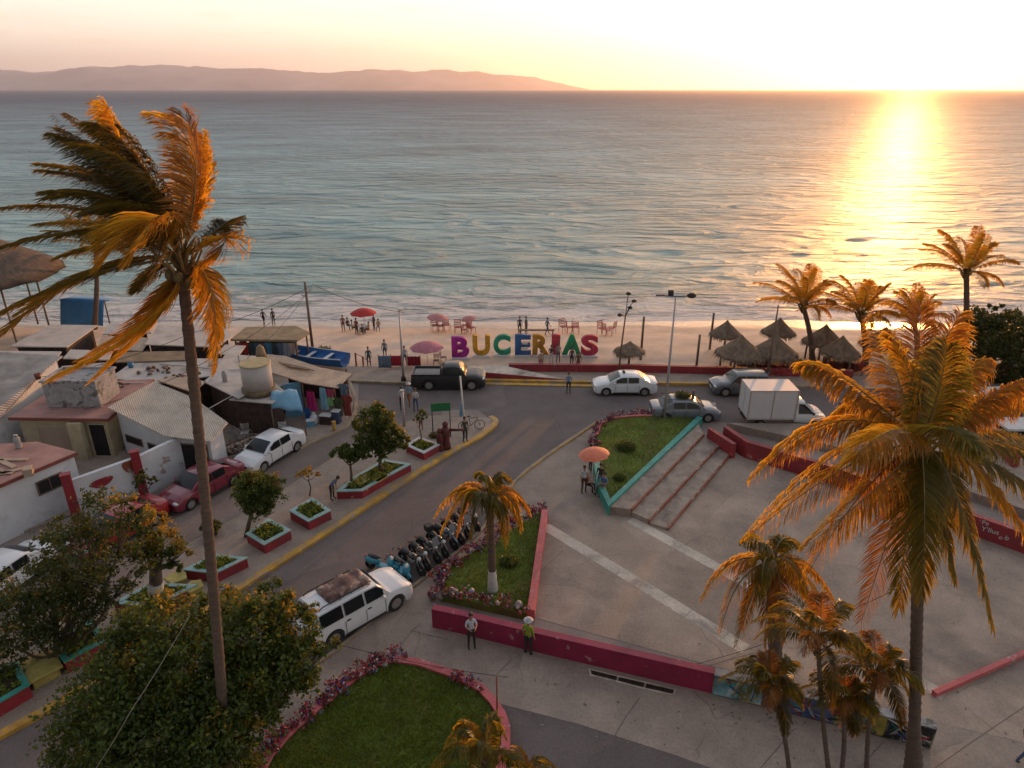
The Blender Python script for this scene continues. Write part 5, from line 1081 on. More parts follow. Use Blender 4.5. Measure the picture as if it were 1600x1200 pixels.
# wheeled stand in the tarp mouth, chairs and scrap frames
STEEL = mat('grey_steel', (.30, .28, .27), .45, .2, 3, .1, metal=.6)
PLW = mat('white_plastic', (.55, .54, .52), .5, .08, 2, 0)
def chair(label, p, rz, m, grp='stacked metal chairs by the rock wall'):
    t = thing('chair', label, 'chair', p, rz, group=grp); mb = MB(); mb.box((0, 0, .44), (.44, .44, .03)); mb.build('seat', m, t, bevel=.01)
    mb = MB(); [mb.box((0, .23 + .01 * k, .55 + k * .1), (.42, .025, .05)) for k in range(4)]; mb.tube([(-.21, .21, .44), (-.21, .26, .92)], .015, 5); mb.tube([(.21, .21, .44), (.21, .26, .92)], .015, 5); mb.build('backrest', m, t)
    for x in (-.2, .2):
        for y in (-.2, .2): mb = MB(); mb.tube([(x, y, .44), (x * 1.08, y * 1.08, 0)], .014, 5); mb.build('leg', m, t)
    return t
for i, (px, py, z, r_, l) in enumerate(((365, 690, .12, .4, 'metal chair at the left of the chair pile'), (378, 692, .12, 1.2, 'metal chair in the middle of the chair pile'), (387, 682, .12, 2.4, 'metal chair at the right of the chair pile'), (372, 690, 1.0, 3.3, 'upturned metal chair on top of the pile, left'), (384, 686, 1.0, .2, 'metal chair on top of the pile, right'), (443, 682, .12, .3, 'white plastic chair in the mouth of the awning'))):
    c_ = chair(l, g(px, py, z), r_, PLW if i == 5 else STEEL, None if i == 5 else 'stacked metal chairs by the rock wall')
    if i in (3,): c_.rotation_euler = (pi * .9, .2, 1)
def rock_wall():
    a, b = g(324, 722), g(402, 693); c = V((a.x, a.y, 0)); t = thing('rock_wall', 'low beige dry-stone wall left of the white sedan', 'wall', c); mb = MB(); d = (b - a).normalized(); Ln = (b - a).length; mb.wall([V(), b - a], .4, -.03, .55); mb.build('core', DKW, t); mb = MB()
    for k in range(150):
        p = d * rnd.uniform(0, Ln) + V((d.y, -d.x, 0)) * rnd.uniform(.12, .26); p.z = rnd.uniform(.05, .6); rock(mb, p, rnd.uniform(.07, .16))
    o = mb.build('stones', mat('beige_stone', (.40, .29, .21), .9, .3, 3, .4), t); o['kind'] = 'stuff'
rock_wall()
# ---------------- signs, letters, poles, cables ----------------
def text_mesh(s, size, ext, off=0.0):
    cu = bpy.data.curves.new('t', 'FONT'); cu.body = s; cu.size = size; cu.extrude = ext; cu.offset = off; cu.align_x = 'CENTER'; cu.resolution_u = 5
    ob = bpy.data.objects.new('t', cu); COL.objects.link(ob); dg = bpy.context.evaluated_depsgraph_get(); me = bpy.data.meshes.new_from_object(ob.evaluated_get(dg)); bpy.data.objects.remove(ob); return me
LT = [('B', 720, 560, (.33, .015, .22), 'magenta'), ('U', 752.5, 557, (.50, .26, .02), 'yellow'), ('C', 784.5, 556, (.02, .24, .14), 'green'), ('E', 817, 556, (.03, .10, .25), 'dark blue'), ('R', 845, 556, (.40, .19, .02), 'orange'), ('I', 868, 556, (.42, .04, .06), 'red'), ('A', 893, 556, (.02, .25, .11), 'emerald'), ('S', 920.5, 557, (.42, .035, .07), 'crimson')]
base_y = g(820, 557).y
for ch, px, py, col, nm in LT:
    p = g(px, py); t = thing('giant_letter', 'giant %s letter %s of the beach letter sign' % (nm, ch), 'letter sign', V((p.x, p.y, beach_z(p.y) + .02)), group='giant letters on the beach')
    me = text_mesh(ch, 2.15, .17, .10); xs = [v.co.x for v in me.vertices]; ys = [v.co.y for v in me.vertices]; w0, h0 = max(xs) - min(xs), max(ys) - min(ys)
    tw = {'I': .62, 'A': 1.42, 'B': 1.28, 'R': 1.25, 'E': 1.18}.get(ch, 1.28); th = 1.72; tw *= 1.1
    for v in me.vertices:
        x, y, z = v.co; v.co = ((x - (max(xs) + min(xs)) / 2) * tw / w0, -z, (y - min(ys)) * th / h0 + .12)
    me.name = 'letter'; me.materials.clear(); me.materials.append(mat('letter_%s' % nm.replace(' ', '_'), col, .8, .25, 1.6, .15, 8, stain=tuple(min(1, c * 1.6 + .02) for c in col), stain_sc=1.3, stain_w=(.5, .7)))
    o = bpy.data.objects.new('letter_body', me); COL.objects.link(o); o.parent = t
    mb = MB(); mb.box((0, 0, .05), (tw * .95, .6, .16)); mb.build('plinth', WHITE, t, bevel=.02)
    if ch == 'E':
        mb = MB(); mb.box((.12, -.19, .68), (.5, .02, .14)); mb.box((.14, -.19, 1.12), (.46, .02, .14)); mb.build('painted_bars', PLW, t)
def handwriting():
    a, b = g(1500, 827), g(1600, 863); d = (b - a).normalized(); nr = V((d.y, -d.x, 0)); ang = atan2(d.y, d.x)
    t = thing('wall_lettering', 'small white handwritten lettering on the long red terrace wall', 'lettering', V((a.x, a.y, 0)) + nr * .17)
    for s_, px, z, sz in (('Pe', 1533, .80, .30), ("Y'llus", 1545, .48, .34), ('b', 1554, .40, .34), ('o', 1566, .33, .3)):
        p = g(px, 840); k = (p - a).dot(d); me = text_mesh(s_, sz, .004); me.name = 'letters'
        for v in me.vertices: x, y, zz = v.co; v.co = (x, -zz, y + .12 * x)
        me.materials.clear(); me.materials.append(PLW); o = bpy.data.objects.new('letters', me); COL.objects.link(o); o.parent = t; o.location = d * (k + (.5 if s_ == 'b' else 0)) + V((0, 0, z)) ; o.rotation_euler = (0, 0, ang)
handwriting()
def pole(name, label, p, h, r0, r1, m, cat='pole', lean=V(), group=None, parts=None, n=8):
    t = thing(name, label, cat, p, group=group); mb = MB(); mb.tube([V((0, 0, -.1)), V((0, 0, h * .5)) + lean * .4, V((0, 0, h)) + lean], [r0, (r0 + r1) / 2, r1], n); mb.build('shaft', m, t); return t
def top_h(px, py, base): return at(px, py, base.y).z - base.z
GALV = mat('galvanised_pole', (.42, .38, .38), .5, .12, 2, .05, metal=.3)
DKM = mat('dark_metal', (.05, .045, .045), .5, .2, 3, .1, metal=.5)
LAMPG = mat('lamp_glass', (.5, .45, .38), .3, .05, 2, 0)
b_ = g(489, 548); t = pole('utility_pole', 'tall bare wooden pole beside the thatched clothes stall', b_, top_h(487, 441, b_), .13, .09, WOOD); mb = MB(); mb.box((-.15, 0, top_h(487, 462, b_)), (.5, .06, .05)); mb.build('crosspiece', WOOD, t)
b_ = g(631, 598); h_ = top_h(631, 486, b_); t = pole('street_lamp', 'slim grey street lamp left of the black pickup', b_, h_, .10, .05, GALV, 'street lamp'); mb = MB(); mb.lathe([(.2, -.05), (.2, .35), (.11, .6)], n=10); mb.build('base_sleeve', DKM, t); mb = MB(); mb.tube([(0, 0, h_), (.12, -.05, h_ + .12)], .03, 5); mb.box((.12, -.05, h_ + .12), (.36, .2, .12)); mb.build('lamp_head', LAMPG, t)
b_ = g(1037, 662); h_ = top_h(1039, 463, b_); t = pole('street_lamp', 'tall grey double-armed street lamp at the top of the V-shaped lawn', b_, h_, .10, .05, GALV, 'street lamp'); mb = MB(); mb.tube([(-1.0, 0, h_ + .06), (0, 0, h_), (.95, 0, h_ + .04)], .035, 6); mb.build('arm', DKM, t)
mb = MB(); mb.box((-.95, 0, h_ + .08), (.5, .22, .07)); mb.build('lamp_head', DKM, t); mb = MB(); mb.ball((.95, 0, h_ + .05), (.30, .16, .17), 10); mb.build('lamp_head', DKM, t); mb = MB(); mb.box((-.32, 0, h_ + .22), (.32, .2, .34)); mb.build('floodlight', DKM, t, bevel=.03)
b_ = g(966, 588); h_ = top_h(973, 490, b_); t = pole('floodlight_mast', 'crooked mast with several floodlights right of the letter sign', b_, h_, .08, .05, WOOD, 'light mast', V((.25, 0, 0)))
for i, (dx, dz, rx) in enumerate(((-.42, -.1, .3), (.28, .45, .9), (.55, .95, .9), (.1, 1.5, 0))):
    mb = MB(); mb.tube([(.25, 0, h_ - .2), (.25 + dx * .6, 0, h_ + dz * .7), (.25 + dx, 0, h_ + dz)], .03, 5); mb.ball((.25 + dx, 0, h_ + dz), (.2, .14, .13), 8, None); f = mb.build('floodlight', DKM, t)
posts = [(1001, 562, 495, 'WOOD', .10, 'wooden post just right of the lone thatched hut'), (1087, 583, 523, 'WOOD', .10, 'short wooden post before the long red beach wall'), (1109, 544, 489, 'WOOD', .10, 'far wooden post left of the small pointed hut'), (1079, 655, 610, 'WOOD', .11, 'short wooden post beside the roof-loaded grey car')]
for px, pb, pt, m_, r_, l in posts: b_ = g(px, pb); pole('wooden_post', l, b_, top_h(px, pt, b_), r_, r_ * .9, WOOD, 'post', group='wooden posts near the beach')
b_ = g(1197, 600); t = pole('utility_pole', 'thin dark pole in front of the hut cluster', b_, top_h(1199, 477, b_), .12, .05, WOOD); mb = MB(); mb.lathe([(.2, 0), (.18, .9), (.1, 1.1)], n=9); mb.build('base_sleeve', DKM, t)
b_ = g(1305, 668); pole('wooden_post', 'pale post beside the front of the white box truck', b_, top_h(1305, 628, b_), .09, .08, WOOD, 'post', group='wooden posts near the beach')
b_ = g(632, 668); t = pole('street_lamp', 'pale pole rising behind the taller small tree', b_, top_h(632, 610, b_), .10, .08, GALV, 'pole'); mb = MB(); mb.box((0, 0, top_h(632, 610, b_)), (.24, .24, .06)); mb.build('cap', GALV, t)
b_ = g(727, 684, .13); t = pole('sign_pole', 'white bent pole by the bicycle near the island tip', b_, top_h(722, 588, b_), .06, .05, PLW, 'pole', V((-.2, 0, 0))); mb = MB(); mb.box((-.18, 0, 1.9), (.2, .05, .9), ry=.15); mb.build('flag_cloth', TARPL, t)
b_ = g(523, 676); t = pole('yellow_bollard', 'yellow square bollard on the kerb outside the shop', b_, .75, .12, .11, YEL, 'bollard', n=4); mb = MB(); mb.box((0, 0, .77), (.22, .22, .05)); mb.build('cap', YEL, t)
b_ = g(775, 1130); pole('thin_mast', 'thin rusty mast standing on the right rim of the bottom lawn', g(777, 1136), top_h(775, 1056, g(777, 1136)), .035, .025, BROWN, 'mast')
def road_sign():
    a, b = g(677, 684, .13), g(703, 670, .13); c = V((a.x, a.y, .13)); t = thing('green_road_sign', 'blank green road sign on two thin legs near the island tip', 'road sign', c); B_ = b - a
    B_ = V((at(703, 660, a.y).x - a.x, .15, 0)); h_ = top_h(676, 630, a)
    for q in (V(), B_): mb = MB(); mb.tube([q + V((0, 0, -.02)), q + V((0, 0, h_))], .035, 6); mb.build('leg', DKM, t)
    mb = MB(); m_ = B_ / 2; mb.box((m_.x, m_.y - .05, h_ - .27), (B_.length + .12, .04, .55), atan2(B_.y, B_.x)); mb.build('panel', mat('sign_green', (.02, .16, .06), .5, .12, 2, 0), t, bevel=.01)
road_sign()
def statue(label, px, py, hpx, m, arm, seed):
    b = g(px, py, .13); h = top_h(px, py - hpx, b); t = thing('dark_statue', label, 'statue', b, group='dark red statues by the sign'); mb = MB()
    mb.lathe([(.17 * h, 0), (.16 * h, .12 * h), (.13 * h, .3 * h), (.15 * h, .52 * h), (.17 * h, .68 * h), (.11 * h, .76 * h), (.07 * h, .79 * h)], n=12); mb.build('torso', m, t)
    mb = MB(); mb.ball((0, 0, .88 * h), (.10 * h, .10 * h, .11 * h), 10); mb.build('head', m, t); mb = MB(); mb.tube([(.12 * h, 0, .68 * h), (.42 * h, -.05 * h, .70 * h), (arm * h, -.05 * h, .72 * h)], [.05 * h, .045 * h, .035 * h], 7); mb.build('arm', m, t)
DR = mat('dark_red_clay', (.11, .022, .018), .7, .4, 4, .5, 9)
statue('taller dark red statue holding out an arm behind the diamond planter', 697, 700, 42, DR, .62, 1); statue('shorter dark red statue at the right corner of the diamond planter', 688, 703, 34, DR, -.42, 2)
def fence_net():
    # blue and dark red cloth windbreaks between posts
    for l, x0, x1, y0, y1, m in (('pale blue cloth windbreak left of the red ones', 592, 611, 556, 576, cloth((.14, .20, .28))), ('bright red cloth windbreak left of the slim street lamp', 611, 627, 556, 573, cloth((.42, .02, .04))), ('dark crimson cloth windbreak right of the slim street lamp', 637, 657, 557, 573, cloth((.26, .012, .03)))):
        Yf = g(x0, y1).y; a, b = at(x0, y1, Yf), at(x1, y1, Yf); h = at(x0, y0, Yf).z; t = thing('windbreak', l, 'windbreak', V((a.x, Yf, 0)), group='cloth windbreaks at the beach entrance'); mb = MB(); w_ = b.x - a.x; vs = []
        for j in range(5):
            for i in range(13): vs.append((w_ * i / 12, .05 * sin(i * 1.9), .08 + (h - .08) * j / 4))
        mb.add(vs, [(j * 13 + i, j * 13 + i + 1, (j + 1) * 13 + i + 1, (j + 1) * 13 + i) for j in range(4) for i in range(12)], True); o = mb.build('cloth', m, t); s_ = o.modifiers.new('s', 'SOLIDIFY'); s_.thickness = .02
        for x in (0, w_): mb = MB(); mb.tube([(x, .08, -.1), (x, .08, h + .1)], .03, 5); mb.build('stake', WOOD, t)
fence_net()
def rail():
    a, b = g(557, 572), g(568, 572); t = thing('handrail', 'short rusty handrail at the beach entrance', 'railing', a)
    for q, h in ((V(), 1.1), (b - a, .8)): mb = MB(); mb.box(q + V((0, 0, h / 2)), (.12, .12, h)); mb.build('post', BROWN, t)
    mb = MB(); mb.tube([V((0, 0, 1.05)), (b - a) + V((0, 0, .78)), (b - a) * 2 + V((0, 0, .3))], .03, 5); mb.build('rail', BROWN, t)
rail()
def cable(label, pts, r=.012, m=None, sag=.25):
    t = None; mb = MB(); P_ = []
    for a, b in zip(pts, pts[1:]):
        for i in range(10): f = i / 10; P_.append(a.lerp(b, f) - V((0, 0, sag * 4 * f * (1 - f))))
    P_.append(pts[-1]); c = P_[0]; mb.tube([p - c for p in P_], r, 4); o = mb.build('cable', m or DKM, loc=c); tag(o, label, 'cable')
PALEC = mat('pale_cable', (.30, .26, .22), .6, .1, 2, 0)
cable('dark overhead cable crossing the pavement towards the drain grate', [at(120, 905, 19), at(540, 1010, 19.5), at(775, 1056, 19.2), at(921, 1056, 20)], .014, sag=.12)
cable('thin dark cable between the stout palm and the big golden palm', [at(1070, 1042, 19.6), at(1195, 1006, 18.9), at(1310, 962, 16.5), at(1430, 905, 15.4)], .012, sag=.04)
cable('pale cable slanting down over the big bushy tree', [at(296, 962, 15.2), at(205, 1110, 13.5), at(140, 1215, 12.8)], .011, PALEC, .05)
for i, (l, P_) in enumerate((('power cable from the wooden pole over the market roofs', [(487, 446, 50), (300, 520, 46), (60, 590, 38)]), ('second power cable sagging over the market roofs', [(487, 452, 50), (330, 560, 42), (130, 640, 36)]), ('cable from the wooden pole to the round tank', [(487, 448, 50), (386, 560, 43)]), ('cable between the wooden pole and the slim street lamp', [(488, 444, 50.5), (631, 488, 46.5)]))):
    cable(l, [at(*q) for q in P_], .018, sag=.35)
# mural wall
def mural():
    P_ = [g(1112, 1079), g(1190, 1098), g(1300, 1126), g(1380, 1146), g(1452, 1164)]; cols = [((.16, .30, .34), 'pale teal'), ((.06, .10, .22), 'navy'), ((.28, .22, .04), 'mustard'), ((.02, .02, .025), 'black')]
    c = V((P_[0].x, P_[0].y, 0)); t = thing('mural_wall', 'low wall painted with a colourful graffiti mural behind the slender palms', 'wall', c); L_ = [p - c for p in P_]
    mb = MB(); mb.wall(L_, .34, -.03, .9); mb.build('wall_body', mat('mural_base', (.10, .16, .22), .6, .6, .7, .15, 8, col2=(.30, .24, .05), stain=(.02, .02, .03), stain_sc=.55, stain_w=(.45, .55)), t, bevel=.01)
    mb = MB(); mb.wall(L_, .37, .9, .935); mb.build('coping', GREYB, t); r2 = random.Random(5)
    for i in range(4):
        a, b = L_[i], L_[i + 1]; d = (b - a).normalized(); nr = V((d.y, -d.x, 0)); Ln = (b - a).length; mb = MB(); mb.add([a + d * .04 + nr * .174 + V((0, 0, .04)), b - d * .04 + nr * .174 + V((0, 0, .04)), b - d * .04 + nr * .174 + V((0, 0, .88)), a + d * .04 + nr * .174 + V((0, 0, .88))], [(0, 1, 2, 3)]); mb.build('painted_panel', mat('mural_' + cols[i][1].replace(' ', '_'), cols[i][0], .6, .5, 1.5, .1, stain=((.35, .40, .42), (.25, .05, .05), (.03, .03, .04), (.40, .38, .36))[i], stain_sc=1.6, stain_w=(.56, .60)), t)
        for k in range(16):
            s_ = r2.uniform(.2, Ln - .4); z = r2.uniform(.15, .75); cc = r2.choice([(.42, .40, .38), (.30, .03, .03), (.03, .12, .30), (.35, .28, .05), (.02, .02, .02), (.04, .22, .20)]); q = [a + d * (s_ + r2.uniform(-.3, .3) * j) + V((0, 0, min(.86, max(.06, z + r2.uniform(-.3, .3) * j)))) + nr * .178 for j in range(3)]
            mb = MB(); mb.tube(q, .022 + r2.random() * .02, 4); mb.build('paint_stroke', cloth(cc, 'mural_paint'), t)
    e_ = g(1454, 1165) - c
mural()
# ---------------- vehicles ----------------
def paint(name, col, coat=.6, rough=.35, metal=0.0): return mat('paint_' + name, col, rough, .05, 1, 0, coat=coat, metal=metal)
GLASS = mat('dark_car_glass', (.010, .014, .016), .12, .1, 1, 0, spec=.35)
TYRE = mat('tyre_rubber', (.018, .017, .017), .85, .2, 6, .1)
RIM = mat('alloy_rim', (.38, .37, .36), .35, .1, 3, 0, metal=.7)
TRIM = mat('black_trim', (.02, .02, .02), .6, .2, 3, 0)
HEADL = mat('headlight_glass', (.55, .55, .52), .1, .05, 3, 0, coat=.8)
TAILL = mat('taillight_red', (.30, .015, .012), .2, .1, 3, 0, coat=.8)
CHROME = mat('chrome', (.6, .6, .6), .15, .05, 3, 0, metal=1)
PLATE = mat('plate_white', (.6, .6, .58), .5, .05, 3, 0)
KIND = {   # x measured from the front (0) to the rear (1) as fractions of length; heights in metres
    'sedan': dict(L=4.45, W=1.76, H=1.46, belt=.96, hood=(.0, .66, .84, .97), cowl=.235, rf=.425, rr=.70, rb=.885, deck=1.01, tailh=1.0, wx=(.19, .80), wr=.32),
    'suv': dict(L=4.5, W=1.84, H=1.68, belt=1.05, hood=(.0, .75, .98, 1.06), cowl=.25, rf=.38, rr=.86, rb=.965, deck=1.08, tailh=1.05, wx=(.19, .79), wr=.36),
    'wagon': dict(L=4.75, W=1.85, H=1.75, belt=1.08, hood=(.0, .78, 1.0, 1.08), cowl=.25, rf=.36, rr=.90, rb=.975, deck=1.1, tailh=1.08, wx=(.19, .80), wr=.37),
    'pickup': dict(L=5.3, W=1.88, H=1.80, belt=1.12, hood=(.0, .85, 1.08, 1.14), cowl=.25, rf=.35, rr=.55, rb=.61, deck=1.14, tailh=1.12, wx=(.18, .76), wr=.40),
}
def car(label, front, rear, kind, body, lc='car', z=0.0, bed=False, sc=1.0, extra=None, name=None):
    """front/rear: pixels under the two ends of the car's centre line"""
    K = KIND[kind]; a, b = g(*front), g(*rear); mid = (a + b) / 2; mid.z = z; d = (a - b); rz = atan2(d.y, d.x)
    L_, W_, H_ = K['L'] * sc, K['W'] * sc, K['H'] * sc
    t = thing(name or ('parked_pickup' if kind == 'pickup' else 'parked_car'), label, lc, mid, rz)
    X = lambda f: L_ * (.5 - f)
    def topz(f):
        h = K['hood']
        if f < .03: return h[1] + (h[1] * .0) + (f / .03) * (h[2] - h[1]) * .5
        if f < K['cowl']: return h[2] - (h[2] - h[1]) * .5 * max(0, 1 - (f - .03) / .08) + (h[3] - h[2]) * (f / K['cowl'])
        if f > K['rb'] and kind == 'sedan': return K['deck'] - .05 * ((f - K['rb']) / (1 - K['rb'])) ** 2
        if f > .97: return K['tailh'] - .04
        return K['belt'] + .04 if f < K['rb'] else K['deck']
    st = []; N_ = 56
    fs_ = sorted(set([i / N_ for i in range(N_ + 1)] + [w_ + q * K['wr'] * sc / L_ for w_ in K['wx'] for q in (-1.18, -1.16, 1.16, 1.18)]))
    mb = MB(); rings = []; cur = []
    for f in fs_:
        e = min(f, 1 - f); hw = W_ / 2 * (1 - .14 * max(0, 1 - e / .07) ** 2) * (.985 if e > .05 else 1); tz = topz(f) * sc
        zb = .22 * sc + .10 * max(0, 1 - e / .05)
        for w_ in K['wx']:
            dx = abs(f - w_) * L_; R_ = K['wr'] * sc * 1.17
            if dx < R_: zb = max(zb, K['wr'] * sc + sqrt(R_ * R_ - dx * dx))
        zb = min(zb, tz - .12); zm = max(zb + .02, .55 * sc); zs = max(zm + .02, tz - .16)
        x = X(f); half = [(hw * .55, zb), (hw * .97, zb + .005), (hw * 1.0, zb + (zm - zb) * .3), (hw * 1.0, zm), (hw * .975, zs), (hw * .93, tz - .05), (hw * .84, tz), (hw * .45, tz + .025)]
        cur.append([(x, y, z_) for y, z_ in half] + [(x, -y, z_) for y, z_ in half[::-1]])
    n = len(cur[0]); vs = [p for r_ in cur for p in r_]; mb.add(vs, [(i * n + j, i * n + (j + 1) % n, (i + 1) * n + (j + 1) % n, (i + 1) * n + j) for i in range(len(cur) - 1) for j in range(n)], True)
    mb.add([], []); mb.f.append(list(range(n - 1, -1, -1))); mb.m.append(0); mb.sm.append(False); b0 = (len(cur) - 1) * n; mb.f.append([b0 + j for j in range(n)]); mb.m.append(0); mb.sm.append(False)
    if kind == 'pickup' and bed:   # open load bed
        pass
    bd = mb.build('body', body, t)
    # cabin: lofted frames from cowl to rear base
    F = [(K['cowl'], 0), ((K['cowl'] + K['rf']) / 2, .56), (K['rf'], .94), ((K['rf'] * 2 + K['rr']) / 3, 1.0), ((K['rf'] + K['rr']) / 2, 1.0), (K['rr'], .95), ((K['rr'] + K['rb']) / 2, .55), (K['rb'], 0)]
    bz = (K['belt'] + .02) * sc; rings = []
    for f, k in F:
        zt = bz + (H_ - bz) * k; wb = W_ / 2 * .935; wt = wb - (zt - bz) * .27; x = X(f)
        rings.append([(x, wb, bz - .06), (x, wt + .02, zt - .05 if k > .3 else zt), (x, wt - .10, zt + (.015 if k else 0)), (x, 0, zt + (.035 if k else 0)), (x, -wt + .10, zt + (.015 if k else 0)), (x, -wt - .02, zt - .05 if k > .3 else zt), (x, -wb, bz - .06)])
    mb = MB(); n = 7; mb.add([p for r_ in rings for p in r_], [(i * n + j, (i + 1) * n + j, (i + 1) * n + j + 1, i * n + j + 1) for i in range(len(rings) - 1) for j in range(n - 1)], True)
    mb.build('cabin', body, t)
    def side(f, k, s_, off=.012):
        zt = bz + (H_ - bz) * k; wb = W_ / 2 * .935; return V((X(f), s_ * (wb - (zt - bz) * .27 + off + .03 * (1 if k > .05 else .2)), zt))
    def kk(f):   # roofline height fraction at f
        for (f0, k0), (f1, k1) in zip(F, F[1:]):
            if f0 <= f <= f1: return k0 + (k1 - k0) * (f - f0) / (f1 - f0)
        return 0
    # windscreen and rear window
    def screen(fa, fb, nm, ins=.10):
        vs = []; S_ = 6
        for i in range(S_ + 1):
            f = fa + (fb - fa) * i / S_; k = kk(f); zt = bz + (H_ - bz) * k; wt = W_ / 2 * .935 - (zt - bz) * .27 - ins
            nx = .025 * (1 if nm == 'windscreen' else -1)
            for j in range(5): u = j / 2 - 1; vs.append((X(f) + nx, wt * u, zt + .042 - .02 * u * u + .004))
        m_ = MB(); m_.add(vs, [(i * 5 + j, (i + 1) * 5 + j, (i + 1) * 5 + j + 1, i * 5 + j + 1) for i in range(S_) for j in range(4)], True); m_.build(nm, GLASS, t)
    screen(K['cowl'] + .015, K['rf'] - .012, 'windscreen'); screen(K['rr'] + .012, K['rb'] - .015, 'rear_window')
    # side windows
    cuts = {'sedan': [(.345, .515), (.535, .70)], 'suv': [(.32, .50), (.52, .68), (.70, .87)], 'wagon': [(.31, .48), (.50, .68), (.70, .90)], 'pickup': [(.315, .44), (.455, .56)]}[kind]
    for s_ in (1, -1):
        for fa, fb in cuts:
            vs = []; S_ = 6
            for i in range(S_ + 1):
                f = fa + (fb - fa) * i / S_; top = max(.04, min(.84, kk(f) - .13)); vs += [side(f, .06, s_), side(f, top, s_)]
            m_ = MB(); m_.add(vs, [(i * 2, i * 2 + 2, i * 2 + 3, i * 2 + 1)[::s_] for i in range(S_)], True); m_.build('side_window', GLASS, t)
    # wheels
    for f in K['wx']:
        for s_ in (1, -1):
            R_ = K['wr'] * sc; M4 = Matrix.Translation((X(f), s_ * (W_ / 2 - .13), R_)) @ Matrix.Rotation(-s_ * pi / 2, 4, 'X')
            m_ = MB(); m_.lathe([(R_ * .62, -.10), (R_ * .93, -.10), (R_, -.06), (R_, .06), (R_ * .93, .105), (R_ * .66, .11), (R_ * .62, .085)], n=22, M4=M4); ty = m_.build('wheel', TYRE, t)
            m_ = MB(); m_.lathe([(.001, .07), (R_ * .18, .085), (R_ * .2, .06), (R_ * .58, .05), (R_ * .64, .10)], n=20, M4=M4)
            for q in range(5): a_ = q * 2 * pi / 5; m_.tube([M4 @ V((cos(a_) * R_ * .12, sin(a_) * R_ * .12, .08)), M4 @ V((cos(a_) * R_ * .6, sin(a_) * R_ * .6, .08))], R_ * .07, 5)
            m_.build('rim', RIM, ty)
    # arches' dark linings
    h = K['hood']
    for s_ in (1, -1):
        m_ = MB(); m_.ball((X(.028), s_ * W_ * .36, (h[1] + .02) * sc), (.13, .20, .09), 10); m_.build('headlight', HEADL, t)
        m_ = MB(); m_.ball((X(.985), s_ * W_ * .385, (K['tailh'] - (.12 if kind in ('sedan', 'pickup') else -.02)) * sc), (.07, .12, .10 if kind == 'sedan' else .2), 10); m_.build('taillight', TAILL, t)
        m_ = MB(); m_.ball((X(K['cowl'] + .075), s_ * (W_ / 2 + .07), bz + .05), (.08, .11, .07), 8); m_.build('door_mirror', body, t)
        for fa, fb in cuts[:2]: m_ = MB(); m_.box((X(fb - .02), s_ * (W_ / 2 * .985 + .01), (K['belt'] - .17) * sc), (.17, .04, .035)); m_.build('door_handle', TRIM if kind in ('wagon',) else body, t)
        m_ = MB()
        for fc in (cuts[0][0] - .01, cuts[0][1] + .01, cuts[1][1] + .01): m_.box((X(fc), s_ * (W_ / 2 * .992), .62 * sc), (.012, .02, .56 * sc))
        m_.build('door_seam', TRIM, t); m_ = MB(); m_.box((X(.5), s_ * (W_ / 2 * .975), .27 * sc), (L_ * .40, .05, .10)); m_.build('sill', TRIM, t)
    m_ = MB(); m_.box((X(.001), 0, (h[1] - .05) * sc), (.05, W_ * .42, .12)); m_.build('grille', TRIM, t, bevel=.01)
    m_ = MB(); m_.box((X(.008), 0, .38 * sc), (.10, W_ * .78, .15)); m_.box((X(.992), 0, .40 * sc), (.10, W_ * .80, .17)); m_.build('bumper', TRIM if kind in ('pickup', 'wagon') else body, t, bevel=.03)
    for f, s_ in ((-.009, 1), (1.009, -1)): m_ = MB(); m_.box((X(f), 0, .52 * sc), (.02, .36, .15)); m_.build('number_plate', PLATE, t)
    if kind == 'pickup':
        x0, x1 = X(.62), X(.985); m_ = MB(); zt = 1.15 * sc; m_.box(((x0 + x1) / 2, 0, zt - .02), (abs(x0 - x1) - .1, W_ * .76, .05)); m_.build('bed_floor', TRIM, t)
        m_ = MB(); m_.wall([V((x0, -W_ * .44, 0)), V((x1, -W_ * .44, 0)), V((x1, W_ * .44, 0)), V((x0, W_ * .44, 0))], .08, zt - .04, zt + .10, True); m_.build('bed_rail', body, t, bevel=.01)
        m_ = MB(); m_.tube([(X(.60), -.6, bz), (X(.60), -.6, H_ - .02), (X(.60), .6, H_ - .02), (X(.60), .6, bz)], .035, 6); m_.build('roll_bar', TRIM, t)
    if extra: extra(t, K, X, H_, W_, L_)
    return t
PW = paint('white', (.62, .63, .64)); PB = paint('black', (.010, .010, .012), .25, .45); PRD = paint('dark_red', (.17, .012, .03), .8); PG = paint('slate', (.10, .12, .14), metal=.3); PGR = paint('grey_blue', (.16, .18, .21), metal=.3)
car('white sedan parked nose down the side street by the blue-walled shop', (396, 733), (450, 700), 'sedan', PW)
car('dark red sedan parked behind the tall palm trunk by the white yard wall', (284, 790), (352, 752), 'sedan', PRD)
car('bright red sedan mostly hidden behind the dark spreading tree', (158, 856), (222, 818), 'sedan', paint('bright_red', (.30, .012, .012)))
def taxi(t, K, X, H_, W_, L_): m_ = MB(); m_.box((X(.48), 0, H_ + .10), (.16, .32, .14)); m_.build('roof_sign', TRIM, t, bevel=.02)
car('white taxi sedan with dark roof sign driving left on the cross street', (930, 612), (1019, 612), 'sedan', PW, extra=taxi)
car('black pickup truck on the cross street left of the letter sign', (752, 603), (652, 603), 'pickup', PB, 'pickup truck', bed=True)
car('dark slate hatchback half hidden behind the white box truck', (1117, 613), (1196, 613), 'suv', PG, sc=.95)
car('white sedan at the left edge half hidden behind the dark tree', (-35, 950), (42, 895), 'sedan', PW)
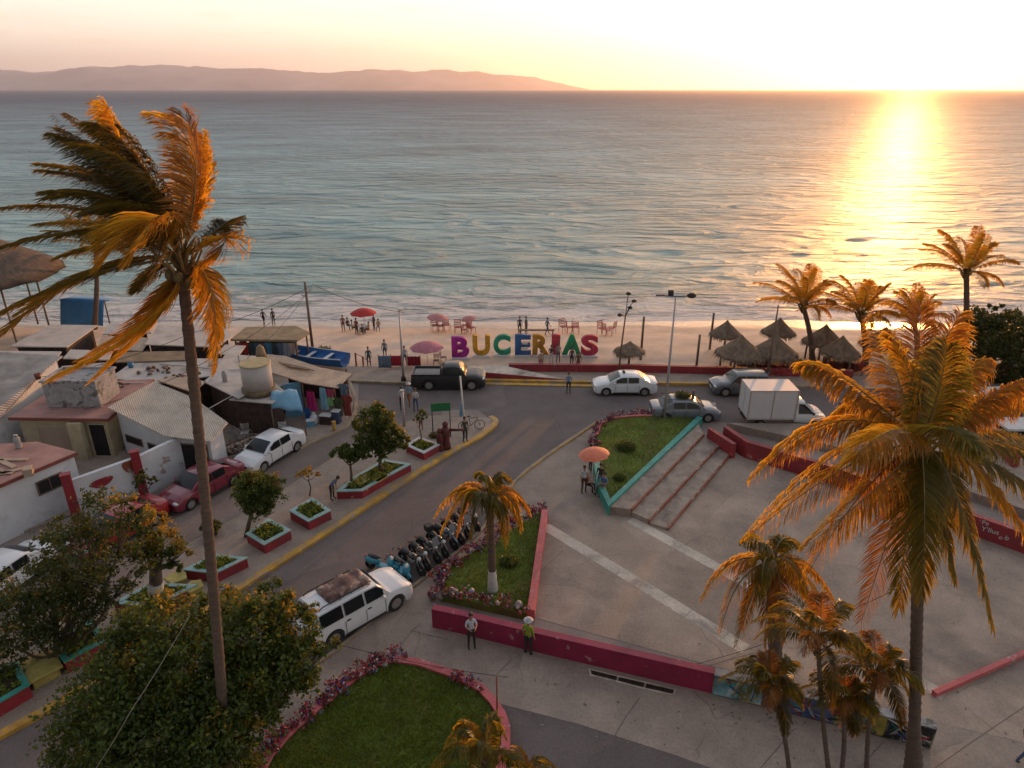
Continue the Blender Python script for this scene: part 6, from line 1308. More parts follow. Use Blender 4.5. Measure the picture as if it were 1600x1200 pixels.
def load(t, K, X, H_, W_, L_):
    m_ = MB(); [m_.tube([(X(.42), s_ * .5, H_ + .06), (X(.85), s_ * .5, H_ + .06)], .02, 5) for s_ in (1, -1)]; m_.build('roof_rack', TRIM, t)
car('grey blue sedan with brushwood on its roof at the top of the V-shaped lawn', (1112, 652), (1024, 652), 'sedan', PGR, extra=load)
def wagon_roof(t, K, X, H_, W_, L_):
    for s_ in (1, -1): m_ = MB(); m_.tube([(X(.40), s_ * .60, H_ + .02), (X(.44), s_ * .60, H_ + .10), (X(.84), s_ * .60, H_ + .10), (X(.88), s_ * .60, H_ + .02)], .025, 6); m_.build('roof_rail', TRIM, t)
wg = car('white station wagon with luggage on its roof parked by the motorbikes', (606, 935), (500, 995), 'wagon', PW, extra=wagon_roof)
def cargo():
    c = wg.location + Matrix.Rotation(wg.rotation_euler.z, 3, 'Z') @ V((-.35, 0, 1.80)); t = thing('roof_cargo', 'brown tarpaulin bundle tied on the roof of the white station wagon', 'luggage', c, wg.rotation_euler.z); mb = MB(); nx, ny = 18, 12; vs = []
    for i in range(nx + 1):
        for j in range(ny + 1):
            x = -.95 + 1.9 * i / nx; y = -.55 + 1.1 * j / ny; e = min(i, nx - i, j, ny - j); vs.append((x + .06 * noise.noise(V((x * 3, y * 3, 2))), y, (.03 if e == 0 else .14 + .10 * noise.noise(V((x * 2.6, y * 3, 0))) + .06 * noise.noise(V((x * 8, y * 8, 1))))))
    n = ny + 1; mb.add(vs, [(i * n + j, (i + 1) * n + j, (i + 1) * n + j + 1, i * n + j + 1) for i in range(nx) for j in range(ny)], True); mb.add([(-.95, -.55, 0), (.95, -.55, 0), (.95, .55, 0), (-.95, .55, 0)], [(3, 2, 1, 0)])
    mb.build('tarpaulin', mat('brown_tarp', (.14, .055, .04), .55, .5, 3, .6, 6, stain=(.34, .24, .17), stain_sc=1.8, stain_w=(.52, .62)), t)
    for x in (-.5, 0, .5): mb = MB(); mb.tube([(x, -.6, -.04), (x, -.5, .22), (x, 0, .27), (x, .5, .22), (x, .6, -.04)], .012, 4); mb.build('strap', TRIM, t)
cargo()
bush('bundle of dry brushwood tied on the roof of the grey blue sedan', V((g(1063, 652).x, g(1063, 652).y, 1.5)), .55, 900, LEAF_K, 301, .06, .6, 'brushwood_bundle')['category'] = 'brushwood'
def box_truck():
    a, b = g(1272, 662), g(1160, 662); mid = (a + b) / 2; mid.z = 0; t = thing('box_truck', 'small white box truck on the road above the red terrace wall', 'truck', mid, 0)
    W_ = 1.8; mb = MB(); bx = mat('box_white', (.50, .49, .49), .5, .06, .8, .05); mb.box((-.92, 0, 1.75), (3.0, W_ + .1, 1.95)); mb.build('cargo_box', bx, t, bevel=.02)
    BT = mat('box_trim', (.34, .29, .26), .5, .1, 2, 0)
    for s_ in (-1, 1):
        mb = MB(); y_ = s_ * (W_ / 2 + .06)
        for z in (.79, 2.71): mb.box((-.92, y_, z), (3.04, .03, .08))
        for x in (-2.42, -.92, .58): mb.box((x, y_ + s_ * .004, 1.75), (.05 if x > -1 and x < 0 else .08, .03, 2.0))
        mb.build('side_frame', BT, t)
    for s_ in (-1, 1): mb = MB(); mb.box((-2.43, s_ * .46, 1.75), (.03, .86, 1.8)); mb.build('rear_door', bx, t, bevel=.01)
    mb = MB(); mb.box((-.92, 0, 2.735), (3.02, 1.92, .02)); mb.build('roof_sheet', bx, t)
    # low cab, lofted
    S = [(.62, .5, 1.05, 1.78, .80), (.9, .45, 1.05, 1.86, .80), (1.25, .42, 1.05, 1.80, .82), (1.62, .40, 1.05, 1.42, .84), (1.95, .36, 1.04, 1.08, .86), (2.35, .36, .98, 1.0, .86), (2.62, .38, .86, .90, .82), (2.72, .42, .60, .66, .76)]
    vs = []
    for x, zb, zbelt, zt, w_ in S: vs += [(x, w_ * .9, zb), (x, w_ + .03, (zb + zbelt) / 2), (x, w_, zbelt), (x, w_ - (zt - zbelt) * .3 - .02, zt - .03), (x, w_ * .6, zt), (x, -w_ * .6, zt), (x, -(w_ - (zt - zbelt) * .3 - .02), zt - .03), (x, -w_, zbelt), (x, -w_ - .03, (zb + zbelt) / 2), (x, -w_ * .9, zb)]
    mb = MB(); n = 10; mb.add(vs, [(i * n + j, (i + 1) * n + j, (i + 1) * n + (j + 1) % n, i * n + (j + 1) % n) for i in range(len(S) - 1) for j in range(n)], True); mb.f.append([(len(S) - 1) * n + j for j in range(n)]); mb.m.append(0); mb.sm.append(False); mb.build('cab', PW, t)
    for s_ in (1, -1):
        mb = MB(); mb.add([(.85, s_ * .835, 1.10), (1.80, s_ * .875, 1.10), (1.55, s_ * .80, 1.38), (1.20, s_ * .70, 1.68), (.85, s_ * .655, 1.72)], [(0, 1, 2, 3, 4)[::-s_]]); mb.build('side_window', GLASS, t)
        mb = MB(); mb.ball((2.58, s_ * .62, .78), (.12, .17, .08), 8); mb.build('headlight', HEADL, t); mb = MB(); mb.ball((1.72, s_ * .98, 1.15), (.07, .09, .1), 8); mb.build('door_mirror', TRIM, t)
        mb = MB(); mb.box((-2.44, s_ * .7, .75), (.05, .18, .12)); mb.build('taillight', TAILL, t)
    mb = MB(); mb.add([(1.30, .66, 1.80), (1.30, -.66, 1.80), (1.98, -.76, 1.115), (1.98, .76, 1.115)], [(0, 1, 2, 3)]); mb.build('windscreen', GLASS, t)
    mb = MB(); mb.box((2.72, 0, .50), (.14, 1.6, .26)); mb.build('bumper', TRIM, t, bevel=.03); mb = MB(); mb.box((-.9, 0, .62), (3.1, .9, .16)); mb.build('chassis', TRIM, t)
    for x in (1.98, -1.5):
        for s_ in (1, -1):
            M4 = Matrix.Translation((x, s_ * .78, .34)) @ Matrix.Rotation(-s_ * pi / 2, 4, 'X'); mb = MB(); mb.lathe([(.2, -.1), (.32, -.1), (.34, 0), (.32, .1), (.2, .1)], n=20, M4=M4); w_ = mb.build('wheel', TYRE, t); mb = MB(); mb.lathe([(.001, .1), (.2, .08), (.21, .11)], n=16, M4=M4); mb.build('rim', RIM, w_)
box_truck()
def boat(label, bow, stern, B_, Hh, hull, deck, z=0, cat='boat', name='fishing_boat'):
    a, b = g(bow[0], bow[1], z), g(stern[0], stern[1], z); mid = (a + b) / 2; mid.z = z; d = a - b; L_ = d.length; t = thing(name, label, cat, mid, atan2(d.y, d.x)); N_ = 16; vs = []; vi = []
    for i in range(N_ + 1):
        f = i / N_; x = L_ * (f - .5); w_ = B_ / 2 * (1 - max(0, (f - .45) / .55) ** 2.2) * (.82 + .18 * min(1, f * 4)) + .015; sh = Hh * (.8 + .45 * max(0, f - .4) ** 1.5 * 2); kz = .0 + .35 * max(0, f - .75) * Hh * 3
        vs += [(x, 0, kz), (x, w_ * .62, kz + .12), (x, w_ * .95, sh * .6), (x, w_, sh), (x, -w_, sh), (x, -w_ * .95, sh * .6), (x, -w_ * .62, kz + .12)]
        vi += [(x, 0, kz + .2), (x, w_ * .8, sh * .6), (x, w_ - .05, sh), (x, -w_ + .05, sh), (x, -w_ * .8, sh * .6)]
    mb = MB(); n = 7; mb.add(vs, [(i * n + j, (i + 1) * n + j, (i + 1) * n + (j + 1) % n, i * n + (j + 1) % n) for i in range(N_) for j in range(n) if j != 3], True); mb.f.append(list(range(7))); mb.m.append(0); mb.sm.append(False); mb.build('hull', hull, t)
    mb = MB(); n = 5; mb.add(vi, [(i * n + j, i * n + (j + 1) % n, (i + 1) * n + (j + 1) % n, (i + 1) * n + j) for i in range(N_) for j in range(n) if j != 2], True); mb.f.append([4, 3, 2, 1, 0]); mb.m.append(0); mb.sm.append(False); mb.build('inner_hull', hull if 'blue' in label else deck, t)
    mb = MB(); P_ = [V(vs[i * 7 + 3]) for i in range(N_ + 1)] + [V(vs[i * 7 + 4]) for i in range(N_, -1, -1)]; mb.tube(P_, .045, 5); mb.build('gunwale', deck, t)
    for f in (.25, .5, .72): mb = MB(); i = int(f * N_); w_ = vs[i * 7 + 3][1]; mb.box((L_ * (f - .5), 0, Hh * .62), (.28, w_ * 1.8, .05)); mb.build('thwart', deck, t)
    return t
boat('long blue fishing boat with white gunwale lying behind the plank roofs', (432, 560), (541, 573), 1.9, 1.05, mat('blue_hull', (.012, .12, .36), .45, .25, .8, .05), mat('boat_white', (.52, .52, .52), .6, .12, 1.5, 0), .25)
bo = boat('silver white boat on a trailer under the dark tree at the right edge', (1505, 634), (1610, 625), 1.8, .9, mat('silver_hull', (.42, .42, .44), .4, .15, .8, .05), PLW, .6)
def trailer():
    c = g(1590, 684); c.z = .5 if False else 0; t = thing('parked_trailer', 'white flatbed trailer with dark wheel at the right edge', 'trailer', c); mb = MB(); mb.box((.3, 0, .95), (3.4, 1.7, .16)); mb.build('deck', PLW, t, bevel=.02); mb = MB(); mb.box((.3, 0, .72), (3.2, 1.1, .2)); mb.build('chassis', TRIM, t)
    for x in (-.2,):
        for s_ in (1, -1): M4 = Matrix.Translation((x, s_ * .8, .38)) @ Matrix.Rotation(-s_ * pi / 2, 4, 'X'); mb = MB(); mb.lathe([(.2, -.1), (.36, -.1), (.38, 0), (.36, .1), (.2, .1)], n=20, M4=M4); w_ = mb.build('wheel', TYRE, t); mb = MB(); mb.lathe([(.001, .11), (.2, .09), (.21, .11)], n=16, M4=M4); mb.build('rim', RIM, w_)
    mb = MB(); mb.tube([(-1.4, 0, .72), (-2.3, 0, .6)], .05, 6); mb.build('drawbar', TRIM, t)
trailer()
# ---- motorbikes ----
def moto(label, px, py, rz, body, scooter=False, windshield=False, group='motorbikes parked in a row along the kerb', top=None):
    p = g(px, py); t = thing('scooter' if scooter else 'motorbike', label, 'scooter' if scooter else 'motorbike', p, rz, group=group); R_ = .26 if scooter else .31; wb = .62 if scooter else .68
    for x, nm in ((wb, 'front_wheel'), (-wb, 'rear_wheel')):
        M4 = Matrix.Translation((x, 0, R_)) @ Matrix.Rotation(pi / 2, 4, 'X'); mb = MB(); mb.lathe([(R_ * .72, -.045), (R_ * .95, -.05), (R_, 0), (R_ * .95, .05), (R_ * .72, .045), (R_ * .72, -.045)], n=20, M4=M4); w_ = mb.build(nm, TYRE, t)
        mb = MB(); mb.lathe([(.001, -.05), (.05, -.05), (.05, .05), (.001, .05)], n=8, M4=M4)
        for q in range(6): a_ = q * pi / 3; mb.tube([M4 @ V((cos(a_) * .04, sin(a_) * .04, 0)), M4 @ V((cos(a_) * R_ * .74, sin(a_) * R_ * .74, 0))], .012, 4)
        mb.build('rim', RIM, w_)
    mb = MB(); [mb.tube([(wb, s_ * .07, R_), (wb - .22, s_ * .07, .82)], .024, 6) for s_ in (1, -1)]; mb.build('fork', STEEL, t)
    mb = MB(); mb.tube([(wb - .26, -.34, .98), (wb - .20, -.12, 1.0), (wb - .20, .12, 1.0), (wb - .26, .34, .98)], .018, 6); mb.build('handlebar', TRIM, t)
    for s_ in (1, -1): mb = MB(); mb.tube([(wb - .2, s_ * .2, 1.0), (wb - .16, s_ * .26, 1.16)], .008, 4); mb.ball((wb - .16, s_ * .27, 1.2), (.02, .06, .045), 6); mb.build('mirror', TRIM, t)
    mb = MB(); mb.ball((wb - .10, 0, .86), (.10, .10, .10), 9); mb.build('headlight', HEADL, t)
    if scooter:
        mb = MB(); mb.ball((wb - .16, 0, .62), (.14, .20, .36), 10); mb.build('front_shield', body, t); mb = MB(); mb.box((.02, 0, .33), (.62, .28, .10)); mb.build('footboard', body, t, bevel=.03)
        mb = MB(); mb.ball((-.48, 0, .52), (.42, .17, .22), 12); mb.build('rear_body', body, t); mb = MB(); mb.ball((wb, 0, R_ + .1), (.24, .08, .20), 10); mb.build('mudguard', body, t)
    else:
        mb = MB(); mb.ball((.12, 0, .78), (.27, .16, .15), 12); mb.build('fuel_tank', body, t); mb = MB(); mb.ball((.02, 0, .45), (.22, .15, .19), 10); mb.tube([(.1, -.1, .4), (-.2, -.16, .28), (-.85, -.18, .34)], .045, 7); mb.build('engine', STEEL, t)
        mb = MB(); mb.tube([(wb - .24, 0, .8), (.05, 0, .66), (-.4, 0, .64), (-wb, 0, .5)], .035, 6); mb.tube([(wb - .24, 0, .78), (.1, 0, .3), (-.25, 0, .3), (-wb, 0, R_)], .03, 6); mb.build('frame', TRIM, t); mb = MB(); mb.tube([(wb + .28, 0, R_ + .18), (wb, 0, R_ + .36), (wb - .25, 0, R_ + .28)], .05, 6); mb.build('mudguard', body, t); mb = MB(); mb.tube([(-wb - .3, 0, R_ + .3), (-wb, 0, R_ + .37), (-wb + .25, 0, R_ + .3)], .06, 6); mb.build('mudguard', body, t)
    mb = MB(); mb.ball((-.36, 0, .80 if not scooter else .74), (.36, .13, .075), 10); mb.build('seat', TRIM, t); mb = MB(); mb.ball((-.82, 0, .68), (.05, .09, .05), 7); mb.build('taillight', TAILL, t)
    mb = MB(); mb.tube([(-.05, .08, .3), (-.02, .26, .02)], .014, 5); mb.build('kickstand', STEEL, t)
    if windshield: mb = MB(); mb.add([(wb - .02, -.2, .95), (wb - .02, .2, .95), (wb - .16, .17, 1.35), (wb - .16, -.17, 1.35)], [(0, 1, 2, 3), (3, 2, 1, 0)]); mb.build('windshield', mat('windshield_plastic', (.25, .26, .28), .2, .1, 2, 0), t)
    if top: mb = MB(); mb.box((-.72, 0, .95), (.34, .38, .30)); mb.build('top_box', top, t, bevel=.03)
    return t
SKY = paint('sky_blue', (.05, .30, .42)); KR = paint('scarlet', (.22, .015, .02)); KB = paint('gloss_black', (.015, .015, .016)); KBR = paint('bronze', (.16, .10, .06), metal=.4); KSL = paint('steel_blue', (.10, .14, .18), metal=.3)
rzb = atan2((g(650, 912) - g(615, 880)).y, (g(650, 912) - g(615, 880)).x)
for i, (l, px, py, bd, sc_, ws, tp, dr) in enumerate([('light blue scooter, nearest to the white station wagon', 635, 904, SKY, True, False, None, 0), ('black motorbike right behind the light blue scooter with a pale tyre', 652, 893, KB, False, False, None, .08), ('bronze motorbike, third in the row from the wagon', 664, 883, KBR, False, False, None, -.06),
        ('black motorbike, fourth in the row from the wagon', 678, 874, KB, False, True, None, .05), ('black motorbike with top box in the middle of the row', 692, 865, KB, False, False, TRIM, -.04), ('steel blue motorbike with windshield under the small palm', 703, 853, KSL, False, True, None, .1), ('bronze motorbike under the hanging orange fronds', 716, 845, KBR, False, False, None, 0),
        ('black motorbike with chrome shine, last but one from the kerb bend', 728, 836, KB, False, True, None, -.08), ('black scooter at the far end of the motorbike row', 741, 826, KB, True, False, None, .04)]):
    moto(l, px - 8, py - 4, rzb + dr, bd, sc_, ws, top=tp)
t = moto('light blue scooter standing free on the road side of the row', 598, 893, rzb + .5, SKY, True, False, group=None)
def bicycle(label, px, py, rz):
    p = g(px, py, .13); t = thing('bicycle', label, 'bicycle', p, rz)
    for x in (.52, -.52):
        M4 = Matrix.Translation((x, 0, .34)) @ Matrix.Rotation(pi / 2, 4, 'X'); mb = MB(); P_ = [M4 @ V((cos(a * pi / 12) * .32, sin(a * pi / 12) * .32, 0)) for a in range(25)]; mb.tube(P_, .022, 5, cap=False); w_ = mb.build('wheel', TYRE, t); mb = MB(); [mb.tube([M4 @ V((0, 0, 0)), M4 @ V((cos(a) * .31, sin(a) * .31, 0))], .005, 3) for a in [k * pi / 5 for k in range(10)]]; mb.build('spokes', STEEL, w_)
    mb = MB(); [mb.tube(q, .018, 5) for q in ([(.52, 0, .34), (.36, 0, .92)], [(.38, 0, .84), (-.12, 0, .86)], [(.38, 0, .78), (-.05, 0, .32)], [(-.05, 0, .32), (-.16, 0, .95)], [(-.05, 0, .32), (-.52, 0, .34), (-.13, 0, .80)])]; mb.build('frame', DKM, t); mb = MB(); mb.tube([(.34, -.26, .96), (.38, 0, .94), (.34, .26, .96)], .014, 5); mb.build('handlebar', DKM, t); mb = MB(); mb.ball((-.17, 0, .98), (.14, .07, .04), 8); mb.build('saddle', TRIM, t)
bicycle('dark bicycle leaning near the rounded tip of the median island', 737, 672, .2)
# ---------------- people ----------------
SKIN = mat('skin_tan', (.30, .165, .10), .6, .08, 6, 0); HAIR = mat('dark_hair', (.02, .014, .01), .6, .2, 20, .2)
BODYC = {}
def human(pose):
    """one continuous skinned figure per pose; material slots: skin, top, trousers, shoes; hair is a child"""
    if pose in BODYC: return BODYC[pose]
    P = {}; E = []; Rr = {}
    def j(n, p, r, par=None):
        P[n] = V(p); Rr[n] = r
        if par: E.append((par, n))
    hipz = .92; lean = 0.0; leg = 'stand'; arm = 'down'
    if pose in ('sit',): hipz = .48; leg = 'sit'
    if pose == 'bend': lean = .75
    if pose == 'walk': leg = 'walk'
    if pose in ('phone', 'sit'): arm = 'fore'
    if pose == 'reach': arm = 'reach'
    def U(x, y, z):   # upper body point, leaning forward (towards -y)
        return V((x, y * cos(lean) - z * sin(lean), hipz + z * cos(lean) + y * sin(lean)))
    j('pel', (0, 0, hipz), (.125, .10)); j('waist', U(0, 0, .16), (.115, .085), 'pel'); j('chest', U(0, 0, .36), (.145, .10), 'waist'); j('neckb', U(0, .01, .51), (.075, .065), 'chest'); j('neck', U(0, .0, .575), (.048, .05), 'neckb'); j('skull', U(0, -.012, .66), (.073, .088), 'neck'); j('crown', U(0, -.0, .755), (.062, .075), 'skull')
    for s_, S_ in ((-1, 'l'), (1, 'r')):
        j('sh' + S_, U(.165 * s_, 0, .455), (.058, .055), 'chest')
        if arm == 'down' or (arm == 'reach' and s_ < 0): el, wr = U(.225 * s_, .02, .19), U(.235 * s_, -.06, -.05)
        elif arm == 'fore': el, wr = U(.22 * s_, -.02, .20), U(.12 * s_, -.24, .22)
        else: el, wr = U(.26 * s_, -.24, .36), U(.25 * s_, -.47, .42)
        if pose == 'walk': el = U(.22 * s_, .10 * s_, .2); wr = U(.22 * s_, .12 * s_ - .1, -.03)
        if pose == 'bend': el = V((.2 * s_, el.y - .05, el.z - .1)); wr = V((.16 * s_, el.y - .02, el.z - .26))
        j('el' + S_, el, (.042, .042), 'sh' + S_); j('wr' + S_, wr, (.028, .03), 'el' + S_); d = (wr - el).normalized(); j('pa' + S_, wr + d * .06, (.036, .02), 'wr' + S_)
        x_ = V((s_, 0, 0)); sd_ = d.cross(x_).normalized()
        for k, (o_, l) in enumerate(((-.028, .058), (-.010, .068), (.010, .064), (.027, .050))): q = wr + d * .075 + sd_ * o_; j('f%d' % k + S_, q + d * .025, (.009, .009), 'pa' + S_); j('g%d' % k + S_, q + d * l - x_ * .02, (.007, .007), 'f%d' % k + S_)
        j('th' + S_, wr + d * .04 - sd_ * .045 - x_ * .01, (.010, .010), 'pa' + S_)
        hx = .10 * s_
        if leg == 'stand': kn, an = V((hx * 1.1, -.02, hipz * .53)), V((hx * 1.25, .02, .085))
        elif leg == 'walk': kn, an = V((hx, -.14 * s_ - .04, hipz * .54)), V((hx, -.26 * s_ + .04, .10))
        else: kn, an = V((hx * 1.4, -.44, hipz + .02)), V((hx * 1.5, -.46, .085))
        j('hip' + S_, (hx, 0, hipz - .05 if leg != 'sit' else hipz), (.088, .09), 'pel'); j('kn' + S_, kn, (.055, .058), 'hip' + S_); j('an' + S_, an, (.038, .042), 'kn' + S_); j('to' + S_, an + V((0, -.15, -.05)), (.040, .030), 'an' + S_)
    names = list(P); ix = {n: i for i, n in enumerate(names)}; me = bpy.data.meshes.new('p'); me.from_pydata([P[n] for n in names], [(ix[a], ix[b]) for a, b in E], [])
    o = bpy.data.objects.new('p', me); COL.objects.link(o); md = o.modifiers.new('skin', 'SKIN'); sl = me.skin_vertices[0].data if me.skin_vertices else None
    if sl is None:
        bpy.context.view_layer.objects.active = o
    sl = o.data.skin_vertices[0].data
    for i, n in enumerate(names): sl[i].radius = Rr[n]; sl[i].use_root = (n == 'pel')
    md.use_smooth_shade = True; s2 = o.modifiers.new('sub', 'SUBSURF'); s2.levels = 1; s2.render_levels = 1
    dg = bpy.context.evaluated_depsgraph_get(); r = bpy.data.meshes.new_from_object(o.evaluated_get(dg)); bpy.data.objects.remove(o)
    up = (P['neck'] - P['chest']).normalized(); info = dict(P=P, lean=lean, hipz=hipz)
    for k in range(4): r.materials.append(SKIN)
    A = lambda p, a, b: (p - P[a]).dot((P[b] - P[a]).normalized()) / (P[b] - P[a]).length
    for f in r.polygons:
        c = f.center; best = min(E, key=lambda e: ((c - (P[e[0]] + (P[e[1]] - P[e[0]]) * max(0, min(1, A(c, e[0], e[1]))))).length)); a, b = best; m_ = 0; nm = b[:2]
        if nm in ('hi', 'kn', 'an'): m_ = 2
        elif nm == 'to': m_ = 3
        elif b in ('waist', 'chest', 'neckb') or nm == 'sh': m_ = 1
        elif nm == 'el': m_ = 1
        if b == 'waist' and A(c, 'pel', 'waist') < .25: m_ = 2
        f.material_index = m_
    # face: nose, eyes and ears worked into small child pieces of the head are omitted on the body; nose bump here
    for v in r.vertices:
        q = v.co - P['skull']; 
        if abs(q.x) < .02 and -.02 < q.z < .02 and q.y < -.05 and lean == 0: v.co.y -= .018
    BODYC[pose] = (r, info); return BODYC[pose]
def person(label, p, rz, top, legs, pose='stand', h=1.70, hat=None, shoes=(.03, .03, .03), skinm=None, hair_len=0, group=None, bag=None):
    me, info = human(pose); m2 = me.copy(); t = bpy.data.objects.new('person', m2); COL.objects.link(t); m2.name = 'person'
    for i, m_ in enumerate((skinm or SKIN, cloth(top), cloth(legs), cloth(shoes))): m2.materials[i] = m_
    t.location = p; t.rotation_euler = (0, 0, rz); s_ = h / 1.74; t.scale = (s_,) * 3; tag(t, label, 'person', group); P = info['P']; ln = info['lean']
    M4 = Matrix.Translation(P['crown'].lerp(P['skull'], .45)) @ Matrix.Rotation(ln, 4, 'X'); mb = MB(); mb.ball((0, 0, 0), (.093, .108, .10), 12, None)
    for i, v in enumerate(mb.v):
        q = V(v); q = q + V((0, .016, .028)); 
        if q.y < -.05 and q.z < .04: q.y = -.05; q.z = max(q.z, .02)
        if q.z < -.05: q.z = -.05 - hair_len * (.4 if q.y > 0 else 0)
        mb.v[i] = tuple(M4 @ q)
    hb = mb.build('hair', HAIR, t)
    mb = MB(); [mb.ball(M4 @ V((x, -.088, -.035)), (.011, .006, .007), 6) for x in (-.03, .03)]; mb.build('eyes', DKM, t); mb = MB(); mb.ball(M4 @ V((0, -.088, -.085)), (.022, .006, .006), 6); mb.build('mouth', mat('lips', (.25, .08, .06), .6, .1, 4, 0), t)
    if hat: mb = MB(); mb.lathe([(.19, .035), (.18, .05), (.11, .06), (.105, .12), (.07, .15), (.001, .155)], n=16, M4=M4); mb.build('hat', cloth(hat), t)
    return t
WT = (.50, .50, .50); BK = (.02, .02, .022); JN = (.05, .08, .14)
person('person in a white shirt and black trousers standing before the magenta wall', g(737, 1012), .3, (.52, .55, .60), BK, 'phone', 1.70)
person('person in a lime green vest, white cap and black trousers by the magenta wall', g(825, 1023), 2.6, (.22, .30, .02), BK, 'stand', 1.76, hat=WT)
person('person in blue top and dark shorts standing on the kerb of the cross street', g(888, 614), .1, (.14, .24, .34), (.03, .03, .04), 'stand', 1.6)
person('person in a blue patterned shirt behind the coral umbrella', g(922, 735), 1.9, (.12, .20, .42), (.05, .05, .07), 'stand', 1.72)
for l, px, py, rz, a, b, po, k in (('seated person in a dark red top under the coral umbrella', 917, 766, 1.0, (.20, .05, .03), BK, 'sit', .9), ('person with white sleeves standing under the coral umbrella', 912, 770, .4, (.40, .42, .46), (.05, .03, .02), 'stand', 1.0),
        ('person in blue sitting on the teal rim of the V-shaped lawn', 943, 772, -.8, (.10, .17, .33), (.14, .10, .08), 'sit', 1.0), ('person in black and white top standing at the teal rim by the umbrella', 937, 765, -.5, (.04, .03, .03), (.12, .16, .28), 'stand', .98)):
    q = g(px, py); q.z = .1 if po == 'sit' and 'rim' in l else 0; person(l, q, rz, a, b, po, 1.68 * k)
person('person in white and grey standing at the left of the group by the pickup', g(629, 640), .5, (.45, .45, .46), BK, 'stand', 1.72)
person('person in pale blue and orange, middle of the group by the pickup', g(640, 634), -.2, (.25, .33, .40), (.35, .16, .06), 'walk', 1.7, hat=WT)
person('person in white with blue bag at the right of the group by the pickup', g(650, 642), .3, WT, JN, 'phone', 1.68)
person('child in tan clothes behind the diamond planter', g(658, 672, .13), .1, (.42, .28, .18), (.16, .06, .03), 'stand', 1.25)
person('person in black bending over beside the long red planter', g(520, 780, .13), 1.2, (.10, .15, .24), BK, 'bend', 1.7, hair_len=.1)
person('person in camouflage colours standing near the island tip by the bicycle', g(727, 690, .13), .6, (.07, .06, .05), (.02, .035, .03), 'stand', 1.7)
person('person in dark clothing entering at the right edge of the plaza', g(1597, 1188), 1.6, (.24, .12, .09), JN, 'walk', 1.72)
for i, (px, py, a, b, po, rz, nm) in enumerate([(845, 578, (.36, .26, .18), (.30, .12, .08), 'stand', .2, 'tan shirt and brown trousers below the letter R'), (861, 569, (.05, .05, .06), WT, 'phone', -.3, 'black top and white trousers between the letters R and I'), (872, 566, (.30, .28, .28), (.12, .1, .1), 'stand', .2, 'grey shirt just below the letter I'),
        (893, 572, (.10, .05, .04), (.05, .03, .03), 'stand', .5, 'dark brown clothes below the left foot of the letter A'), (903, 580, (.14, .06, .04), (.18, .08, .05), 'walk', -.3, 'rusty clothes below the right foot of the letter A'), (577, 572, (.07, .09, .11), (.05, .07, .08), 'stand', .2, 'dark grey clothes beside the short handrail'), (602, 560, (.12, .16, .22), JN, 'stand', -.2, 'black hair and blue top behind the pale blue windbreak'), (633, 571, (.35, .42, .48), JN, 'stand', .1, 'pale blue shirt between the two red windbreaks')]):
    q = g(px, py); q.z = beach_z(q.y); person('person in ' + nm, q, rz, a, b, po, 1.62)
def bz_(px, py):
    q = g(px, py, -.4)
    for _ in range(4): q = g(px, py, beach_z(q.y) - .02)
    return q
for i, (px, py, a, b, po, nm) in enumerate([(812, 521, (.06, .07, .09), BK, 'stand', 'far person in black at the left end of the beach trio above the letter C'), (822, 521, (.10, .10, .12), (.04, .05, .06), 'stand', 'far person in dark grey in the middle of the beach trio above the letter C'), (855, 523, (.10, .14, .18), JN, 'walk', 'far person in navy above the letter R'),
        (413, 508, (.04, .04, .05), BK, 'walk', 'far person in black on the wet sand left of the wooden pole'), (428, 507, (.06, .05, .05), BK, 'stand', 'far person in dark brown on the wet sand left of the wooden pole')]):
    person(nm, bz_(px, py), i, a, b, po, 1.65)
# ---------------- beach furniture ----------------
def parasol(label, px, py, top_py, rpx, col, Y=None, tilt=0.0, h=2.2, group='beach umbrellas', nm='beach_umbrella', pole_z=None):
    b = bz_(px, py) if Y is None else Y; k = b.y / (cos(PIT) - (top_py - 600) / FPX * sin(PIT)) / FPX; r_ = rpx * k; H_ = at(px, top_py, b.y).z - b.z; t = thing(nm, label, 'umbrella', b, group=group); mb = MB(); mb.tube([(0, 0, -.1), (0, 0, H_ - .02)], .025, 6); mb.build('pole', PLW, t)
    mb = MB(); n = 8; vs = [(0, 0, H_)]; M4 = Matrix.Translation((0, 0, H_)) @ Matrix.Rotation(tilt, 4, 'Y') @ Matrix.Translation((0, 0, -H_))
    for j in range(1, 5):
        for i in range(n * 2): a = pi * i / n; f = j / 4; rr_ = r_ * f * (1 if i % 2 == 0 else .955); vs.append((cos(a) * rr_, sin(a) * rr_, H_ - r_ * .38 * f * f * (1 if i % 2 == 0 else .92)))
    vs = [tuple(M4 @ V(v)) for v in vs]; m2 = n * 2; fs = [(0, 1 + i, 1 + (i + 1) % m2) for i in range(m2)] + [(1 + j * m2 + i, 1 + (j + 1) * m2 + i, 1 + (j + 1) * m2 + (i + 1) % m2, 1 + j * m2 + (i + 1) % m2) for j in range(3) for i in range(m2)]
    mb.add(vs, fs, False); o = mb.build('canopy', col, t); s_ = o.modifiers.new('s', 'SOLIDIFY'); s_.thickness = .012; mb = MB()
    for i in range(n): a = 2 * pi * i / n; mb.tube([M4 @ V((0, 0, H_ - .02)), M4 @ V((cos(a) * r_ * .5, sin(a) * r_ * .5, H_ - .03 - r_ * .095)), M4 @ V((cos(a) * r_ * .98, sin(a) * r_ * .98, H_ - .03 - r_ * .365))], .008, 4)
    mb.build('ribs', STEEL, t); return t, b, H_
URED = cloth((.45, .03, .025), 'umbrella'); UPINK = cloth((.45, .16, .20), 'umbrella'); URS = cloth((.50, .20, .19), 'umbrella'); UCOR = mat('umbrella_coral', (.62, .17, .09), .7, .1, 2, .1)
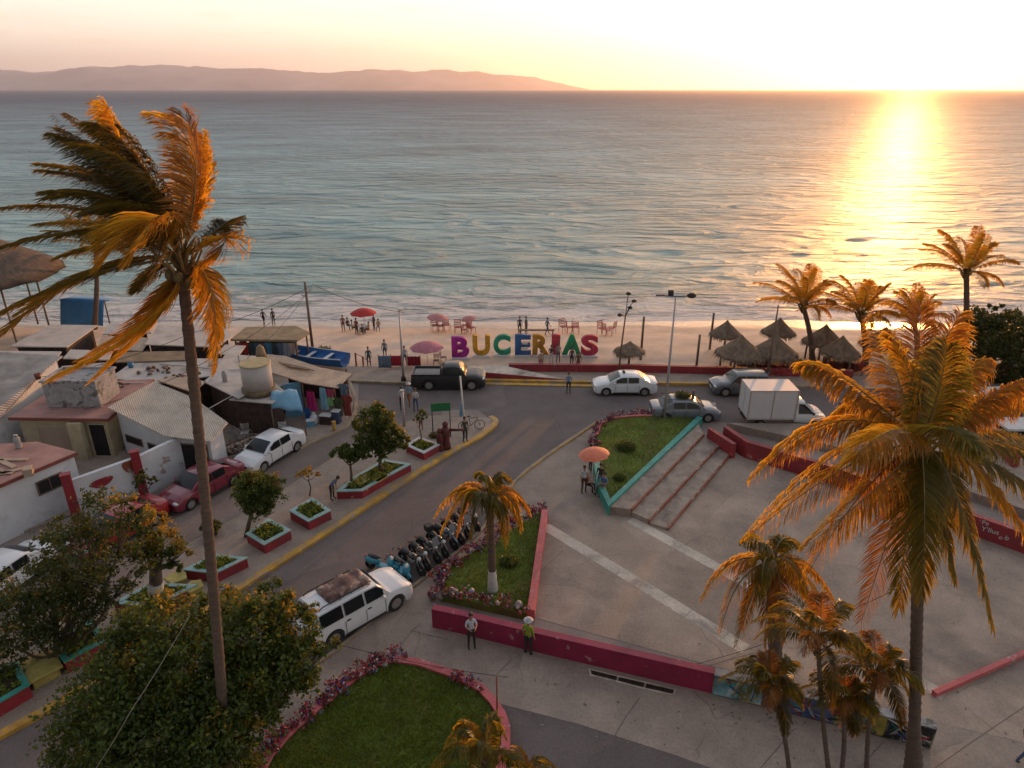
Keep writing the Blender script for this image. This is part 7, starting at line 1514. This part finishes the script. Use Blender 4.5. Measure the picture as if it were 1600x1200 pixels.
parasol('bright red umbrella over the crowded beach table on the left', 570, 518, 482, 21, URED)
parasol('pale pink umbrella standing in front of the letter B', 668, 573, 534, 27, UPINK, g(668, 569))
parasol('small rose umbrella near the water, left of its pair', 686, 518, 491, 18, URS, tilt=.12)
parasol('small rose umbrella near the water, right of its pair', 732, 520, 494, 13, URS, tilt=-.15)
b_ = g(924, 768); parasol('coral umbrella shading the vendors at the tip of the V-shaped lawn', 923, 768, 702, 25, UCOR, b_, tilt=-.12, group=None, nm='sun_umbrella')
RCH = mat('red_plastic', (.34, .015, .01), .5, .15, 3, 0); BRW = mat('brown_plastic', (.07, .03, .025), .6, .2, 3, 0)
ch0 = chair('red plastic chair, frontmost of those right of the small rose umbrellas', bz_(726, 522), 1.0, RCH, 'red beach chairs')
tb0 = thing('beach_table', 'low white table under the red umbrella', 'table', bz_(568, 520)); mb = MB(); mb.lathe([(.5, .70), (.5, .74)], n=18); mb.build('table_top', PLW, tb0)
for x, y in ((.3, .3), (-.3, .3), (.3, -.3), (-.3, -.3)): mb = MB(); mb.tube([(x, y, 0), (x * .9, y * .9, .7)], .02, 5); mb.build('leg', PLW, tb0)
spots = [(680, 518, 'red plastic chair left under the left small rose umbrella', .4), (689, 519, 'red plastic chair in the middle under the left small rose umbrella', 1.9), (698, 517, 'red plastic chair right under the left small rose umbrella', 3.0), (716, 521, 'red plastic chair left under the right small rose umbrella', .2), (736, 522, 'red plastic chair right under the right small rose umbrella', 2.4), (730, 518, 'red plastic chair at the back under the right small rose umbrella', 4),
         (880, 520, 'red plastic chair at the left of the trio above the letter S', .5), (890, 521, 'red plastic chair in the middle of the trio above the letter S', 1.7), (899, 521, 'red plastic chair at the right of the trio above the letter S', 2.9), (940, 523, 'red plastic chair left of the lone thatched hut', .7), (948, 525, 'red plastic chair nearest to the lone thatched hut', 2.0), (955, 522, 'red plastic chair behind the lone thatched hut', 4.1)]
for px, py, l, r_ in spots: dup(ch0, bz_(px, py), r_, l, 1.45)
for k, (px, py, l) in enumerate(((682, 571, 'brown chair left under the pale pink umbrella'), (693, 566, 'brown chair right of the pale pink umbrella'))): chair(l, g(px, py), k * 1.5, BRW, 'brown chairs under the pink umbrella')
cols = [((.30, .12, .10), 'rust'), ((.07, .05, .05), 'dark brown'), ((.42, .40, .38), 'pale grey'), ((.20, .05, .04), 'maroon'), ((.05, .05, .07), 'black'), ((.34, .20, .12), 'tan'), ((.12, .08, .08), 'plum'), ((.45, .30, .22), 'peach')]
for i, (px, py) in enumerate(((537, 518), (544, 515), (551, 519), (558, 523), (567, 526), (577, 522), (585, 516), (592, 517))): person('person in %s clothes sitting around the beach table under the red umbrella' % cols[i][1], bz_(px, py), i * .9, cols[i][0], tuple(c * .6 for c in cols[(i + 3) % 8][0]), 'sit' if i % 3 else 'stand', 1.62, group='people around the red umbrella')
bt_ = thing('rescue_bench', 'low wooden bench frame on the sand behind the letters C and R', 'bench', bz_(838, 523)); mb = MB(); mb.box((0, 0, .45), (3.3, .3, .08)); mb.build('seat', WOOD, bt_)
for x in (-1.5, 1.5): mb = MB(); mb.box((x, 0, .2), (.1, .28, .46)); mb.build('leg', WOOD, bt_)
bt_.name = 'wooden_bench'
ct = car('dark chair', (0, 0), (1, 1), 'sedan', PW) if False else None
for i, (px, py, l) in enumerate(((1166, 578, 'dark red covered restaurant table at the left under the front huts'), (1188, 580, 'dark red covered restaurant table in the middle under the front huts'), (1212, 582, 'dark red covered restaurant table at the right under the front huts'), (1236, 584, 'dark red covered restaurant table by the beach shrubs'), (1300, 575, 'dark red covered restaurant table under the round hut, left'), (1332, 578, 'dark red covered restaurant table under the round hut, right'))):
    q = g(px, py); t = thing('restaurant_table', l, 'table', q, i * .4, group='restaurant tables under the huts'); mb = MB(); mb.box((0, 0, .74), (1.1, 1.1, .05)); mb.build('table_top', RCH, t); mb = MB(); mb.box((0, 0, .45), (1.16, 1.16, .66), taper=.97); mb.build('tablecloth', cloth((.12, .02, .015)), t)
    for x, y in ((.45, .45), (-.45, .45), (.45, -.45), (-.45, -.45)): mb = MB(); mb.tube([(x, y, 0), (x, y, .72)], .03, 5); mb.build('leg', WOOD, t)
    for k in range(2): dup(ch0, q + V((1.0 * cos(k * 2.6 + i), 1.0 * sin(k * 2.6 + i), 0)), k * 2.6 + i + pi / 2, '%s of the two red chairs at the %s' % (('one', 'other')[k], l.replace('dark red covered restaurant ', '')), 1.1)
tw = thing('seaweed_line', 'thin broken line of seaweed and debris along the wet sand', 'seaweed', bz_(300, 499)); tw['kind'] = 'stuff'; mb = MB()
for k in range(260): px = rnd.uniform(280, 1500); q = bz_(px, 497 + 3 * noise.noise(V((px * .01, 0, 0))) + rnd.uniform(-1, 1)); rock(mb, q - tw.location, rnd.uniform(.03, .12))
o_ = mb.build('debris', LITTER, tw); o_['kind'] = 'stuff'
# ---------------- evening haze over the bay ----------------
def build_haze():
    mb = MB(); mb.box((0, 16000, 650), (90000, 38000, 1320))
    m = bpy.data.materials.new('evening_haze'); m.use_nodes = True; nt = m.node_tree; N = nt.nodes; L = nt.links
    N.remove(N['Principled BSDF'])
    v = N.new('ShaderNodeVolumePrincipled'); v.inputs['Color'].default_value = (.95, .82, .84, 1); v.inputs['Density'].default_value = 4.2e-5; v.inputs['Anisotropy'].default_value = .72
    L.new(v.outputs[0], N['Material Output'].inputs['Volume'])

    tag(mb.build('haze', m), kind='stuff')
build_haze()
